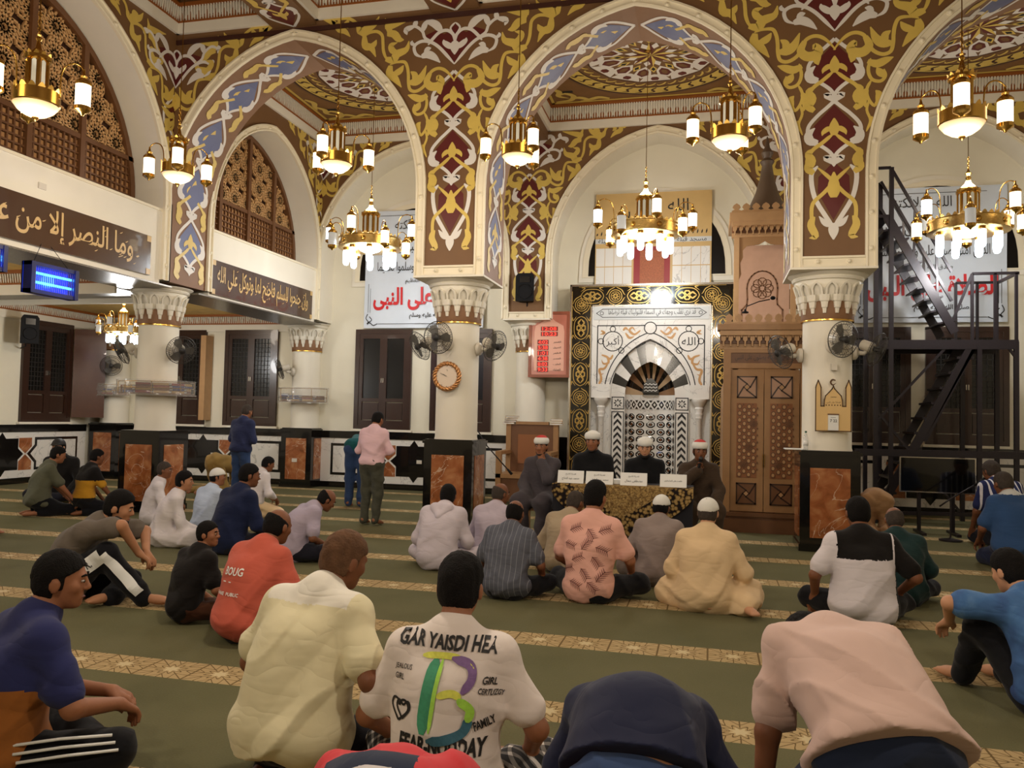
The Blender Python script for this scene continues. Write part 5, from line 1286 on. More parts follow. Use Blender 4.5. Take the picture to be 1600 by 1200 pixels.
# insect killers with blue tubes
glow('uv', (60, 150, 255), 7.0); glow('uvglow', (20, 50, 200), .8)
def zapper(y0, y1, z0, z1, label):
    t = thing('insect_killer', label, 'insect trap', group='blue-lit insect killers'); x = XG + .12
    for r in ((z0, z0 + .05), (z1 - .05, z1)): MB().box((x - .07, y0, r[0]), (x + .07, y1, r[1])).build('rail', 'navy', t) if mat('navy', (22, 26, 70), .4) else None
    for y in (y0, y1 - .06): MB().box((x - .08, y, z0), (x + .08, y + .06, z1)).build('end_cap', 'navy', t)
    MB().box((x - .06, y0, z0), (x - .05, y1, z1)).build('reflector', 'uvglow', t)
    for z in (z0 + .15, z1 - .13): MB().tube([(x, y0 + .06, z), (x, y1 - .06, z)], .016, 8).build('tube_lamp', 'uv', t, True)
    g = MB()
    for k in range(22): y = y0 + .06 + (y1 - y0 - .12) * k / 21; g.bar((x + .05, y, z0 + .05), (x + .05, y, z1 - .05), .006)
    stuff(g.build('grid_wires', 'chrome', t))
    for y in (y0 + .1, y1 - .1): MB().tube([(x, y, z1), (XG - .02, (y0 + y1) / 2, 3.9)], .004, 5).build('hanger', 'blackplastic', t)
    l = plight('tube_light', t, (x + .14, (y0 + y1) / 2, (z0 + z1) / 2), 9, (50, 110, 255), .1)
zapper(8.34, 9.12, 3.12, 3.52, 'blue-lit insect killer hanging below the large calligraphy board'); zapper(7.25, 7.98, 3.3, 3.62, 'second blue-lit insect killer cut by the left edge')
for px, py, ax, v, lab in ((65, 291, 0, XG - .02, 'white socket on the gallery front above the large calligraphy board'), (460, 719, 1, YK - .39, 'cream socket on the marble base of the back left half column'), (655, 722, 1, YW - .04, 'cream socket on the black star inlay left of the middle column'), (333, 710, 1, YW - .04, 'cream socket on the black star inlay of the back left wainscot')):
    p = at(px, py, ax, v); o = MB(); o.box((-.012 if ax == 0 else -.06, -.06 if ax == 0 else -.012, -.04), (.02 if ax == 0 else .06, .06 if ax == 0 else .012, .04)); o = o.build('wall_socket', 'greyplastic', loc=tuple(p)); tag(o, lab, 'socket', 'wall sockets')
# ================================================================== BOOK RACKS
mat('plastic', (190, 186, 180), .12, alpha=.32, spec=.9)
BC = [('booktan', (196, 160, 104)), ('bookbrown', (120, 70, 44)), ('bookgreen', (40, 92, 70)), ('bookblue', (40, 56, 120)), ('bookred', (140, 44, 36)), ('bookgold', (186, 146, 72))]
for n_, c_ in BC: mat(n_, c_, .4)
BOOKM = []
for n_, c_ in BC:
    b = MB(); b.box((-.12, -.085, 0), (.12, .085, .006)); b.box((-.12, -.085, .034), (.12, .085, .04)); b.box((-.12, .079, 0), (.12, .085, .04)); p = MB().box((-.114, -.08, .006), (.114, .079, .034)); BOOKM.append((b.mesh('cover', n_), p.mesh('pages', 'paper')))
def book(loc, rz, k, label, group, tilt=0):
    t = thing('book', label, 'book', loc, rz, group); t.rotation_euler = (tilt, 0, rz); inst(BOOKM[k][0], 'cover', t); inst(BOOKM[k][1], 'pages', t); return t
def rack(cx, cy, z, r, h, a0, a1, label, where, cover=True, n=6, seed=1):
    rn = random.Random(seed); t = thing('book_rack', label, 'shelf', (cx, cy, z), 0, 'book racks on the columns')
    k = 8; A = [a0 + (a1 - a0) * i / k for i in range(k + 1)]; Rm = r + .26
    s = MB(); s.add([(q * math.cos(a), q * math.sin(a), zz) for zz in (0, .015) for a in A for q in (r, Rm)], [(2 * i, 2 * i + 1, 2 * i + 3, 2 * i + 2) for i in range(k)] + [(2 * k + 2 + 2 * i, 2 * k + 4 + 2 * i, 2 * k + 5 + 2 * i, 2 * k + 3 + 2 * i) for i in range(k)] + [(2 * i + 1, 2 * k + 3 + 2 * i, 2 * k + 5 + 2 * i, 2 * i + 3) for i in range(k)]); s.build('tray', 'wooddark', t)
    for zz in (.1, h): MB().tube([(Rm * math.cos(a), Rm * math.sin(a), zz) for a in A], .007, 6).build('rail', 'brassdark', t)
    for a in A[::2]: MB().tube([(Rm * math.cos(a), Rm * math.sin(a), 0), (Rm * math.cos(a), Rm * math.sin(a), h)], .007, 6).build('upright', 'brassdark', t)
    if cover:
        c = MB(); m = 40; vs = []
        for i in range(m + 1):
            a = a0 - .05 + (a1 - a0 + .1) * i / m
            for j in range(7): q = Rm + .02 + .012 * math.sin(i * 2.3 + j * 1.7) + (.02 if j == 0 else 0); vs.append((q * math.cos(a), q * math.sin(a), -.03 + (h + .06) * j / 6))
        c.add(vs, [(i * 7 + j, i * 7 + 7 + j, i * 7 + 8 + j, i * 7 + 1 + j) for i in range(m) for j in range(6)]); c.build('plastic_wrap', 'plastic', t, True)
    for i in range(n):
        a = a0 + (a1 - a0) * (i + .5) / n; zz = z + .016
        for j in range(rn.randint(3, 4)):
            book((cx + (r + .125) * math.cos(a), cy + (r + .125) * math.sin(a), zz), a - PI / 2 + rn.uniform(-.12, .12), rn.randrange(6), 'thin book ' + where, 'books ' + where); zz += .042
rack(XC[0], YC, 1.93, .33, .2, D(-150), D(30), 'plastic-wrapped book rack around the left column', 'in the wrapped rack on the left column', True, 6, 3)
rack(XC[0], YK, 1.92, .33, .3, D(-170), D(-10), 'book rack on the half column between the shuttered windows', 'in the rack on the half column at the back wall', True, 5, 5)
rack(XL + .5, YK - .1, 2.0, .33, .24, D(-120), D(-20), 'book rack on the corner column under the gallery', 'in the rack on the far corner column', True, 3, 8)

# ================================================================== TABLE AND PLATFORM FURNITURE
YT0, YT1, ZTB = 10.0, 10.65, .86
tx0, tx1 = Bu(866, 752, YT0)[0], Bu(1081, 757, YT0)[0]
t = thing('speakers_table', 'long table under black cloth in front of the prayer niche', 'table')
MB().box((tx0, YT0, ZTB - .04), (tx1, YT1, ZTB - .004)).build('table_top', 'wooddark', t)
for x in (tx0 + .05, tx1 - .1):
    for y in (YT0 + .03, YT1 - .08): MB().box((x, y, 0), (x + .05, y + .05, ZTB - .04)).build('leg', 'wooddark', t)
mat('blackcloth', (24, 24, 32), .9)
cl = MB(); n = 60; vs = []
for i in range(n + 1):
    x = tx0 - .01 + (tx1 - tx0 + .02) * i / n
    for z, dy in ((.02, -.03), (.4, -.02), (ZTB - .01, -.012), (ZTB, .0), (ZTB, YT1 - YT0 + .01)): vs.append((x, YT0 + dy - (.012 * math.sin(x * 26) * (ZTB - z) / ZTB), z))
cl.add(vs, [(i * 5 + j, i * 5 + 5 + j, i * 5 + 6 + j, i * 5 + 1 + j) for i in range(n) for j in range(4)])
for x in (tx0 - .01, tx1 + .01): cl.add([(x, YT0 - .02, .02), (x, YT1, .02), (x, YT1, ZTB), (x, YT0, ZTB)], [(0, 1, 2, 3)])
tag(cl.build('black_tablecloth', 'blackcloth', smooth=SM), 'black cloth hanging to the floor from the long table', 'tablecloth')
def rugmat():
    m = mat('rug', (180, 150, 92), .85, spec=.1); g = G(m); vec, o = g.obj()
    cx = (tx0 + tx1) / 2; u = g.v('ABSOLUTE', g.v('SUBTRACT', o[0], cx)); z = o[2]
    f = g.v('SUBTRACT', z, g.v('MULTIPLY', u, .62))      # lozenge coordinate
    vn = m.node_tree.nodes.new('ShaderNodeTexVoronoi'); vn.inputs['Scale'].default_value = 24
    m.node_tree.links.new(vec, vn.inputs['Vector']); d = vn.outputs['Distance']
    n1 = g.noise(vec, 24, 2)
    flower = g.ramp(d, [(0, lin((104, 54, 34))), (.2, lin((168, 142, 92))), (.45, lin((130, 104, 60))), (.62, lin((38, 30, 26))), (1, lin((20, 18, 22)))])
    bord = g.ramp(n1, [(.42, lin((160, 132, 82))), (.52, lin((98, 70, 38))), (.62, lin((168, 142, 92)))])
    inb = g.v('GREATER_THAN', g.v('ABSOLUTE', g.v('SUBTRACT', f, .3)), .17)
    g.base(g.mix(g.v('MULTIPLY', inb, .75), flower, bord)); return m
rugmat()
rg = MB(); n = 48; vs = []; cxt = (tx0 + tx1) / 2; hw = (tx1 - tx0) / 2
for i in range(n + 1):
    s = -1 + 2 * i / n; x = cxt + s * (hw + .02); zl = ZTB - .1 - .62 * max(0, 1 - abs(s)) ** .75
    for z, dy in ((zl, -.05), (zl * .6 + ZTB * .4, -.042), (ZTB - .012, -.036), (ZTB + .006, -.015), (ZTB + .006, .3)): vs.append((x, YT0 + dy - .012 * math.sin(x * 17) * (ZTB - z), z))
rg.add(vs, [(i * 5 + j, i * 5 + 5 + j, i * 5 + 6 + j, i * 5 + 1 + j) for i in range(n) for j in range(4)])
tag(rg.build('patterned_table_cover', 'rug', smooth=True), 'gold and black floral rug draped in a point over the table front', 'tablecloth')
NC = [((871, 749), (912, 732), 'name card at the left end of the table', ['فضيلة الشيخ', 'محمد عبد الفتاح']), ((915, 750), (958, 733), 'name card second from the left on the table', ['فضيلة الشيخ', 'محمد عبد العاطى']), ((969, 753), (1011, 736), 'name card third from the left on the table', ['فضيلة الشيخ', 'مصطفى جمال']), ((1031, 755), (1073, 739), 'name card at the right end of the table', ['طلعت على العشماوى'])]
for (xa, ya), (xb, yb), lab, tx in NC:
    a, _ = Bu(xa, ya, YT0 + .1); b, _ = Bu(xb, yb, YT0 + .1); t = thing('name_card', 'white folded ' + lab, 'name card', group='white folded name cards'); M = lambda u, v, w: (u, YT0 + .09 + w + v * .35, ZTB + .008 + v)
    MB().prism(R4(a, b, 0, .155), M, 0, .004).build('front_face', 'paper', t); MB().prism(R4(a, b, 0, .155), lambda u, v, w: (u, YT0 + .2 - v * .35 + w, ZTB + .008 + v), 0, .004).build('back_face', 'paper', t)
    o = MB()
    for k, s in enumerate(tx): write(o, s, M, (a + b) / 2, .11 - k * .055 if len(tx) > 1 else .075, width=(b - a) * (.4 if k == 0 and len(tx) > 1 else .66), w=-.002)
    stuff(o.build('lettering', 'ink', t))
box_thing('paper_stack', 'small stack of white papers on the table', 'papers', (-1.22, YT0 + .25, ZTB + .007), (-1.0, YT0 + .45, ZTB + .06), 'paper')
def chair(x, y, label):
    t = thing('wooden_chair', label, 'chair', (x, y, 0), 0, 'wooden chairs behind the table'); t.scale = (1.1, 1.1, 1.0)
    MB().box((-.23, -.23, .42), (.23, .23, .47)).build('seat', 'wood', t)
    for sx in (-1, 1):
        for sy in (-1, 1): MB().box((sx * .2 - .022, sy * .2 - .022, 0), (sx * .2 + .022, sy * .2 + .022, .42)).build('leg', 'wood', t)
        MB().box((sx * .2 - .022, .2, .47), (sx * .2 + .022, .24, .92)).build('back_post', 'wood', t)
    MB().box((-.22, .2, .72), (.22, .235, .92)).build('backrest', 'wood', t)
SHK = [(847, 10.98), (926, 11.13), (1009, 11.13), (1096, 10.93)]
for (px, y), lab in zip(SHK, ('under the man in grey', 'under the left of the two men in black', 'under the right of the two men in black', 'under the man with the microphone')): chair(at(px, 700, 1, y).x, y, 'wooden chair ' + lab)
# preacher's bench by the half column
bx0, _ = Bu(783, 700, 15.6); bx1, _ = Bu(866, 700, 15.6)
t = thing('preacher_bench', 'heavy carved wooden bench with arms left of the prayer niche', 'bench')
zt = Bu(800, 663, 15.6)[1]
MB().box((bx0 + .1, 16.0, .5), (bx1 - .1, 16.08, zt)).build('back_panel', 'wooddark', t); MB().box((bx0 + .2, 15.98, zt), (bx1 - .2, 16.1, zt + .06)).build('top_rail', 'wood', t)
for x in (bx0, bx1 - .1): MB().box((x, 15.98, 0), (x + .1, 16.1, zt)).build('back_post', 'wood', t); MB().box((x, 15.2, 0), (x + .1, 15.32, .95)).build('arm_post', 'wood', t); MB().box((x - .01, 15.2, .95), (x + .11, 16.0, 1.02)).build('arm_rest', 'wood', t)
MB().box((bx0, 15.2, .5), (bx1, 16.0, .58)).build('seat', 'wood', t); MB().box((bx0 + .05, 15.24, .05), (bx1 - .05, 15.28, .5)).build('front_panel', 'wooddark', t); MB().box((bx0 + .25, 15.985, .75), (bx1 - .25, 16.0, zt - .2)).build('carved_panel', 'carved', t)
for i in range(4): book((bx0 + .05 + .02 * i, 16.04, zt + .002 + .042 * i), .2 * i, (0, 1, 5, 0)[i], 'book in the pile on the left post of the wooden bench', 'books on the wooden bench')
for i in range(3): book((bx1 - .05, 16.04, zt + .002 + .042 * i), .15 * i, (0, 5, 0)[i], 'book in the pile on the right post of the wooden bench', 'books on the wooden bench')
# microphone stand by the middle column
p = floor_at(756, 802); t = thing('microphone_stand', 'black microphone stand with a slanted boom beside the middle column', 'microphone stand', tuple(p))
MB().tube([(0, 0, .1), (0, 0, 1.2)], .014, 8).build('pole', 'blacksteel', t, True); MB().tube([(-.26, 0, 1.62), (0, 0, 1.2), (.42, -.05, .78)], .011, 8).build('boom', 'blacksteel', t, True)
for k in range(3): MB().tube([(0, 0, .14), (.25 * math.cos(2.1 * k), .25 * math.sin(2.1 * k), .012)], .012, 8).build('leg', 'blacksteel', t, True)
MB().tube([(.42, -.05, .78), (.5, -.06, .7)], [.018, .026], 10).build('microphone', 'blackplastic', t, True); MB().ball((0, 0, 1.2), .03).build('clutch', 'blackplastic', t)

# ================================================================== STEEL STAIRS
def Q(px, py, y=15.1): return Vector(at(px, py, 1, y))
t = thing('steel_staircase', 'dark welded steel staircase with landing and handrails at the right', 'staircase'); DY = Vector((0, .85, 0))
def bar(name, a, b, w=.06, h=None): MB().bar(a, b, w, h).build(name, 'blacksteel', t)
a, b = Q(1362, 800), Q(1522, 535); c, d = Q(1492, 520), Q(1386, 338); a.z = 0.0
for o in (Vector((0, 0, 0)), DY): bar('stringer', a + o, b + o, .05, .14); bar('stringer', c + o, d + o, .05, .14)
for k in range(1, 12):
    p = a.lerp(b, k / 12); MB().box((p.x - .13, p.y, p.z - .02), (p.x + .13, p.y + .85, p.z + .02)).build('tread', 'blacksteel', t)
for k in range(1, 10):
    p = c.lerp(d, k / 10); MB().add([(p.x - .16, p.y, p.z - .03), (p.x + .14, p.y, p.z + .03), (p.x + .14, p.y + .85, p.z + .03), (p.x - .16, p.y + .85, p.z - .03), (p.x - .16, p.y, p.z - .06), (p.x + .14, p.y, p.z), (p.x + .14, p.y + .85, p.z), (p.x - .16, p.y + .85, p.z - .06)], [(0, 1, 2, 3), (7, 6, 5, 4), (0, 4, 5, 1), (2, 6, 7, 3), (1, 5, 6, 2), (0, 3, 7, 4)]).build('tread', 'blacksteel', t)
l0, l1 = Q(1394, 534), Q(1591, 534); zl = l0.z
MB().box((l0.x, 15.1, zl - .04), (l1.x, 16.1, zl)).build('landing_deck', 'blacksteel', t)
for y in (15.1, 16.05): bar('landing_beam', Vector((Q(1335, 534).x, y, zl - .05)), Vector((l1.x, y, zl - .05)), .06, .16)
for px in (1368, 1392, 1530, 1588):
    for y in (15.1, 16.05):
        x = Q(px, 600).x; top = zl if px > 1500 else (Q(1388, 262).z if px == 1392 else Q(1388, 420).z)
        bar('post', Vector((x, y, 0)), Vector((x, y, top)), .07)
zr = Q(1560, 427).z
for px in (1487, 1519, 1555, 1588):
    for y in (15.1, 16.05):
        if px == 1487 and y > 15: continue
        x = Q(px, 480).x; bar('rail_post', Vector((x, y, zl)), Vector((x, y, zr)), .045)
for y in (15.1, 16.05): bar('handrail', Vector((Q(1519, 427).x, y, zr)), Vector((l1.x, y, zr)), .045)
bar('handrail', Vector((l1.x, 15.1, zr)), Vector((l1.x, 16.05, zr)), .045); bar('handrail', Q(1487, 505), Q(1519, 428), .04)
for o in (Vector((0, 0, 0)), DY):
    for u_ in (0, .5):
        p1, p2 = Q(1487, 425) + o, Q(1392, 262) + o; p1.z -= u_; p2.z -= u_ ; bar('handrail', p1, p2, .045)
    for k in (.25, .6): p = c.lerp(d, k) + o; q = (Q(1487, 425) + o).lerp(Q(1392, 262) + o, k); bar('baluster', p, q, .035)
tp = Q(1392, 335); MB().box((Q(1290, 335).x, 15.1, tp.z - .05), (tp.x, 16.1, tp.z)).build('top_deck', 'blacksteel', t); bar('handrail', Vector((Q(1290, 262).x, 15.1, Q(1392, 262).z)), Q(1392, 262), .045)
bar('brace', Q(1524, 540), Q(1445, 690), .05); bar('brace', Q(1490, 530), Q(1368, 660), .04); bar('brace', Q(1588, 560), Q(1570, 535), .04); bar('brace', Q(1368, 640), Q(1500, 800), .04); bar('ledger', Q(1335, 706), Q(1600, 712), .09, .12); bar('ledger', Q(1340, 800), Q(1600, 806), .06)
# flat screen on a stand
YV = 13.9; u0, z1 = Bu(1406, 713, YV); u1, z0 = Bu(1525, 773, YV); t = thing('flat_screen', 'switched-off flat screen on a stand below the steel stairs', 'television'); M = Mface(YV)
MB().prism(R4(u0, u1, z0, z1), M, 0, .05).build('bezel', 'chrome', t); MB().prism(R4(u0 + .015, u1 - .015, z0 + .02, z1 - .015), M, -.004, 0).build('screen', 'screenblack', t) if mat('screenblack', (10, 10, 10), .12, coat=.5) else None
for x in (u0 + .3, u1 - .3): MB().bar((x, YV + .1, 0), (x, YV + .1, z1 - .1), .05).build('stand_post', 'blacksteel', t); MB().box((x - .03, YV - .25, 0), (x + .03, YV + .35, .04)).build('stand_foot', 'blacksteel', t)
p = floor_at(1452, 822); p.y = 13.2; t = thing('low_microphone_stand', 'low black microphone stand before the flat screen', 'microphone stand', (p.x - .15, 13.2, 0))
MB().lathe([(.16, 0), (.16, .02), (.03, .04), (.012, .06), (.012, .62)], 16).build('base', 'blacksteel', t, SM); MB().tube([(-.15, 0, .5), (0, 0, .62), (.34, -.05, .86)], .012, 8).build('boom', 'blacksteel', t, True); MB().tube([(.3, -.05, .83), (.44, -.07, .94)], [.014, .026], 10).build('microphone', 'blackplastic', t, True)
# bottle and sheet on the right column's base
t = thing('water_bottle', 'clear plastic water bottle standing on the right column base', 'bottle', (XC[2] - .3, YA + .22, 1.33))
MB().lathe([(.0, 0), (.03, .002), (.032, .02), (.03, .1), (.032, .16), (.02, .205), (.012, .22), (.012, .235)], 16).build('body', 'clearglass', t, True); MB().lathe([(.014, .23), (.014, .255), (0, .256)], 12).build('cap', 'bookgreen', t, SM); MB().lathe([(.0325, .06), (.0325, .13)], 16).build('label', 'paper', t, True)
tag(MB().box((XC[2] - .56, YA + .22, 1.331), (XC[2] - .31, YA + .5, 1.345)).build('paper_sheet', 'paper'), 'white sheet sticking out over the right column base', 'paper')

# ================================================================== PEOPLE
V3 = lambda *a: np.array(a, float)
def nrm(v): v = np.asarray(v, float); return v / (np.linalg.norm(v) + 1e-12)
class Field:
    """smooth union of tapered limbs and ellipsoids, meshed by surface nets"""
    def __init__(s): s.p = []; s.post = []
    def cone(s, a, b, ra, rb, k=.03): s.p.append(('c', V3(*a), V3(*b), ra, rb, k)); return s
    def chain(s, pts, rs, k=.03):
        for i in range(len(pts) - 1): s.cone(pts[i], pts[i + 1], rs[i], rs[i + 1], k)
        return s
    def ell(s, c, r, R=None, k=.04): s.p.append(('e', V3(*c), V3(*r), np.eye(3) if R is None else np.asarray(R), 0, k)); return s
    def grid(s, h):
        lo, hi = V3(9, 9, 9), V3(-9, -9, -9)
        for q in s.p:
            if q[0] == 'c': r = max(q[3], q[4]); lo = np.minimum(lo, np.minimum(q[1], q[2]) - r); hi = np.maximum(hi, np.maximum(q[1], q[2]) + r)
            else: r = max(q[2]); lo = np.minimum(lo, q[1] - r); hi = np.maximum(hi, q[1] + r)
        lo -= 3 * h; hi += 3 * h; n = np.ceil((hi - lo) / h).astype(int) + 1
        ax = [lo[i] + h * np.arange(n[i]) for i in range(3)]; D = np.full(n, .2, np.float32)
        for q in s.p:
            k = q[5]; mg = k + 2.5 * h
            if q[0] == 'c': r = max(q[3], q[4]) + mg; l, u = np.minimum(q[1], q[2]) - r, np.maximum(q[1], q[2]) + r
            else: r = max(q[2]) + mg; l, u = q[1] - r, q[1] + r
            i0 = np.clip(np.floor((l - lo) / h).astype(int), 0, n); i1 = np.clip(np.ceil((u - lo) / h).astype(int) + 1, 0, n)
            if (i1 <= i0).any(): continue
            sl = tuple(slice(a, b) for a, b in zip(i0, i1))
            X, Y, Z = ax[0][sl[0]][:, None, None], ax[1][sl[1]][None, :, None], ax[2][sl[2]][None, None, :]
            if q[0] == 'c':
                a, b = q[1], q[2]; d = b - a; L = float(d @ d) + 1e-12
                x, y, z = X - a[0], Y - a[1], Z - a[2]; t = np.clip((x * d[0] + y * d[1] + z * d[2]) / L, 0, 1)
                dist = np.sqrt((x - t * d[0]) ** 2 + (y - t * d[1]) ** 2 + (z - t * d[2]) ** 2) - (q[3] + (q[4] - q[3]) * t)
            else:
                c, r, R = q[1], q[2], q[3]; x, y, z = X - c[0], Y - c[1], Z - c[2]
                p = [(R[0, i] * x + R[1, i] * y + R[2, i] * z) for i in range(3)]
                k0 = np.sqrt(sum((p[i] / r[i]) ** 2 for i in range(3))); k1 = np.sqrt(sum((p[i] / r[i] ** 2) ** 2 for i in range(3))) + 1e-9
                dist = k0 * (k0 - 1) / k1
            o = D[sl]; hh = np.maximum(k - np.abs(o - dist), 0) / k
            D[sl] = np.minimum(o, dist) - hh * hh * k * .25
        X, Y, Z = ax[0][:, None, None], ax[1][None, :, None], ax[2][None, None, :]
        for f in s.post: D = f(D, X, Y, Z)
        return D.astype(np.float32), lo
    def mesh(s, h):
        D, lo = s.grid(h); I = D < 0
        c = I[:-1, :-1, :-1].astype(np.int8)
        sm = np.zeros_like(c)
        for a in (0, 1):
            for b in (0, 1):
                for e in (0, 1): sm += I[a:D.shape[0] - 1 + a, b:D.shape[1] - 1 + b, e:D.shape[2] - 1 + e]
        act = (sm > 0) & (sm < 8); idx = np.argwhere(act); N = len(idx)
        cid = np.full(act.shape, -1, np.int32); cid[act] = np.arange(N)
        cor = [(a, b, e) for a in (0, 1) for b in (0, 1) for e in (0, 1)]
        vals = np.stack([D[idx[:, 0] + a, idx[:, 1] + b, idx[:, 2] + e] for a, b, e in cor], 1)
        P = np.zeros((N, 3)); C = np.zeros(N)
        for i in range(8):
            for j in range(i + 1, 8):
                if sum(abs(np.array(cor[i]) - np.array(cor[j]))) != 1: continue
                da, db = vals[:, i], vals[:, j]; m = (da < 0) != (db < 0)
                t = np.where(m, da / np.where(m, da - db, 1), 0)
                P += np.where(m[:, None], np.array(cor[i]) + t[:, None] * (np.array(cor[j]) - np.array(cor[i])), 0); C += m
        V = (idx + P / C[:, None]) * h + lo; F = []
        for axn in range(3):
            sl0 = [slice(None)] * 3; sl1 = [slice(None)] * 3; sl0[axn] = slice(0, -1); sl1[axn] = slice(1, None)
            ch = I[tuple(sl0)] != I[tuple(sl1)]
            o = [q for q in range(3) if q != axn]; e = np.argwhere(ch)
            ok = np.all([(e[:, q] > 0) & (e[:, q] < act.shape[q]) for q in o] + [e[:, axn] < act.shape[axn]], axis=0); e = e[ok]
            flip = I[e[:, 0], e[:, 1], e[:, 2]]
            def cell(du, dv): t = e.copy(); t[:, o[0]] -= du; t[:, o[1]] -= dv; return cid[t[:, 0], t[:, 1], t[:, 2]]
            q = np.stack([cell(1, 1), cell(0, 1), cell(0, 0), cell(1, 0)], 1)
            if axn == 1: flip = ~flip
            q[~flip] = q[~flip][:, ::-1]; F.append(q[(q >= 0).all(1)])
        return V, np.concatenate(F)
def fmesh(name, V, F, mats, zone=None):
    me = bpy.data.meshes.new(name); me.vertices.add(len(V)); me.vertices.foreach_set('co', V.astype(np.float32).ravel())
    me.loops.add(F.size); me.loops.foreach_set('vertex_index', F.astype(np.int32).ravel())
    me.polygons.add(len(F)); me.polygons.foreach_set('loop_start', np.arange(0, F.size, 4, dtype=np.int32))
    me.polygons.foreach_set('use_smooth', np.ones(len(F), bool))
    for m in (mats if isinstance(mats, (list, tuple)) else [mats]): me.materials.append(MATS[m] if isinstance(m, str) else m)
    if zone is not None:
        c = V[F].mean(1); me.polygons.foreach_set('material_index', zone(c[:, 0], c[:, 1], c[:, 2]).astype(np.int32))
    me.update(calc_edges=True); me.validate(); return me
def folds(amp, f=1.0, seed=0, zlo=None):
    def g(D, X, Y, Z):
        rd = lambda t: 1 - 2 * np.abs(np.sin(t)) ** .7
        a = rd(10 * f * Z + 4 * X * f + 2.2 * np.sin(6 * X + 4 * Y + seed) + seed) + .8 * rd(8 * f * (X + .8 * Z) + 1.8 * np.sin(8 * Z + seed * 2) + 2 * seed) * np.sin(5 * Z + 3 * X + seed) + .6 * rd(15 * f * (Z - .5 * Y - .7 * X) + 1.5 * np.sin(6 * X + seed) + seed * 3) * np.sin(4 * X + 6 * Y + seed * 1.3)
        a = -a
        w = amp
        if zlo is not None: w = amp * np.clip(1.4 - (Z - zlo[0]) / (zlo[1] - zlo[0]), .25, 1.4)
        return D + w * a
    return g
def above(zf): return lambda D, X, Y, Z: np.maximum(D, zf - Z)
SKIN = {'a': (176, 124, 90), 'b': (150, 98, 68), 'c': (124, 78, 52), 'd': (196, 144, 110), 'e': (104, 62, 42)}
for k_, c_ in SKIN.items(): mat('skin_' + k_, c_, .55, var=.06, vscale=14, spec=.35)
mat('hair_black', (17, 14, 13), .85, spec=.2, bump=.6, bscale=160); mat('hair_grey', (66, 58, 52), .85, spec=.2, bump=.5, bscale=120, var=.4, vscale=40); mat('hair_brown', (98, 70, 50), .85, spec=.2, bump=.5, bscale=120, var=.5, vscale=30)
mat('beard', (34, 26, 22), .7); mat('lips', (128, 74, 62), .5); mat('eyewhite', (186, 176, 166), .4); mat('eyedark', (26, 18, 14), .2)
def creases(m):
    g = G(m); vec, o = g.obj(); nt = m.node_tree
    mp = nt.nodes.new('ShaderNodeMapping'); mp.inputs['Scale'].default_value = (1.0, 1.0, 2.2); mp.inputs['Rotation'].default_value = (.3, .5, .2); nt.links.new(vec, mp.inputs['Vector'])
    n1 = g.noise(mp.outputs[0], 4.2, 1, .9); n2 = g.noise(mp.outputs[0], 9, 1, .6); rd = g.v('ABSOLUTE', g.v('SUBTRACT', n1, .5)); h = g.v('ADD', g.v('MULTIPLY', g.v('POWER', rd, .8), 1.0), g.v('MULTIPLY', n2, .2))
    g.bump(h, .26, .035); return m
def cloth(name, col, var=.06, rough=.9): return creases(mat(name, col, rough, spec=.15, var=var, vscale=6, sheen=.1))
def stripes(name, base, line, per, wd, axis=0, rough=.9):
    m = mat(name, base, rough, spec=.15); g = G(m); vec, o = g.obj()
    t = g.v('FRACT', g.v('DIVIDE', o[axis], per)); g.base(g.mix(g.v('LESS_THAN', t, wd), lin(base), lin(line))); return creases(m)

def ik(a, b, l1, l2, hint):
    d = b - a; L = min(np.linalg.norm(d), (l1 + l2) * .995); u = nrm(d); x = (l1 * l1 - l2 * l2 + L * L) / (2 * L); hh = math.sqrt(max(1e-6, l1 * l1 - x * x))
    n = np.asarray(hint, float) - u * (np.asarray(hint, float) @ u); return a + u * x + nrm(n) * hh, a + u * L
LEGS = {   # hip, knee, ankle, toe offsets for the right side (x mirrored for the left)
 'cross': [(.09, .0, .1), (.33, .27, .12), (-.04, .33, .07), (-.15, .3, .05)],
 'kneel': [(.09, .0, .2), (.13, .38, .07), (.1, -.02, .055), (.08, -.19, .04)],
 'up': [(.09, .0, .1), (.17, .33, .4), (.14, .52, .06), (.14, .7, .035)],
 'chair': [(.09, .0, .5), (.15, .42, .5), (.14, .4, .1), (.15, .58, .04)],
 'stand': [(.09, .0, .93), (.1, .03, .5), (.1, -.03, .08), (.12, .14, .03)],
 'bent': [(.1, .0, .66), (.14, .24, .36), (.14, -.02, .07), (.15, .14, .03)],
 'crouch': [(.1, .0, .5), (.15, .28, .28), (.15, .0, .07), (.16, .16, .03)],
 'sujud': [(.1, .0, .45), (.14, .12, .06), (.12, -.34, .06), (.11, -.4, .02)],
 'side': [(.09, .0, .1), (.3, .22, .1), (.05, .05, .06), (-.05, -.12, .05)]}
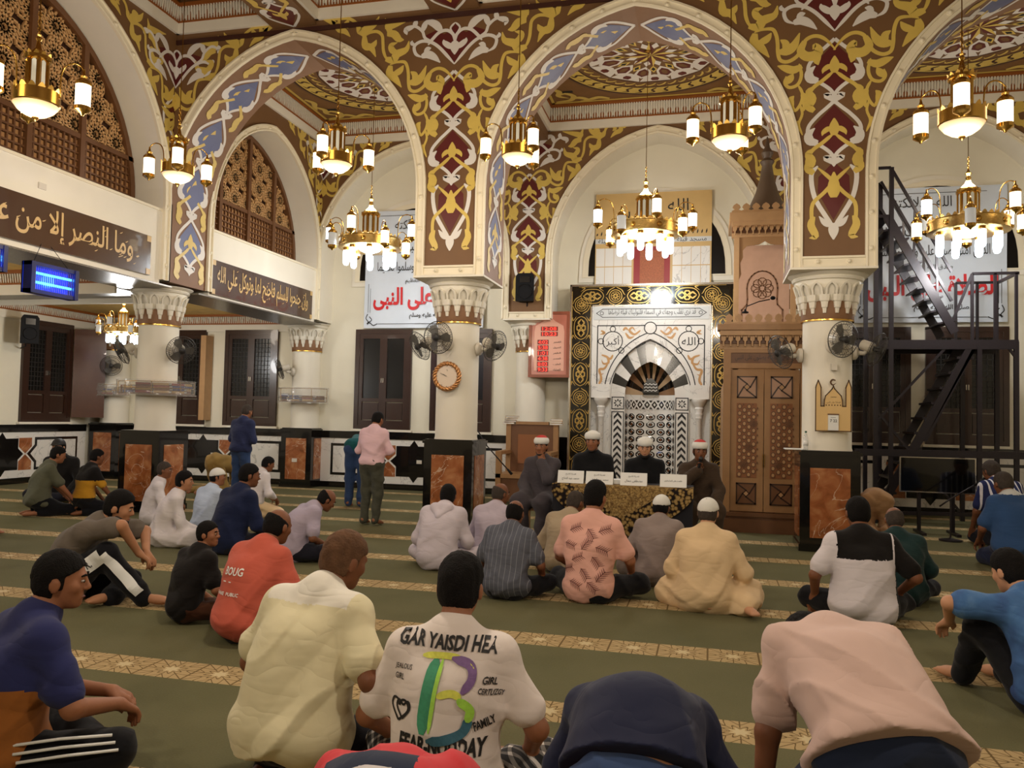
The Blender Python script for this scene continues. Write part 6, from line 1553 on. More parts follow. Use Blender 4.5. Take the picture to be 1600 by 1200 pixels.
def pose(legs='cross', lean=(.05, .16, .28, .2), sidel=0.0, twist=0.0, head=(0, 0, 0), hands=None, hint=None, girth=1.0, sh=.165, lover=None, pz=None):
    """joints in metres; faces +y. head=(yaw, pitch down, roll)"""
    L, R = (legs, legs) if isinstance(legs, str) else legs
    def side(nm, s): return [V3(p[0] * s, p[1], p[2]) for p in LEGS[nm]]
    J = {'LR': side(R, 1), 'LL': side(L, -1)}
    if lover: J.update({k: [V3(*p) for p in v] for k, v in lover.items()})
    pel = (J['LR'][0] + J['LL'][0]) / 2 + V3(0, 0, .02)
    if pz: pel[2] = pz
    pts = [pel]; fr = []; a = 0
    for i, (ln, da) in enumerate(zip((.14, .17, .19, .09), lean)):
        a += da; t = twist * (i / 2.0 if i < 3 else 1); up = V3(math.sin(sidel * (i + 1) / 3), math.sin(a), math.cos(a) + 1e-6); up = nrm(up)
        lat = V3(math.cos(t), math.sin(t), 0); lat = nrm(lat - up * (lat @ up)); fwd = np.cross(up, lat)
        pts.append(pts[-1] + up * ln); fr.append(np.stack([lat, fwd, up], 1))
    J['sp'] = pts; J['fr'] = fr; ch = fr[2]
    J['SR'] = pts[3] + ch @ V3(sh, 0, -.055); J['SL'] = pts[3] + ch @ V3(-sh, 0, -.055)
    yaw, pit, rol = head; c = math.cos; s = math.sin
    Rz = np.array([[c(yaw), -s(yaw), 0], [s(yaw), c(yaw), 0], [0, 0, 1]]); Rx = np.array([[1, 0, 0], [0, c(-pit), -s(-pit)], [0, s(-pit), c(-pit)]]); Ry = np.array([[c(rol), 0, s(rol)], [0, 1, 0], [-s(rol), 0, c(rol)]])
    tw = np.array([[c(twist), -s(twist), 0], [s(twist), c(twist), 0], [0, 0, 1]])
    HR = tw @ Rz @ Rx @ Ry; J['HR'] = HR; J['H'] = pts[4] + HR @ V3(0, .025, .1)
    J['top'] = J['H'] + V3(0, 0, .105)
    hands = hands or {}
    for q, sg in (('R', 1), ('L', -1)):
        tgt = hands.get(q)
        if tgt is None: tgt = (sg * .16, .3, .2) if legs not in ('stand', 'bent') else (sg * .24, .06, .78)
        hn = (hint or {}).get(q, (sg * .7, -.6, -.5)); el, wr = ik(J['S' + q], V3(*tgt), .28, .25, hn); J['E' + q] = el; J['W' + q] = wr
    J['girth'] = girth; return J
def body_field(J, feet=True, hr=.0):
    f = Field(); g = J['girth']; sp, fr = J['sp'], J['fr']
    f.ell(sp[0], (.165 * g, .12 * g, .12), fr[0]); f.ell(sp[1], (.145 * g, .105 * g, .13), fr[1]); f.ell(sp[2] - fr[2][:, 2] * .02, (.16, .105, .16), fr[2])
    f.cone(J['SL'], J['SR'], .055, .055, .05); f.cone(sp[3] - fr[2][:, 2] * .05, sp[4] + J['HR'] @ V3(0, .0, .05), .062, .052, .04)
    for q in 'RL':
        f.cone(sp[3] + fr[2][:, 2] * .02, J['S' + q] + fr[2][:, 2] * .01, .045, .045, .05)
        f.cone(J['S' + q], J['E' + q], .05, .04, .04); f.cone(J['E' + q], J['W' + q], .04, .026, .02)
        hand(f, J, q)
        h_, k_, a_, t_ = J['L' + q]; f.cone(h_, k_, .082 * g, .055, .04); f.cone(k_, a_, .054, .036, .03)
        if feet: foot(f, a_, t_)
    # head
    H, R = J['H'], J['HR']; P = lambda x, y, z: H + R @ V3(x, y, z)
    f.ell(P(0, -.008, .012), (.074, .093, .092), R, .02); f.ell(P(0, .03, -.055), (.058, .06, .07), R, .03); f.ell(P(0, .068, -.1), (.026, .02, .018), R, .03)
    f.cone(P(0, .09, .0), P(0, .104, -.032), .008, .013, .012); f.cone(P(-.03, .078, .012), P(.03, .078, .012), .012, .012, .015)
    for s_ in (-1, 1):
        f.ell(P(s_ * .079, -.008, -.022), (.011, .022, .033), R, .006); f.ell(P(s_ * .042, .06, -.03), (.022, .02, .022), R, .02)
        f.ell(P(s_ * .012, .1, -.038), (.009, .009, .008), R, .006)
    f.cone(P(-.02, .085, -.072), P(.02, .085, -.072), .007, .007, .008)
    return f
def hand(f, J, q):
    w = J['W' + q]; d = nrm(J['hd' + q]) if 'hd' + q in J else nrm(w - J['E' + q] * .6 - J['S' + q] * .4); up = J.get('hn' + q, V3(0, 0, 1)); n = nrm(np.asarray(up, float) - d * (np.asarray(up) @ d)); s = np.cross(d, n) * (1 if q == 'R' else -1)
    f.cone(w + d * .015 - s * .014, w + d * .07 - s * .024, .02, .016, .02); f.cone(w + d * .015 + s * .012, w + d * .07 + s * .02, .021, .016, .02)
    for i, (o, ln) in enumerate(((-.031, .058), (-.011, .07), (.01, .066), (.03, .05))):   # index to little, curled
        a = w + d * .078 - s * o * -1 * 1.0; cu = J.get('curl' + q, .55)
        b = a + (d * math.cos(cu) - n * math.sin(cu)) * ln * .55; c = b + (d * math.cos(cu * 2.2) - n * math.sin(cu * 2.2)) * ln * .55
        f.cone(a, b, .0105, .0095, .006); f.cone(b, c, .0095, .008, .005)
    b = w + d * .02 - s * .03; c = b + nrm(d * .75 - s * .55 - n * .25) * .04; e = c + nrm(d * .9 - n * .3) * .03
    f.cone(b, c, .014, .0115, .01); f.cone(c, e, .0115, .009, .006)
def foot(f, a, t):
    d = nrm(t - a); L = np.linalg.norm(t - a); z = V3(0, 0, 1); s = np.cross(d, z); s = nrm(s) if np.linalg.norm(s) > .2 else V3(1, 0, 0); h = a - d * .03
    f.cone(h, a + (t - a) * .75, .036, .03, .03)
    f.cone(a + (t - a) * .55 - s * .018, t - s * .022, .026, .02, .02); f.cone(a + (t - a) * .55 + s * .018, t + s * .02, .026, .018, .02)
    for i in range(5): o = (-.03 + .015 * i); f.cone(t + s * o, t + s * o * 1.05 + d * (.03 - .003 * i), .011, .009, .005)
def shirt_field(J, sleeve='short', loose=.018, hem=.0, collar=True, robe=False, untuck=.05):
    f = Field(); g = J['girth']; sp, fr = J['sp'], J['fr']; e = loose
    f.ell(sp[0] + V3(0, 0, untuck * .3), (.192 * g + e, .15 * g + e, .12 + e), fr[0], .05); f.ell(sp[1], (.155 * g + e, .115 * g + e, .14 + e), fr[1], .06); f.ell(sp[2] - fr[2][:, 2] * .02, (.168 + e, .115 + e, .165 + e * .5), fr[2], .05)
    f.cone(J['SL'], J['SR'], .055 + e * .4, .055 + e * .4, .06); f.cone(sp[3] - fr[2][:, 2] * .06, sp[3] + fr[2][:, 2] * .02, .085, .066, .03)
    for q in 'RL':
        S_, E_, W_ = J['S' + q], J['E' + q], J['W' + q]; f.cone(sp[3] + fr[2][:, 2] * .005, S_ + fr[2][:, 2] * .008, .056 + e * .4, .046 + e * .4, .07)
        sg = 1 if q == 'R' else -1; f.cone(sp[2] + fr[2] @ V3(sg * .105, 0, .05), sp[1] + fr[1] @ V3(sg * .075 * g, 0, 0), .082 + e * .6, .085 * g + e * .6, .05)
        if sleeve == 'short': f.cone(S_, S_ + (E_ - S_) * .74, .05 + e * .5, .05 + e, .05)
        elif sleeve == 'none': f.cone(S_, S_ + (E_ - S_) * .2, .055 + e * .6, .05 + e, .05)
        else: f.cone(S_, E_, .05 + e * .5, .043 + e, .05); f.cone(E_, W_, .046 + e, .033 + e * (1.2 if robe else .5), .03)
    if collar: f.cone(sp[3] + fr[2][:, 2] * .0, sp[4] + fr[2][:, 2] * -.045, .066, .06, .02)
    if robe:
        for q in 'RL':
            h_, k_, a_, t_ = J['L' + q]; f.cone(h_, k_, .1 * g + e, .085 + e, .07); f.cone(k_, k_ + (a_ - k_) * .9, .08 + e, .07 + e, .06)
    return f
def trouser_field(J, loose=.012, length=1.0, waist=True):
    f = Field(); g = J['girth']; e = loose
    if waist: f.ell(J['sp'][0], (.172 * g + e, .128 * g + e, .115 + e), J['fr'][0], .05)
    for q in 'RL':
        h_, k_, a_, t_ = J['L' + q]; f.cone(h_, k_, .09 * g + e, .063 + e, .05)
        if length > .5: f.cone(k_, k_ + (a_ - k_) * min(1, length), .062 + e, .046 + e, .04)
    return f
NP = [0]
def person(label, head, zc, rz, J, skin='b', hair='hair_black', style='short', top=None, bottom=None, cap=None, face=False, beard=False, stand=False, h=None, eyes=None, scale=None, anchor='top', feet=True):
    """place the figure so that the crown of its head (or another joint) projects to the given pixel at distance zc"""
    d = ray(*head); A = J['top'] if anchor == 'top' else anchor(J)
    if scale and zc is None: zc = (scale * A[2] - CAM_H) / d.z * d.dot(FW)
    p = Vector((0, 0, CAM_H)) + d * (zc / d.dot(FW))
    s = scale or (p.z / A[2]); c, q = math.cos(rz), math.sin(rz)
    org = (p.x - s * (c * A[0] - q * A[1]), p.y - s * (q * A[0] + c * A[1]), 0)
    h = h or min(.02, max(.0085, zc * .0017)); NP[0] += 1; sd = NP[0] * 1.7
    V, F = body_field(J, feet).mesh(h)
    lowest = V[:, 2].min(); 
    root = bpy.data.objects.new('person', fmesh('person', V, F, 'skin_' + skin)); COL.objects.link(root); root.location = org; root.rotation_euler = (0, 0, rz); root.scale = (s, s, s)
    root.location.z = max(0, -lowest * s) if lowest < 0 else 0
    tag(root, label, 'person', 'people in the prayer hall')
    J['parts'] = {}
    def part(name, f, mats, zone=None, hh=None):
        V, F = f.mesh(hh or h); o = bpy.data.objects.new(name, fmesh(name, V, F, mats, zone)); COL.objects.link(o); o.parent = root; J['parts'][name] = (V, F, o); return o
    if bottom:
        f = trouser_field(J, bottom.get('loose', .014), bottom.get('length', 1.0)); f.post.append(folds(bottom.get('fold', .0075), 1.3, sd + 5)); part(bottom.get('name', 'trousers'), f, bottom['mat'], bottom.get('zone'))
    if top:
        f = shirt_field(J, top.get('sleeve', 'short'), top.get('loose', .02), robe=top.get('robe', False), collar=top.get('collar', True))
        z0 = J['sp'][0][2]; f.post.append(folds(top.get('fold', .0085), top.get('ff', 1.0), sd, (z0 - .05, z0 + .45)))
        if 'hem' in top:
            n_ = J['fr'][0][:, 2]; c_ = J['sp'][0] + n_ * top['hem']
            f.post.append(lambda D, X, Y, Z: np.maximum(D, np.where((X - c_[0]) ** 2 < .06, -((X - c_[0]) * n_[0] + (Y - c_[1]) * n_[1] + (Z - c_[2]) * n_[2]), -1)))
        part(top.get('name', 'shirt'), f, top['mat'], top.get('zone'))
    H, R = J['H'], J['HR']; T = lambda x, y, z: H + R @ V3(x, y, z)
    def cut(nx, ny, nz, c0):
        n = R @ nrm(V3(nx, ny, nz)); base = H
        return lambda D, X, Y, Z: np.maximum(D, c0 - ((X - base[0]) * n[0] + (Y - base[1]) * n[1] + (Z - base[2]) * n[2]))
    hh = min(h, .012) if zc > 4.5 else .0075
    if style != 'none':
        f = Field(); e = .009
        f.ell(T(0, -.01, .014), (.074 + e, .093 + e, .092 + e), R, .02); f.ell(T(0, -.03, -.04), (.064 + e, .06 + e, .06), R, .03)
        def keep(D, X, Y, Z):
            lx, ly, lz = ((X - H[0]) * R[0, i] + (Y - H[1]) * R[1, i] + (Z - H[2]) * R[2, i] for i in range(3))
            lz = lz + .006 * np.sin(60 * lx) * np.sin(50 * ly)
            return np.maximum(D, np.minimum(np.maximum(ly + .014, -.088 - lz - .25 * (ly + .06)), np.minimum(.0 + np.maximum(0, ly - .015) * .8 - lz, np.maximum(np.abs(ly - .012) - .012, -.045 - lz))))
        f.post.append(keep)
        if style == 'fringe': f.post.append(cut(0, -.45, -.9, -.022))
        if style == 'thick':
            f.ell(T(0, -.0, .05), (.078, .085, .075), R, .02)
        f.post.append(lambda D, X, Y, Z: D + .0026 * np.sin(110 * X + 60 * Z + 8 * np.sin(30 * Y)) * np.sin(95 * Y - 50 * Z + 6 * np.sin(40 * X)))
        part('hair', f, hair, hh=hh)
    if cap == 'kufi':
        f = Field(); f.ell(T(0, -.008, .016), (.088, .107, .1), R, .02); f.post.append(cut(0, -.25, .97, .012)); part('skullcap', f, 'capwhite', hh=hh)
    if cap == 'turban' or cap == 'turbanred':
        f = Field(); f.ell(T(0, -.01, .055), (.098, .112, .075), R, .01); f.post.append(cut(0, -.12, 1, .015)); f.post.append(cut(0, .12, -1, -.1)); part('turban', f, 'capwhite', hh=.008)
        f = Field(); f.ell(T(0, -.01, .07), (.084, .098, .055 if cap == 'turban' else .062), R, .01); f.post.append(cut(0, 0, 1, .03)); part('turban_crown', f, 'capwhite' if cap == 'turban' else 'fezred', hh=.008)
    if cap == 'dark':
        f = Field(); f.ell(T(0, -.005, .02), (.086, .106, .098), R, .02); f.ell(T(0, .1, .035), (.06, .05, .01), R, .02); f.post.append(cut(0, -.1, 1, .02)); part('cap', f, 'ink', hh=hh)
    if beard:
        f = Field(); f.ell(T(0, .034, -.062), (.064, .065, .072), R, .02); f.ell(T(0, .07, -.105), (.032, .024, .026), R, .02); f.post.append(cut(0, -.35, -.9, .045 if beard is True else beard)); part('beard', f, 'beard', hh=.008)
    if face:
        for s_ in (-1, 1):
            e = MB().ball(tuple(T(s_ * .03, .082, -.004)), (.0115, .0085, .0055)); o = e.build('eye', 'eyewhite', root, True); MB().ball(tuple(T(s_ * .03, .0895, -.005)), (.0062, .0042, .0058), 0, 8, 6).build('pupil', 'eyedark', o, True)
            MB().tube([tuple(T(s_ * .014, .093, .016)), tuple(T(s_ * .03, .092, .021)), tuple(T(s_ * .046, .08, .016))], [.004, .005, .003], 6).build('eyebrow', 'hair_black', root, True)
        MB().tube([tuple(T(-.022, .087, -.073)), tuple(T(0, .0945, -.072)), tuple(T(.022, .087, -.073))], [.003, .006, .003], 6).build('mouth', 'lips', root, True)
    return root
def decal_map(J, part, back=True, side=False):
    V, F, o = J['parts'][part]; bvh = BVHTree.FromPolygons([Vector(v) for v in V], [tuple(int(i) for i in f) for f in F]); sg = -1 if back else 1
    def M(u, v, w):
        hit = bvh.ray_cast(Vector((1.2, u, v)), Vector((-1, 0, 0))) if side else bvh.ray_cast(Vector((u, sg * 1.2, v)), Vector((0, -sg, 0)))
        if hit[0] is None: return (0, u, v) if side else (u, 0, v)
        return tuple(hit[0] + hit[1] * (.003 - w))
    return M
mat('capwhite', (228, 226, 218), .85, var=.05, bump=.3, bscale=150); mat('fezred', (190, 40, 34), .8)
R_ = math.radians
for n_, c_ in dict(navyblue=(44, 48, 92), rustbrown=(150, 92, 42), trackblack=(20, 20, 24), greytee=(104, 94, 84), blacktee=(26, 23, 22), orangetee=(192, 92, 74), creamshirt=(226, 216, 178), creamyoke=(232, 226, 212), whitetee=(232, 220, 212), lavender=(172, 160, 176), thobewhite=(222, 214, 214), shirtblue=(192, 206, 226), navyshirt=(28, 36, 66), pinkshirt=(226, 190, 196), oliveslacks=(74, 74, 62), teal=(30, 86, 90), jeans=(52, 72, 110), jeanslight=(92, 112, 146), navyjacket=(44, 50, 82), khaki=(150, 120, 66), olivetee=(92, 92, 74), mustard=(190, 138, 40), hoodie=(206, 196, 204), lilacgrey=(184, 172, 184), beigeshirt=(168, 150, 124), palmpink=(232, 176, 160), greythobe=(142, 128, 122), beigethobe=(226, 196, 154), polowhite=(220, 212, 216), darkgreen=(28, 50, 50), brownrobe=(172, 134, 96), navypolo=(50, 78, 120), bowpink=(206, 176, 164), bownavy=(34, 38, 62), sheikhgrey=(74, 68, 72), sheikhblack=(24, 24, 26), sheikhbrown=(66, 52, 40), stripred=(206, 60, 66), stripnavy=(36, 44, 66), stripwhite=(214, 208, 206), darkjeans=(34, 42, 62), darktrouser=(30, 30, 40), beltbrown=(70, 40, 24)).items(): cloth(n_, c_)
stripes('greystripe', (92, 94, 104), (140, 142, 150), .045, .08); stripes('navystripe', (40, 46, 86), (216, 214, 220), .06, .3)
def plaid():
    m = mat('plaid', (60, 60, 62), .9); g = G(m); vec, o = g.obj(); a = g.v('LESS_THAN', g.v('FRACT', g.v('MULTIPLY', g.v('ADD', o[0], o[2]), 22)), .35); b = g.v('LESS_THAN', g.v('FRACT', g.v('MULTIPLY', o[1], 22)), .35)
    g.base(g.ramp(g.v('MULTIPLY', g.v('ADD', a, b), .5), [(0, lin((40, 40, 42))), (.5, lin((120, 116, 112))), (1, lin((216, 210, 204)))]))
def tiedye():
    m = mat('tiedye', (70, 110, 160), .9); g = G(m); vec, o = g.obj(); n = g.noise(vec, 7, 4, .5); z = g.v('MULTIPLY', o[2], 1.2)
    g.base(g.ramp(g.v('ADD', g.v('MULTIPLY', n, .7), g.v('MULTIPLY', z, .35)), [(.35, lin((44, 70, 120))), (.6, lin((70, 112, 166))), (.85, lin((120, 158, 200)))]))
plaid(); tiedye(); creases(MATS['tiedye'])
CR = dict(R=(.2, .33, .16), L=(-.2, .33, .16))       # hands resting on the crossed legs
def P(label, hx, hy, zc, deg, J, **k): return person(label, (hx, hy), zc, R_(deg), J, **k), J

# --- nearest row
J = pose('cross', (.02, .1, .3, .25), twist=R_(-5), head=(R_(-30), .12, 0), hands=dict(R=(.22, .34, .26), L=(.05, .4, .26)), girth=1.05)
r, J = P('man in a navy and rust polo and black track trousers, at the left edge', 98, 861, 3.8, -22, J, skin='b', top=dict(mat=['rustbrown', 'navyblue'], zone=lambda x, y, z: (z > .42 - .12 * x) | (np.abs(x) > .235), loose=.022), bottom=dict(mat='trackblack', loose=.02), face=True)
kR = J['LR']
for i in range(3):
    o_ = V3(.07 + .018 * i, -.05 + .005 * i, .1 - .028 * i); MB().tube([tuple(kR[0] + o_ + V3(.02, 0, 0)), tuple((kR[0] + kR[1]) / 2 + o_), tuple(kR[1] + o_ * .9)], .006, 6).build('trouser_stripe', 'paper', r, True)
J = pose('kneel', (.1, .16, .25, .35), head=(R_(-18), .35, .05), hands=dict(R=(.26, .2, .3), L=(-.2, .3, .3)), girth=1.22, sh=.175)
P('man in a pale yellow short-sleeved shirt seen from behind', 541, 831, 3.95, -12, J, skin='c', hair='hair_brown', top=dict(mat=['creamshirt', 'creamyoke'], zone=lambda x, y, z: (z > .685) & (np.abs(x) < .2), loose=.03, fold=.012), bottom=dict(mat='darktrouser'), face=False)
J = pose('cross', (.02, .08, .2, .15), head=(R_(-4), .15, 0), hands=dict(R=(.27, .22, .17), L=(-.25, .24, .17)), girth=1.08, sh=.17)
r, J = P('young man in a white T-shirt with black writing and a coloured letter on the back', 721, 869, 3.6, 4, J, skin='b', hair='hair_black', style='thick', top=dict(mat='whitetee', loose=.02, fold=.006), bottom=dict(mat='plaid', length=.45, name='shorts'))
M = decal_map(J, 'shirt'); z = J['sp'][3][2]; tx = MB()
DS = 1.2
def sc_(u, v): return u * DS, z - .15 + (v - (z - .24)) * DS
def W2(s, u, v, w, hgt=None, ang=0, bold=.01, mi=0, mb=None):
    u, v = sc_(u, v); w *= DS; hgt = hgt * DS if hgt else None
    c, q = math.cos(ang), math.sin(ang); write(mb if mb is not None else tx, s, lambda a, b, w_: M(u + a * c - b * q, v + a * q + b * c, w_), 0, 0, width=w, height=hgt, ar=False, bold=bold, shear=.1, mi=mi)
W2('GAR YAISDI HEA', .0, z - .11, .3, .042, -.03, .035); W2('FEAR-NODDAY', .01, z - .375, .25, .05, -.02, .04); W2('JEALOUS', -.125, z - .185, .055, .018); W2('GIRL', -.135, z - .21, .03, .016); W2('GIRL', .135, z - .205, .04, .02, -.15, .02); W2('CERTUZGY', .14, z - .235, .07, .016, -.2, .02); W2('FAMILY', .125, z - .315, .06, .026, .3, .03); W2('CERTUZCY', -.06, z - .42, .09, .016)
for sx in (-1, 1): ribbon(tx, [sc_(a, b) for a, b in [(-.125, z - .325), (-.125 + sx * .03, z - .295), (-.125 + sx * .024, z - .272), (-.125 + sx * .008, z - .27), (-.125, z - .285)]], .008, M, 0, 0, 4, 'c'); ribbon(tx, [sc_(a, b) for a, b in [(-.112, z - .318), (-.112 + sx * .022, z - .29), (-.112 + sx * .016, z - .27), (-.112, z - .282)]], .007, M, 0, 0, 4, 'c')
stuff(tx.build('shirt_lettering', 'ink', r))
for n_, c_ in dict(pgreen=(60, 150, 110), pyellow=(226, 232, 90), ppurple=(128, 96, 150), pteal=(60, 110, 130), plime=(170, 226, 80)).items(): mat(n_, c_, .6, var=.3, vscale=60)
bb = MB(); zb = z - .24
for wd, mi, pts in ((.04, 0, [(-.045, zb - .105), (-.038, zb), (-.025, zb + .085)]), (.012, 4, [(-.024, zb - .1), (-.016, zb), (-.005, zb + .085)]), (.018, 1, [(-.07, zb + .09), (.0, zb + .095), (.05, zb + .09)]), (.024, 2, [(.02, zb + .09), (.075, zb + .075), (.085, zb + .04), (.06, zb + .005)]), (.016, 1, [(.06, zb + .085), (.09, zb + .05), (.07, zb + .012)]), (.02, 1, [(-.01, zb - .005), (.03, zb + .005), (.06, zb - .005)]), (.024, 4, [(.05, zb - .01), (.085, zb - .035), (.08, zb - .07)]), (.026, 3, [(.085, zb - .05), (.07, zb - .095), (.02, zb - .115), (-.03, zb - .12)])): ribbon(bb, [sc_(a, b) for a, b in pts], wd * DS, M, -.001 * mi, mi, 5, 's')
stuff(bb.build('shirt_letter', ['pgreen', 'pyellow', 'ppurple', 'pteal', 'plime'], r))
# --- bowing figures along the bottom edge
J = pose('crouch', (.86, .2, .22, .9), head=(.1, 1.4, 0), hands=dict(R=(.2, .5, .2), L=(-.28, .3, .2)), hint=dict(L=(-.6, -.3, 0)), girth=1.12)
P('man in a pinkish beige T-shirt bending forward at the bottom right', 1305, 965, None, 14, J, skin='c', top=dict(mat='bowpink', loose=.03, fold=.01, hem=-.01), bottom=dict(mat='darkjeans', loose=.02), scale=1.12, anchor=lambda J: J['sp'][3] + J['fr'][2] @ V3(0, -.1, -.02))
J = pose('crouch', (.85, .42, .55, .9), head=(0, 1.9, 0), hands=dict(R=(.36, .42, .08), L=(-.36, .42, .08)), hint=dict(R=(1, -.3, .2), L=(-1, -.3, .2)), girth=1.1)
P('man in a dark navy T-shirt and blue jeans bowing at the bottom edge', 1000, 1052, None, 2, J, skin='a', top=dict(mat='bownavy', loose=.024, fold=.007, hem=.09), bottom=dict(mat='jeans', loose=.02), scale=1.06, anchor=lambda J: J['sp'][2] + J['fr'][2] @ V3(0, -.14, 0))
J = pose('crouch', (.85, .35, .4, .9), head=(0, 1.8, 0), hands=dict(R=(.22, .6, .1), L=(-.22, .6, .1)), girth=1.05)
P('person in a red, white and navy striped shirt bowing at the bottom edge', 605, 1174, None, 10, J, skin='b', top=dict(mat=['stripwhite', 'stripred', 'stripnavy'], zone=lambda x, y, z: np.where(np.abs(x + .05) > .13, 1, np.where((y > .2) & (y < .34), 2, np.where(y >= .34, 1, 0))), loose=.02), bottom=dict(mat='darktrouser'), scale=1.0, anchor=lambda J: J['sp'][2] + J['fr'][2] @ V3(0, -.135, 0))
# --- left group
J = pose('up', (.25, .25, .25, .3), head=(R_(6), .28, 0), hands=dict(R=(.1, .56, .36), L=(-.05, .56, .33)), hint=dict(R=(.5, -.1, .9), L=(-.6, -.2, .4)), lover=dict(LR=[(.09, 0, .1), (.16, .36, .36), (.16, .62, .06), (.16, .8, .035)], LL=[(-.09, 0, .1), (-.2, .38, .1), (.12, .4, .06), (.24, .3, .05)]))
r, J = P('bearded young man in a grey T-shirt and black trousers with a white lettered panel', 188, 768, 7.1, -72, J, skin='a', top=dict(mat='greytee', loose=.03), bottom=dict(mat='trackblack', loose=.022), face=True, beard=True, style='thick', h=.012)
M = decal_map(J, 'trousers', side=True); pn = MB(); lt = MB(); a, b, c = J['LR'][:3]

def strip(p, q, w0, n=7):
    d = Vector((q[0] - p[0], q[1] - p[1])).normalized(); nn = Vector((-d.y, d.x))
    for i in range(n):
        o = nn * (w0 * ((i + .5) / n - .5)); ribbon(pn, [(p[0] + o.x + (q[0] - p[0]) * t, p[1] + o.y + (q[1] - p[1]) * t) for t in (0, .33, .66, 1)], w0 / n * 1.08, M, -.0005, 0, 5, 'c')
strip((a[1] + .04, a[2] + .02), (b[1], b[2]), .1); strip((b[1] + .01, b[2] + .01), (c[1], c[2] + .04), .06); stuff(pn.build('white_panel', 'paper', r))
an = math.atan2(b[2] - a[2], b[1] - a[1]); mu, mv = a[1] * .48 + b[1] * .52, a[2] * .48 + b[2] * .52
write(lt, 'TUPNEYR.', lambda u, v, w: M(mu + u * math.cos(an) - v * math.sin(an), mv + u * math.sin(an) + v * math.cos(an), w), 0, 0, width=.25, height=.052, w=-.004, ar=False, bold=.015); stuff(lt.build('lettering', 'ink', r))
J = pose('cross', (.1, .15, .2, .1), head=(R_(-58), .02, 0), hands=dict(R=(.24, .3, .12), L=(-.1, .34, .12)), girth=.92)
P('boy in a black T-shirt looking to the right', 326, 817, 6.55, -22, J, skin='b', top=dict(mat='blacktee', loose=.03), bottom=dict(mat='beltbrown'), face=True)
J = pose('cross', (.08, .18, .3, .3), head=(R_(-6), .3, 0), hands=CR, girth=1.1)
r, J = P('balding man in a coral red T-shirt with white lettering on the back', 436, 796, 6.2, -14, J, skin='c', style='fringe', top=dict(mat='orangetee', loose=.03), bottom=dict(mat='trackblack'))
M = decal_map(J, 'shirt'); tx = MB(); z = J['sp'][3][2]; write(tx, 'BOUG', M, -.02, z - .12, width=.15, height=.05, ar=False, bold=.02); write(tx, 'HAKE  PUBLIC', M, -.04, z - .26, width=.2, height=.022, ar=False, bold=.02); tx.flat(R4(-.1, -.02, z - .19, z - .183), M, 0); stuff(tx.build('lettering', 'paper', r))
J = pose('cross', (.12, .25, .45, .4), head=(R_(-8), .6, 0), hands=dict(R=(.15, .3, .18), L=(-.05, .32, .18)), girth=1.05)
P('balding man in a lavender polo shirt with his head bowed', 512, 765, 9.4, -42, J, skin='c', style='fringe', top=dict(mat='lavender', loose=.028), bottom=dict(mat='darktrouser'), face=True)
J = pose('cross', (.1, .15, .2, .1), head=(R_(-22), .05, 0), hands=dict(R=(.15, .36, .16), L=(-.1, .36, .14)))
P('youth in a long white robe turning his face to the right', 289, 737, 10.1, -48, J, skin='a', top=dict(mat='thobewhite', sleeve='long', robe=True, loose=.024, name='robe'), face=True, style='thick')
J = pose('cross', (.05, .1, .15, .1), head=(R_(-20), .1, 0), hands=dict(R=(.15, .34, .3), L=(-.1, .36, .3)))
P('older man in white sitting behind the youth in the white robe', 258, 722, 11.8, -50, J, skin='c', hair='hair_grey', top=dict(mat='thobewhite', sleeve='long', robe=True, loose=.02, name='robe'), face=True)
J = pose('cross', (.05, .12, .2, .15), head=(R_(-45), .1, 0), hands=CR)
P('youth in a white skullcap and light blue shirt', 341, 732, 11.0, -18, J, skin='b', top=dict(mat='shirtblue', sleeve='long', loose=.02), bottom=dict(mat='thobewhite'), cap='kufi', face=True)
J = pose('cross', (.05, .14, .25, .2), head=(R_(-30), .15, 0), hands=CR, girth=1.1)
P('man in a dark navy shirt beside the youth in the skullcap', 391, 725, 9.75, -20, J, skin='c', top=dict(mat='navyshirt', sleeve='long', loose=.026), bottom=dict(mat='darktrouser'), face=True)
J = pose('kneel', (.05, .12, .3, .3), head=(R_(-20), .35, 0), hands=dict(R=(.15, .3, .3), L=(-.1, .33, .3)))
P('man in a white shirt sitting by the back wall with bowed head', 420, 714, 13.0, -28, J, skin='c', top=dict(mat='thobewhite', sleeve='long', loose=.02), bottom=dict(mat='beigethobe'))
J = pose('stand', (.03, .04, .08, .15), head=(R_(-8), .4, 0), hands=dict(R=(.07, .22, 1.12), L=(-.07, .22, 1.12)), hint=dict(R=(.8, -.5, -.3), L=(-.8, -.5, -.3)))
P('man standing in a pink shirt and olive trousers', 591, 644, 12.4, -6, J, skin='b', top=dict(mat='pinkshirt', sleeve='long', loose=.02, hem=-.04), bottom=dict(mat='oliveslacks', loose=.02))
J = pose('stand', (1.2, .1, .05, .1), head=(0, 1.2, 0), hands=dict(R=(.12, .2, .55), L=(-.12, .2, .55)))
P('person in teal and blue jeans bowing behind the standing man in pink', 562, 690, 14.6, 4, J, skin='b', top=dict(mat='teal', sleeve='long'), bottom=dict(mat='jeans', loose=.02), scale=1.12, anchor=lambda J: J['sp'][1] + V3(0, 0, .14))
J = pose('stand', (.03, .04, .08, .15), head=(R_(-10), .3, 0), hands=dict(R=(.07, .22, 1.12), L=(-.07, .22, 1.12)))
P('man standing in a navy jacket and jeans by the back wall', 387, 633, 15.0, -10, J, skin='b', hair='hair_grey', top=dict(mat='navyjacket', sleeve='long', loose=.028, name='jacket', hem=-.06), bottom=dict(mat='jeans', loose=.02))
J = pose('sujud', (1.5, .25, .35, .3), head=(0, 1.6, 0), hands=dict(R=(.2, .75, .03), L=(-.2, .75, .03)))
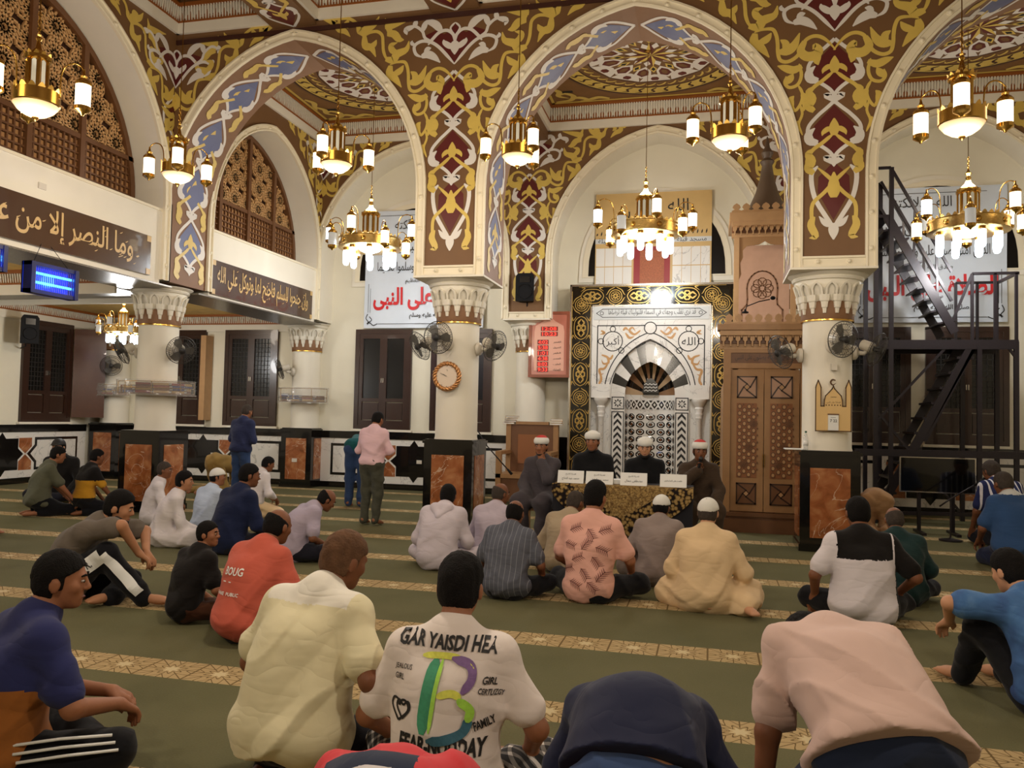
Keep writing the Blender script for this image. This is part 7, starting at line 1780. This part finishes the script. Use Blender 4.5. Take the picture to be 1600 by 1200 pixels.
P('person in khaki prostrating in front of the back wall', 336, 716, 15.6, -25, J, skin='b', top=dict(mat='khaki', sleeve='long', loose=.03), bottom=dict(mat='khaki', loose=.02), scale=1.15, anchor=lambda J: J['sp'][0] + V3(0, 0, .14))
J = pose('kneel', (.08, .12, .2, .25), head=(R_(-10), .3, 0), hands=dict(R=(.2, .42, .2), L=(-.2, .42, .2)), girth=1.05)
P('man in an olive T-shirt kneeling at the far left', 92, 698, 12.6, -35, J, skin='b', top=dict(mat='olivetee', loose=.026), bottom=dict(mat='trackblack'))
J = pose('kneel', (.05, .1, .15, .2), head=(R_(-10), .2, 0), hands=dict(R=(.2, .38, .18), L=(-.2, .38, .18)), girth=.9)
P('boy in a black and mustard shirt kneeling before the left column', 153, 702, 12.8, -25, J, skin='c', top=dict(mat=['mustard', 'blacktee'], zone=lambda x, y, z: (z > .52) | (z < .27), loose=.024), bottom=dict(mat='trackblack'))
J = pose('cross', (.05, .1, .2, .2), head=(R_(-10), .1, 0), hands=CR)
P('person in a dark cap sitting beyond the man in olive', 92, 686, 14.3, -160, J, skin='d', top=dict(mat='blacktee', sleeve='long', loose=.02), bottom=dict(mat='darktrouser'), cap='dark', face=True)
J = pose('cross', (.05, .1, .2, .2), head=(0, .1, 0), hands=dict(R=(.3, .34, .3), L=(-.1, .36, .2)), lover=dict(LR=[(.09, 0, .1), (.3, .3, .16), (.2, .64, .06), (.22, .82, .05)]))
P('person in jeans with an outstretched bare foot, mostly beyond the left edge', -55, 735, 10.6, -70, J, skin='b', top=dict(mat='purple', loose=.02), bottom=dict(mat='jeanslight', loose=.02))
J = pose('cross', (.05, .1, .2, .2), head=(0, .1, 0), hands=CR)
P('person whose jeans-clad knee shows at the left edge', -82, 770, 7.6, -60, J, skin='b', top=dict(mat='greytee', loose=.02), bottom=dict(mat='jeanslight', loose=.02))
# --- middle group before the table
J = pose('cross', (.1, .2, .35, .3), head=(R_(4), .25, 0), hands=dict(R=(.12, .36, .2), L=(-.12, .36, .2)), girth=1.05)
r, J = P('man in a pale lilac hooded sweatshirt sitting at the foot of the middle column', 701, 757, 9.2, 0, J, skin='c', top=dict(mat='hoodie', sleeve='long', loose=.034, fold=.009), bottom=dict(mat='hoodie'))
hf = Field(); cf = J['fr'][2]; b = J['sp'][3]; hf.ell(b + cf @ V3(0, -.085, -.03), (.11, .05, .06), cf); hf.cone(b + cf @ V3(-.08, -.09, -.03), b + cf @ V3(0, -.13, -.16), .045, .025); hf.cone(b + cf @ V3(.08, -.09, -.03), b + cf @ V3(0, -.13, -.16), .045, .025)
V, F = hf.mesh(.014); o = bpy.data.objects.new('hood', fmesh('hood', V, F, 'hoodie')); COL.objects.link(o); o.parent = r
J = pose('cross', (.08, .15, .25, .2), head=(R_(-30), .15, 0), hands=CR)
P('balding man in a lilac-grey shirt right of the man in the hooded sweatshirt', 783, 755, 9.4, -8, J, skin='c', hair='hair_grey', style='fringe', top=dict(mat='lilacgrey', sleeve='long', loose=.024), bottom=dict(mat='lilacgrey'), face=True)
J = pose('cross', (.06, .15, .28, .25), head=(R_(-4), .2, 0), hands=dict(R=(.26, .3, .14), L=(-.2, .3, .16)), girth=1.1)
P('balding man in a grey shirt with fine light stripes', 806, 782, 7.75, -6, J, skin='c', style='fringe', top=dict(mat='greystripe', loose=.03), bottom=dict(mat='trackblack'))
J = pose('cross', (.1, .2, .35, .3), head=(R_(-20), .3, 0), hands=CR)
P('man in a beige shirt half hidden behind the palm-leaf shirt', 900, 768, 9.0, -10, J, skin='c', hair='hair_grey', top=dict(mat='beigeshirt', sleeve='long', loose=.024), bottom=dict(mat='darktrouser'), face=True)
J = pose('cross', (.0, .06, .15, .1), head=(R_(-12), .1, 0), hands=dict(R=(.26, .3, .18), L=(-.2, .3, .18)), girth=.98)
r, J = P('young man in a pink shirt printed with dark palm leaves', 931, 753, 7.6, -8, J, skin='b', style='thick', top=dict(mat='palmpink', loose=.026), bottom=dict(mat='trackblack'))
M = decal_map(J, 'shirt'); lf = MB(); rn = random.Random(4); z = J['sp'][3][2]
for u, v in ((-.1, -.06), (.03, -.09), (.13, -.06), (-.13, -.18), (.0, -.17), (.12, -.2), (-.06, -.27), (.08, -.29), (-.14, -.36), (.0, -.38), (.12, -.4), (-.07, -.46), (.06, -.47)):
    a = rn.uniform(.2, 1.1) * rn.choice((1, -1)); q = lambda s, t: (u + s * math.cos(a) - t * math.sin(a), z + v + s * math.sin(a) + t * math.cos(a))
    ribbon(lf, [q(-.045, 0), q(0, .004), q(.045, 0)], .005, M, 0, 0, 3, 'c')
    for k in range(6):
        for sg in (1, -1): s0 = -.04 + k * .015; ribbon(lf, [q(s0, 0), q(s0 + .014, sg * .016), q(s0 + .024, sg * .034)], .0045, M, 0, 0, 2, 'l')
stuff(lf.build('leaf_print', 'leafprint', r)) if mat('leafprint', (112, 62, 58), .8) else None
J = pose('cross', (.06, .16, .3, .25), head=(R_(-10), .2, 0), hands=dict(R=(.24, .3, .16), L=(-.2, .3, .16)))
P('man in a white skullcap and a grey robe', 1034, 774, 8.5, -4, J, skin='c', cap='kufi', top=dict(mat='greythobe', sleeve='long', loose=.03, robe=True, name='robe'))
J = pose('side', (.02, .1, .22, .15), head=(R_(-12), .12, 0), hands=dict(R=(.26, .26, .14), L=(-.2, .3, .16)), girth=1.1, lover=dict(LR=[(.09, 0, .1), (.34, .2, .12), (.3, -.08, .07), (.38, -.22, .05)]))
P('man in a knitted white skullcap and a beige robe, one bare foot behind him', 1107, 779, 7.4, -2, J, skin='d', hair='hair_grey', cap='kufi', top=dict(mat='beigethobe', sleeve='long', loose=.034, robe=True, name='robe', fold=.008))
# --- right group
J = pose('cross', (.02, .1, .22, .2), head=(R_(6), .15, 0), hands=dict(R=(.28, .18, .2), L=(-.3, .18, .14)), girth=1.15, sh=.178)
r, J = P('man in a white polo shirt with a black yoke', 1340, 777, 7.05, 4, J, skin='c', top=dict(mat=['polowhite', 'blacktee'], zone=lambda x, y, z: ((z > .47) & (np.abs(x) < .19)) | (x > .2), loose=.03), bottom=dict(mat='trackblack'))
J = pose('cross', (.06, .16, .28, .2), head=(R_(4), .25, 0), hands=CR, girth=1.15)
P('balding man in a dark green shirt beside the white polo shirt', 1397, 793, 7.9, 0, J, skin='c', hair='hair_grey', style='fringe', top=dict(mat='darkgreen', sleeve='long', loose=.03), bottom=dict(mat='darktrouser'))
J = pose('sujud', (1.3, .2, .2, .2), head=(0, 1.2, 0), hands=dict(R=(.2, .75, .03), L=(-.2, .75, .03)))
P('person in a light brown robe bowing behind the right column base', 1370, 772, None, -5, J, skin='b', top=dict(mat='brownrobe', sleeve='long', loose=.03, robe=True, name='robe'), scale=.98, anchor=lambda J: J['sp'][1] + V3(0, 0, .14))
J = pose('kneel', (.1, .2, .3, .3), head=(R_(10), .35, 0), hands=CR, girth=1.05)
P('man in a navy and white striped shirt kneeling below the steel stairs', 1548, 720, 11.8, 14, J, skin='c', hair='hair_grey', top=dict(mat='navystripe', loose=.024), bottom=dict(mat='darktrouser'))
J = pose('kneel', (.08, .16, .28, .3), head=(R_(8), .3, 0), hands=dict(R=(.2, .32, .25), L=(-.2, .34, .25)), girth=1.2)
P('man in a blue polo shirt with a pale collar at the right edge', 1567, 738, 9.9, 12, J, skin='c', hair='hair_grey', top=dict(mat=['navypolo', 'palegrey'], zone=lambda x, y, z: z > .735, loose=.03), bottom=dict(mat='navyshirt'))
J = pose('up', (.1, .2, .35, .25), head=(R_(8), .35, 0), hands=dict(L=(-.3, .42, .4), R=(.2, .4, .36)), hint=dict(L=(-1, 0, .3)), girth=1.05)
P('youth in a blue tie-dyed T-shirt hugging his knees at the right edge', 1577, 861, 5.1, 22, J, skin='d', style='thick', top=dict(mat='tiedye', loose=.034), bottom=dict(mat='trackblack', loose=.02))
# --- the four speakers at the table
def sheikh(label, px, py, y, deg, J, **k): return P(label, px, py, (Vector((at(px, py, 1, y))) - Vector((0, 0, CAM_H))).dot(FW), deg, J, **k)
SY = 10.95
J = pose('chair', (.02, .06, .12, .1), head=(R_(2), .08, 0), hands=dict(L=(-.03, .17, .98), R=(.12, .3, .6)), hint=dict(L=(-.7, .1, -.8)))
J['hdL'] = V3(.2, .1, 1); J['hnL'] = V3(0, 1, 0)
sheikh('bearded man in a white turban and dark grey robe resting his chin on his hand', 846, 683, SY, 172, J, skin='b', beard=.06, face=True, cap='turbanred', top=dict(mat='sheikhgrey', sleeve='long', robe=True, loose=.028, name='robe'))
J = pose('chair', (.02, .05, .1, .05), head=(0, .08, 0), hands=dict(L=(-.12, .3, .62), R=(.12, .3, .62)))
sheikh('man in a white turban and black robe, second from the left at the table', 926, 675, SY + .15, 176, J, skin='b', beard=.075, face=True, cap='turban', top=dict(mat='sheikhblack', sleeve='long', robe=True, loose=.028, name='robe'))
J = pose('chair', (.02, .06, .12, .1), head=(0, .2, 0), hands=dict(L=(-.12, .3, .62), R=(.12, .3, .62)))
sheikh('bearded man in a white turban and black robe looking down, third at the table', 1008, 685, SY + .15, 184, J, skin='d', beard=.05, face=True, cap='turban', top=dict(mat='sheikhblack', sleeve='long', robe=True, loose=.028, name='robe'))
J = pose('chair', (.02, .06, .12, .08), head=(R_(4), .08, 0), hands=dict(R=(.04, .22, .95), L=(-.16, .38, .6)), hint=dict(R=(.8, .1, -.7)))
J['hdR'] = V3(-.3, .1, 1); J['hnR'] = V3(.3, -1, 0)
rk, J = sheikh('man in a red-topped white turban and brown robe speaking into a microphone', 1094, 690, SY - .05, 186, J, skin='c', face=True, cap='turbanred', top=dict(mat='sheikhbrown', sleeve='long', robe=True, loose=.03, name='robe'))
bpy.context.view_layer.update()
w_ = rk.matrix_world @ Vector(J['WR'] + nrm(J['hdR']) * .06 + V3(0, .03, 0)); m_ = rk.matrix_world @ Vector(J['H'] + J['HR'] @ V3(.01, .14, -.085)); dv = (m_ - w_).normalized()
t = thing('handheld_microphone', 'black handheld microphone held by the speaker at the right end', 'microphone', (0, 0, 0))
MB().tube([w_ - dv * .1, w_ + dv * .08], [.016, .02], 12).build('handle', 'blackplastic', t, True); MB().ball(tuple(w_ + dv * .11), .03).build('grille', 'fandark', t, True)

# ================================================================== TRUE SIZE
# the hall was laid out with the eye at 1.68; bring everything to metres (eye at 1.54)
KS = 1.54 / CAM_H
bpy.context.view_layer.update()
for o in [o for o in S.objects if o.parent is None and o.type != 'CAMERA']:
    o.location = o.location * KS; o.scale = o.scale * KS
cam.location = cam.location * KS
for l in bpy.data.lights: l.energy *= KS * KS; l.shadow_soft_size *= KS
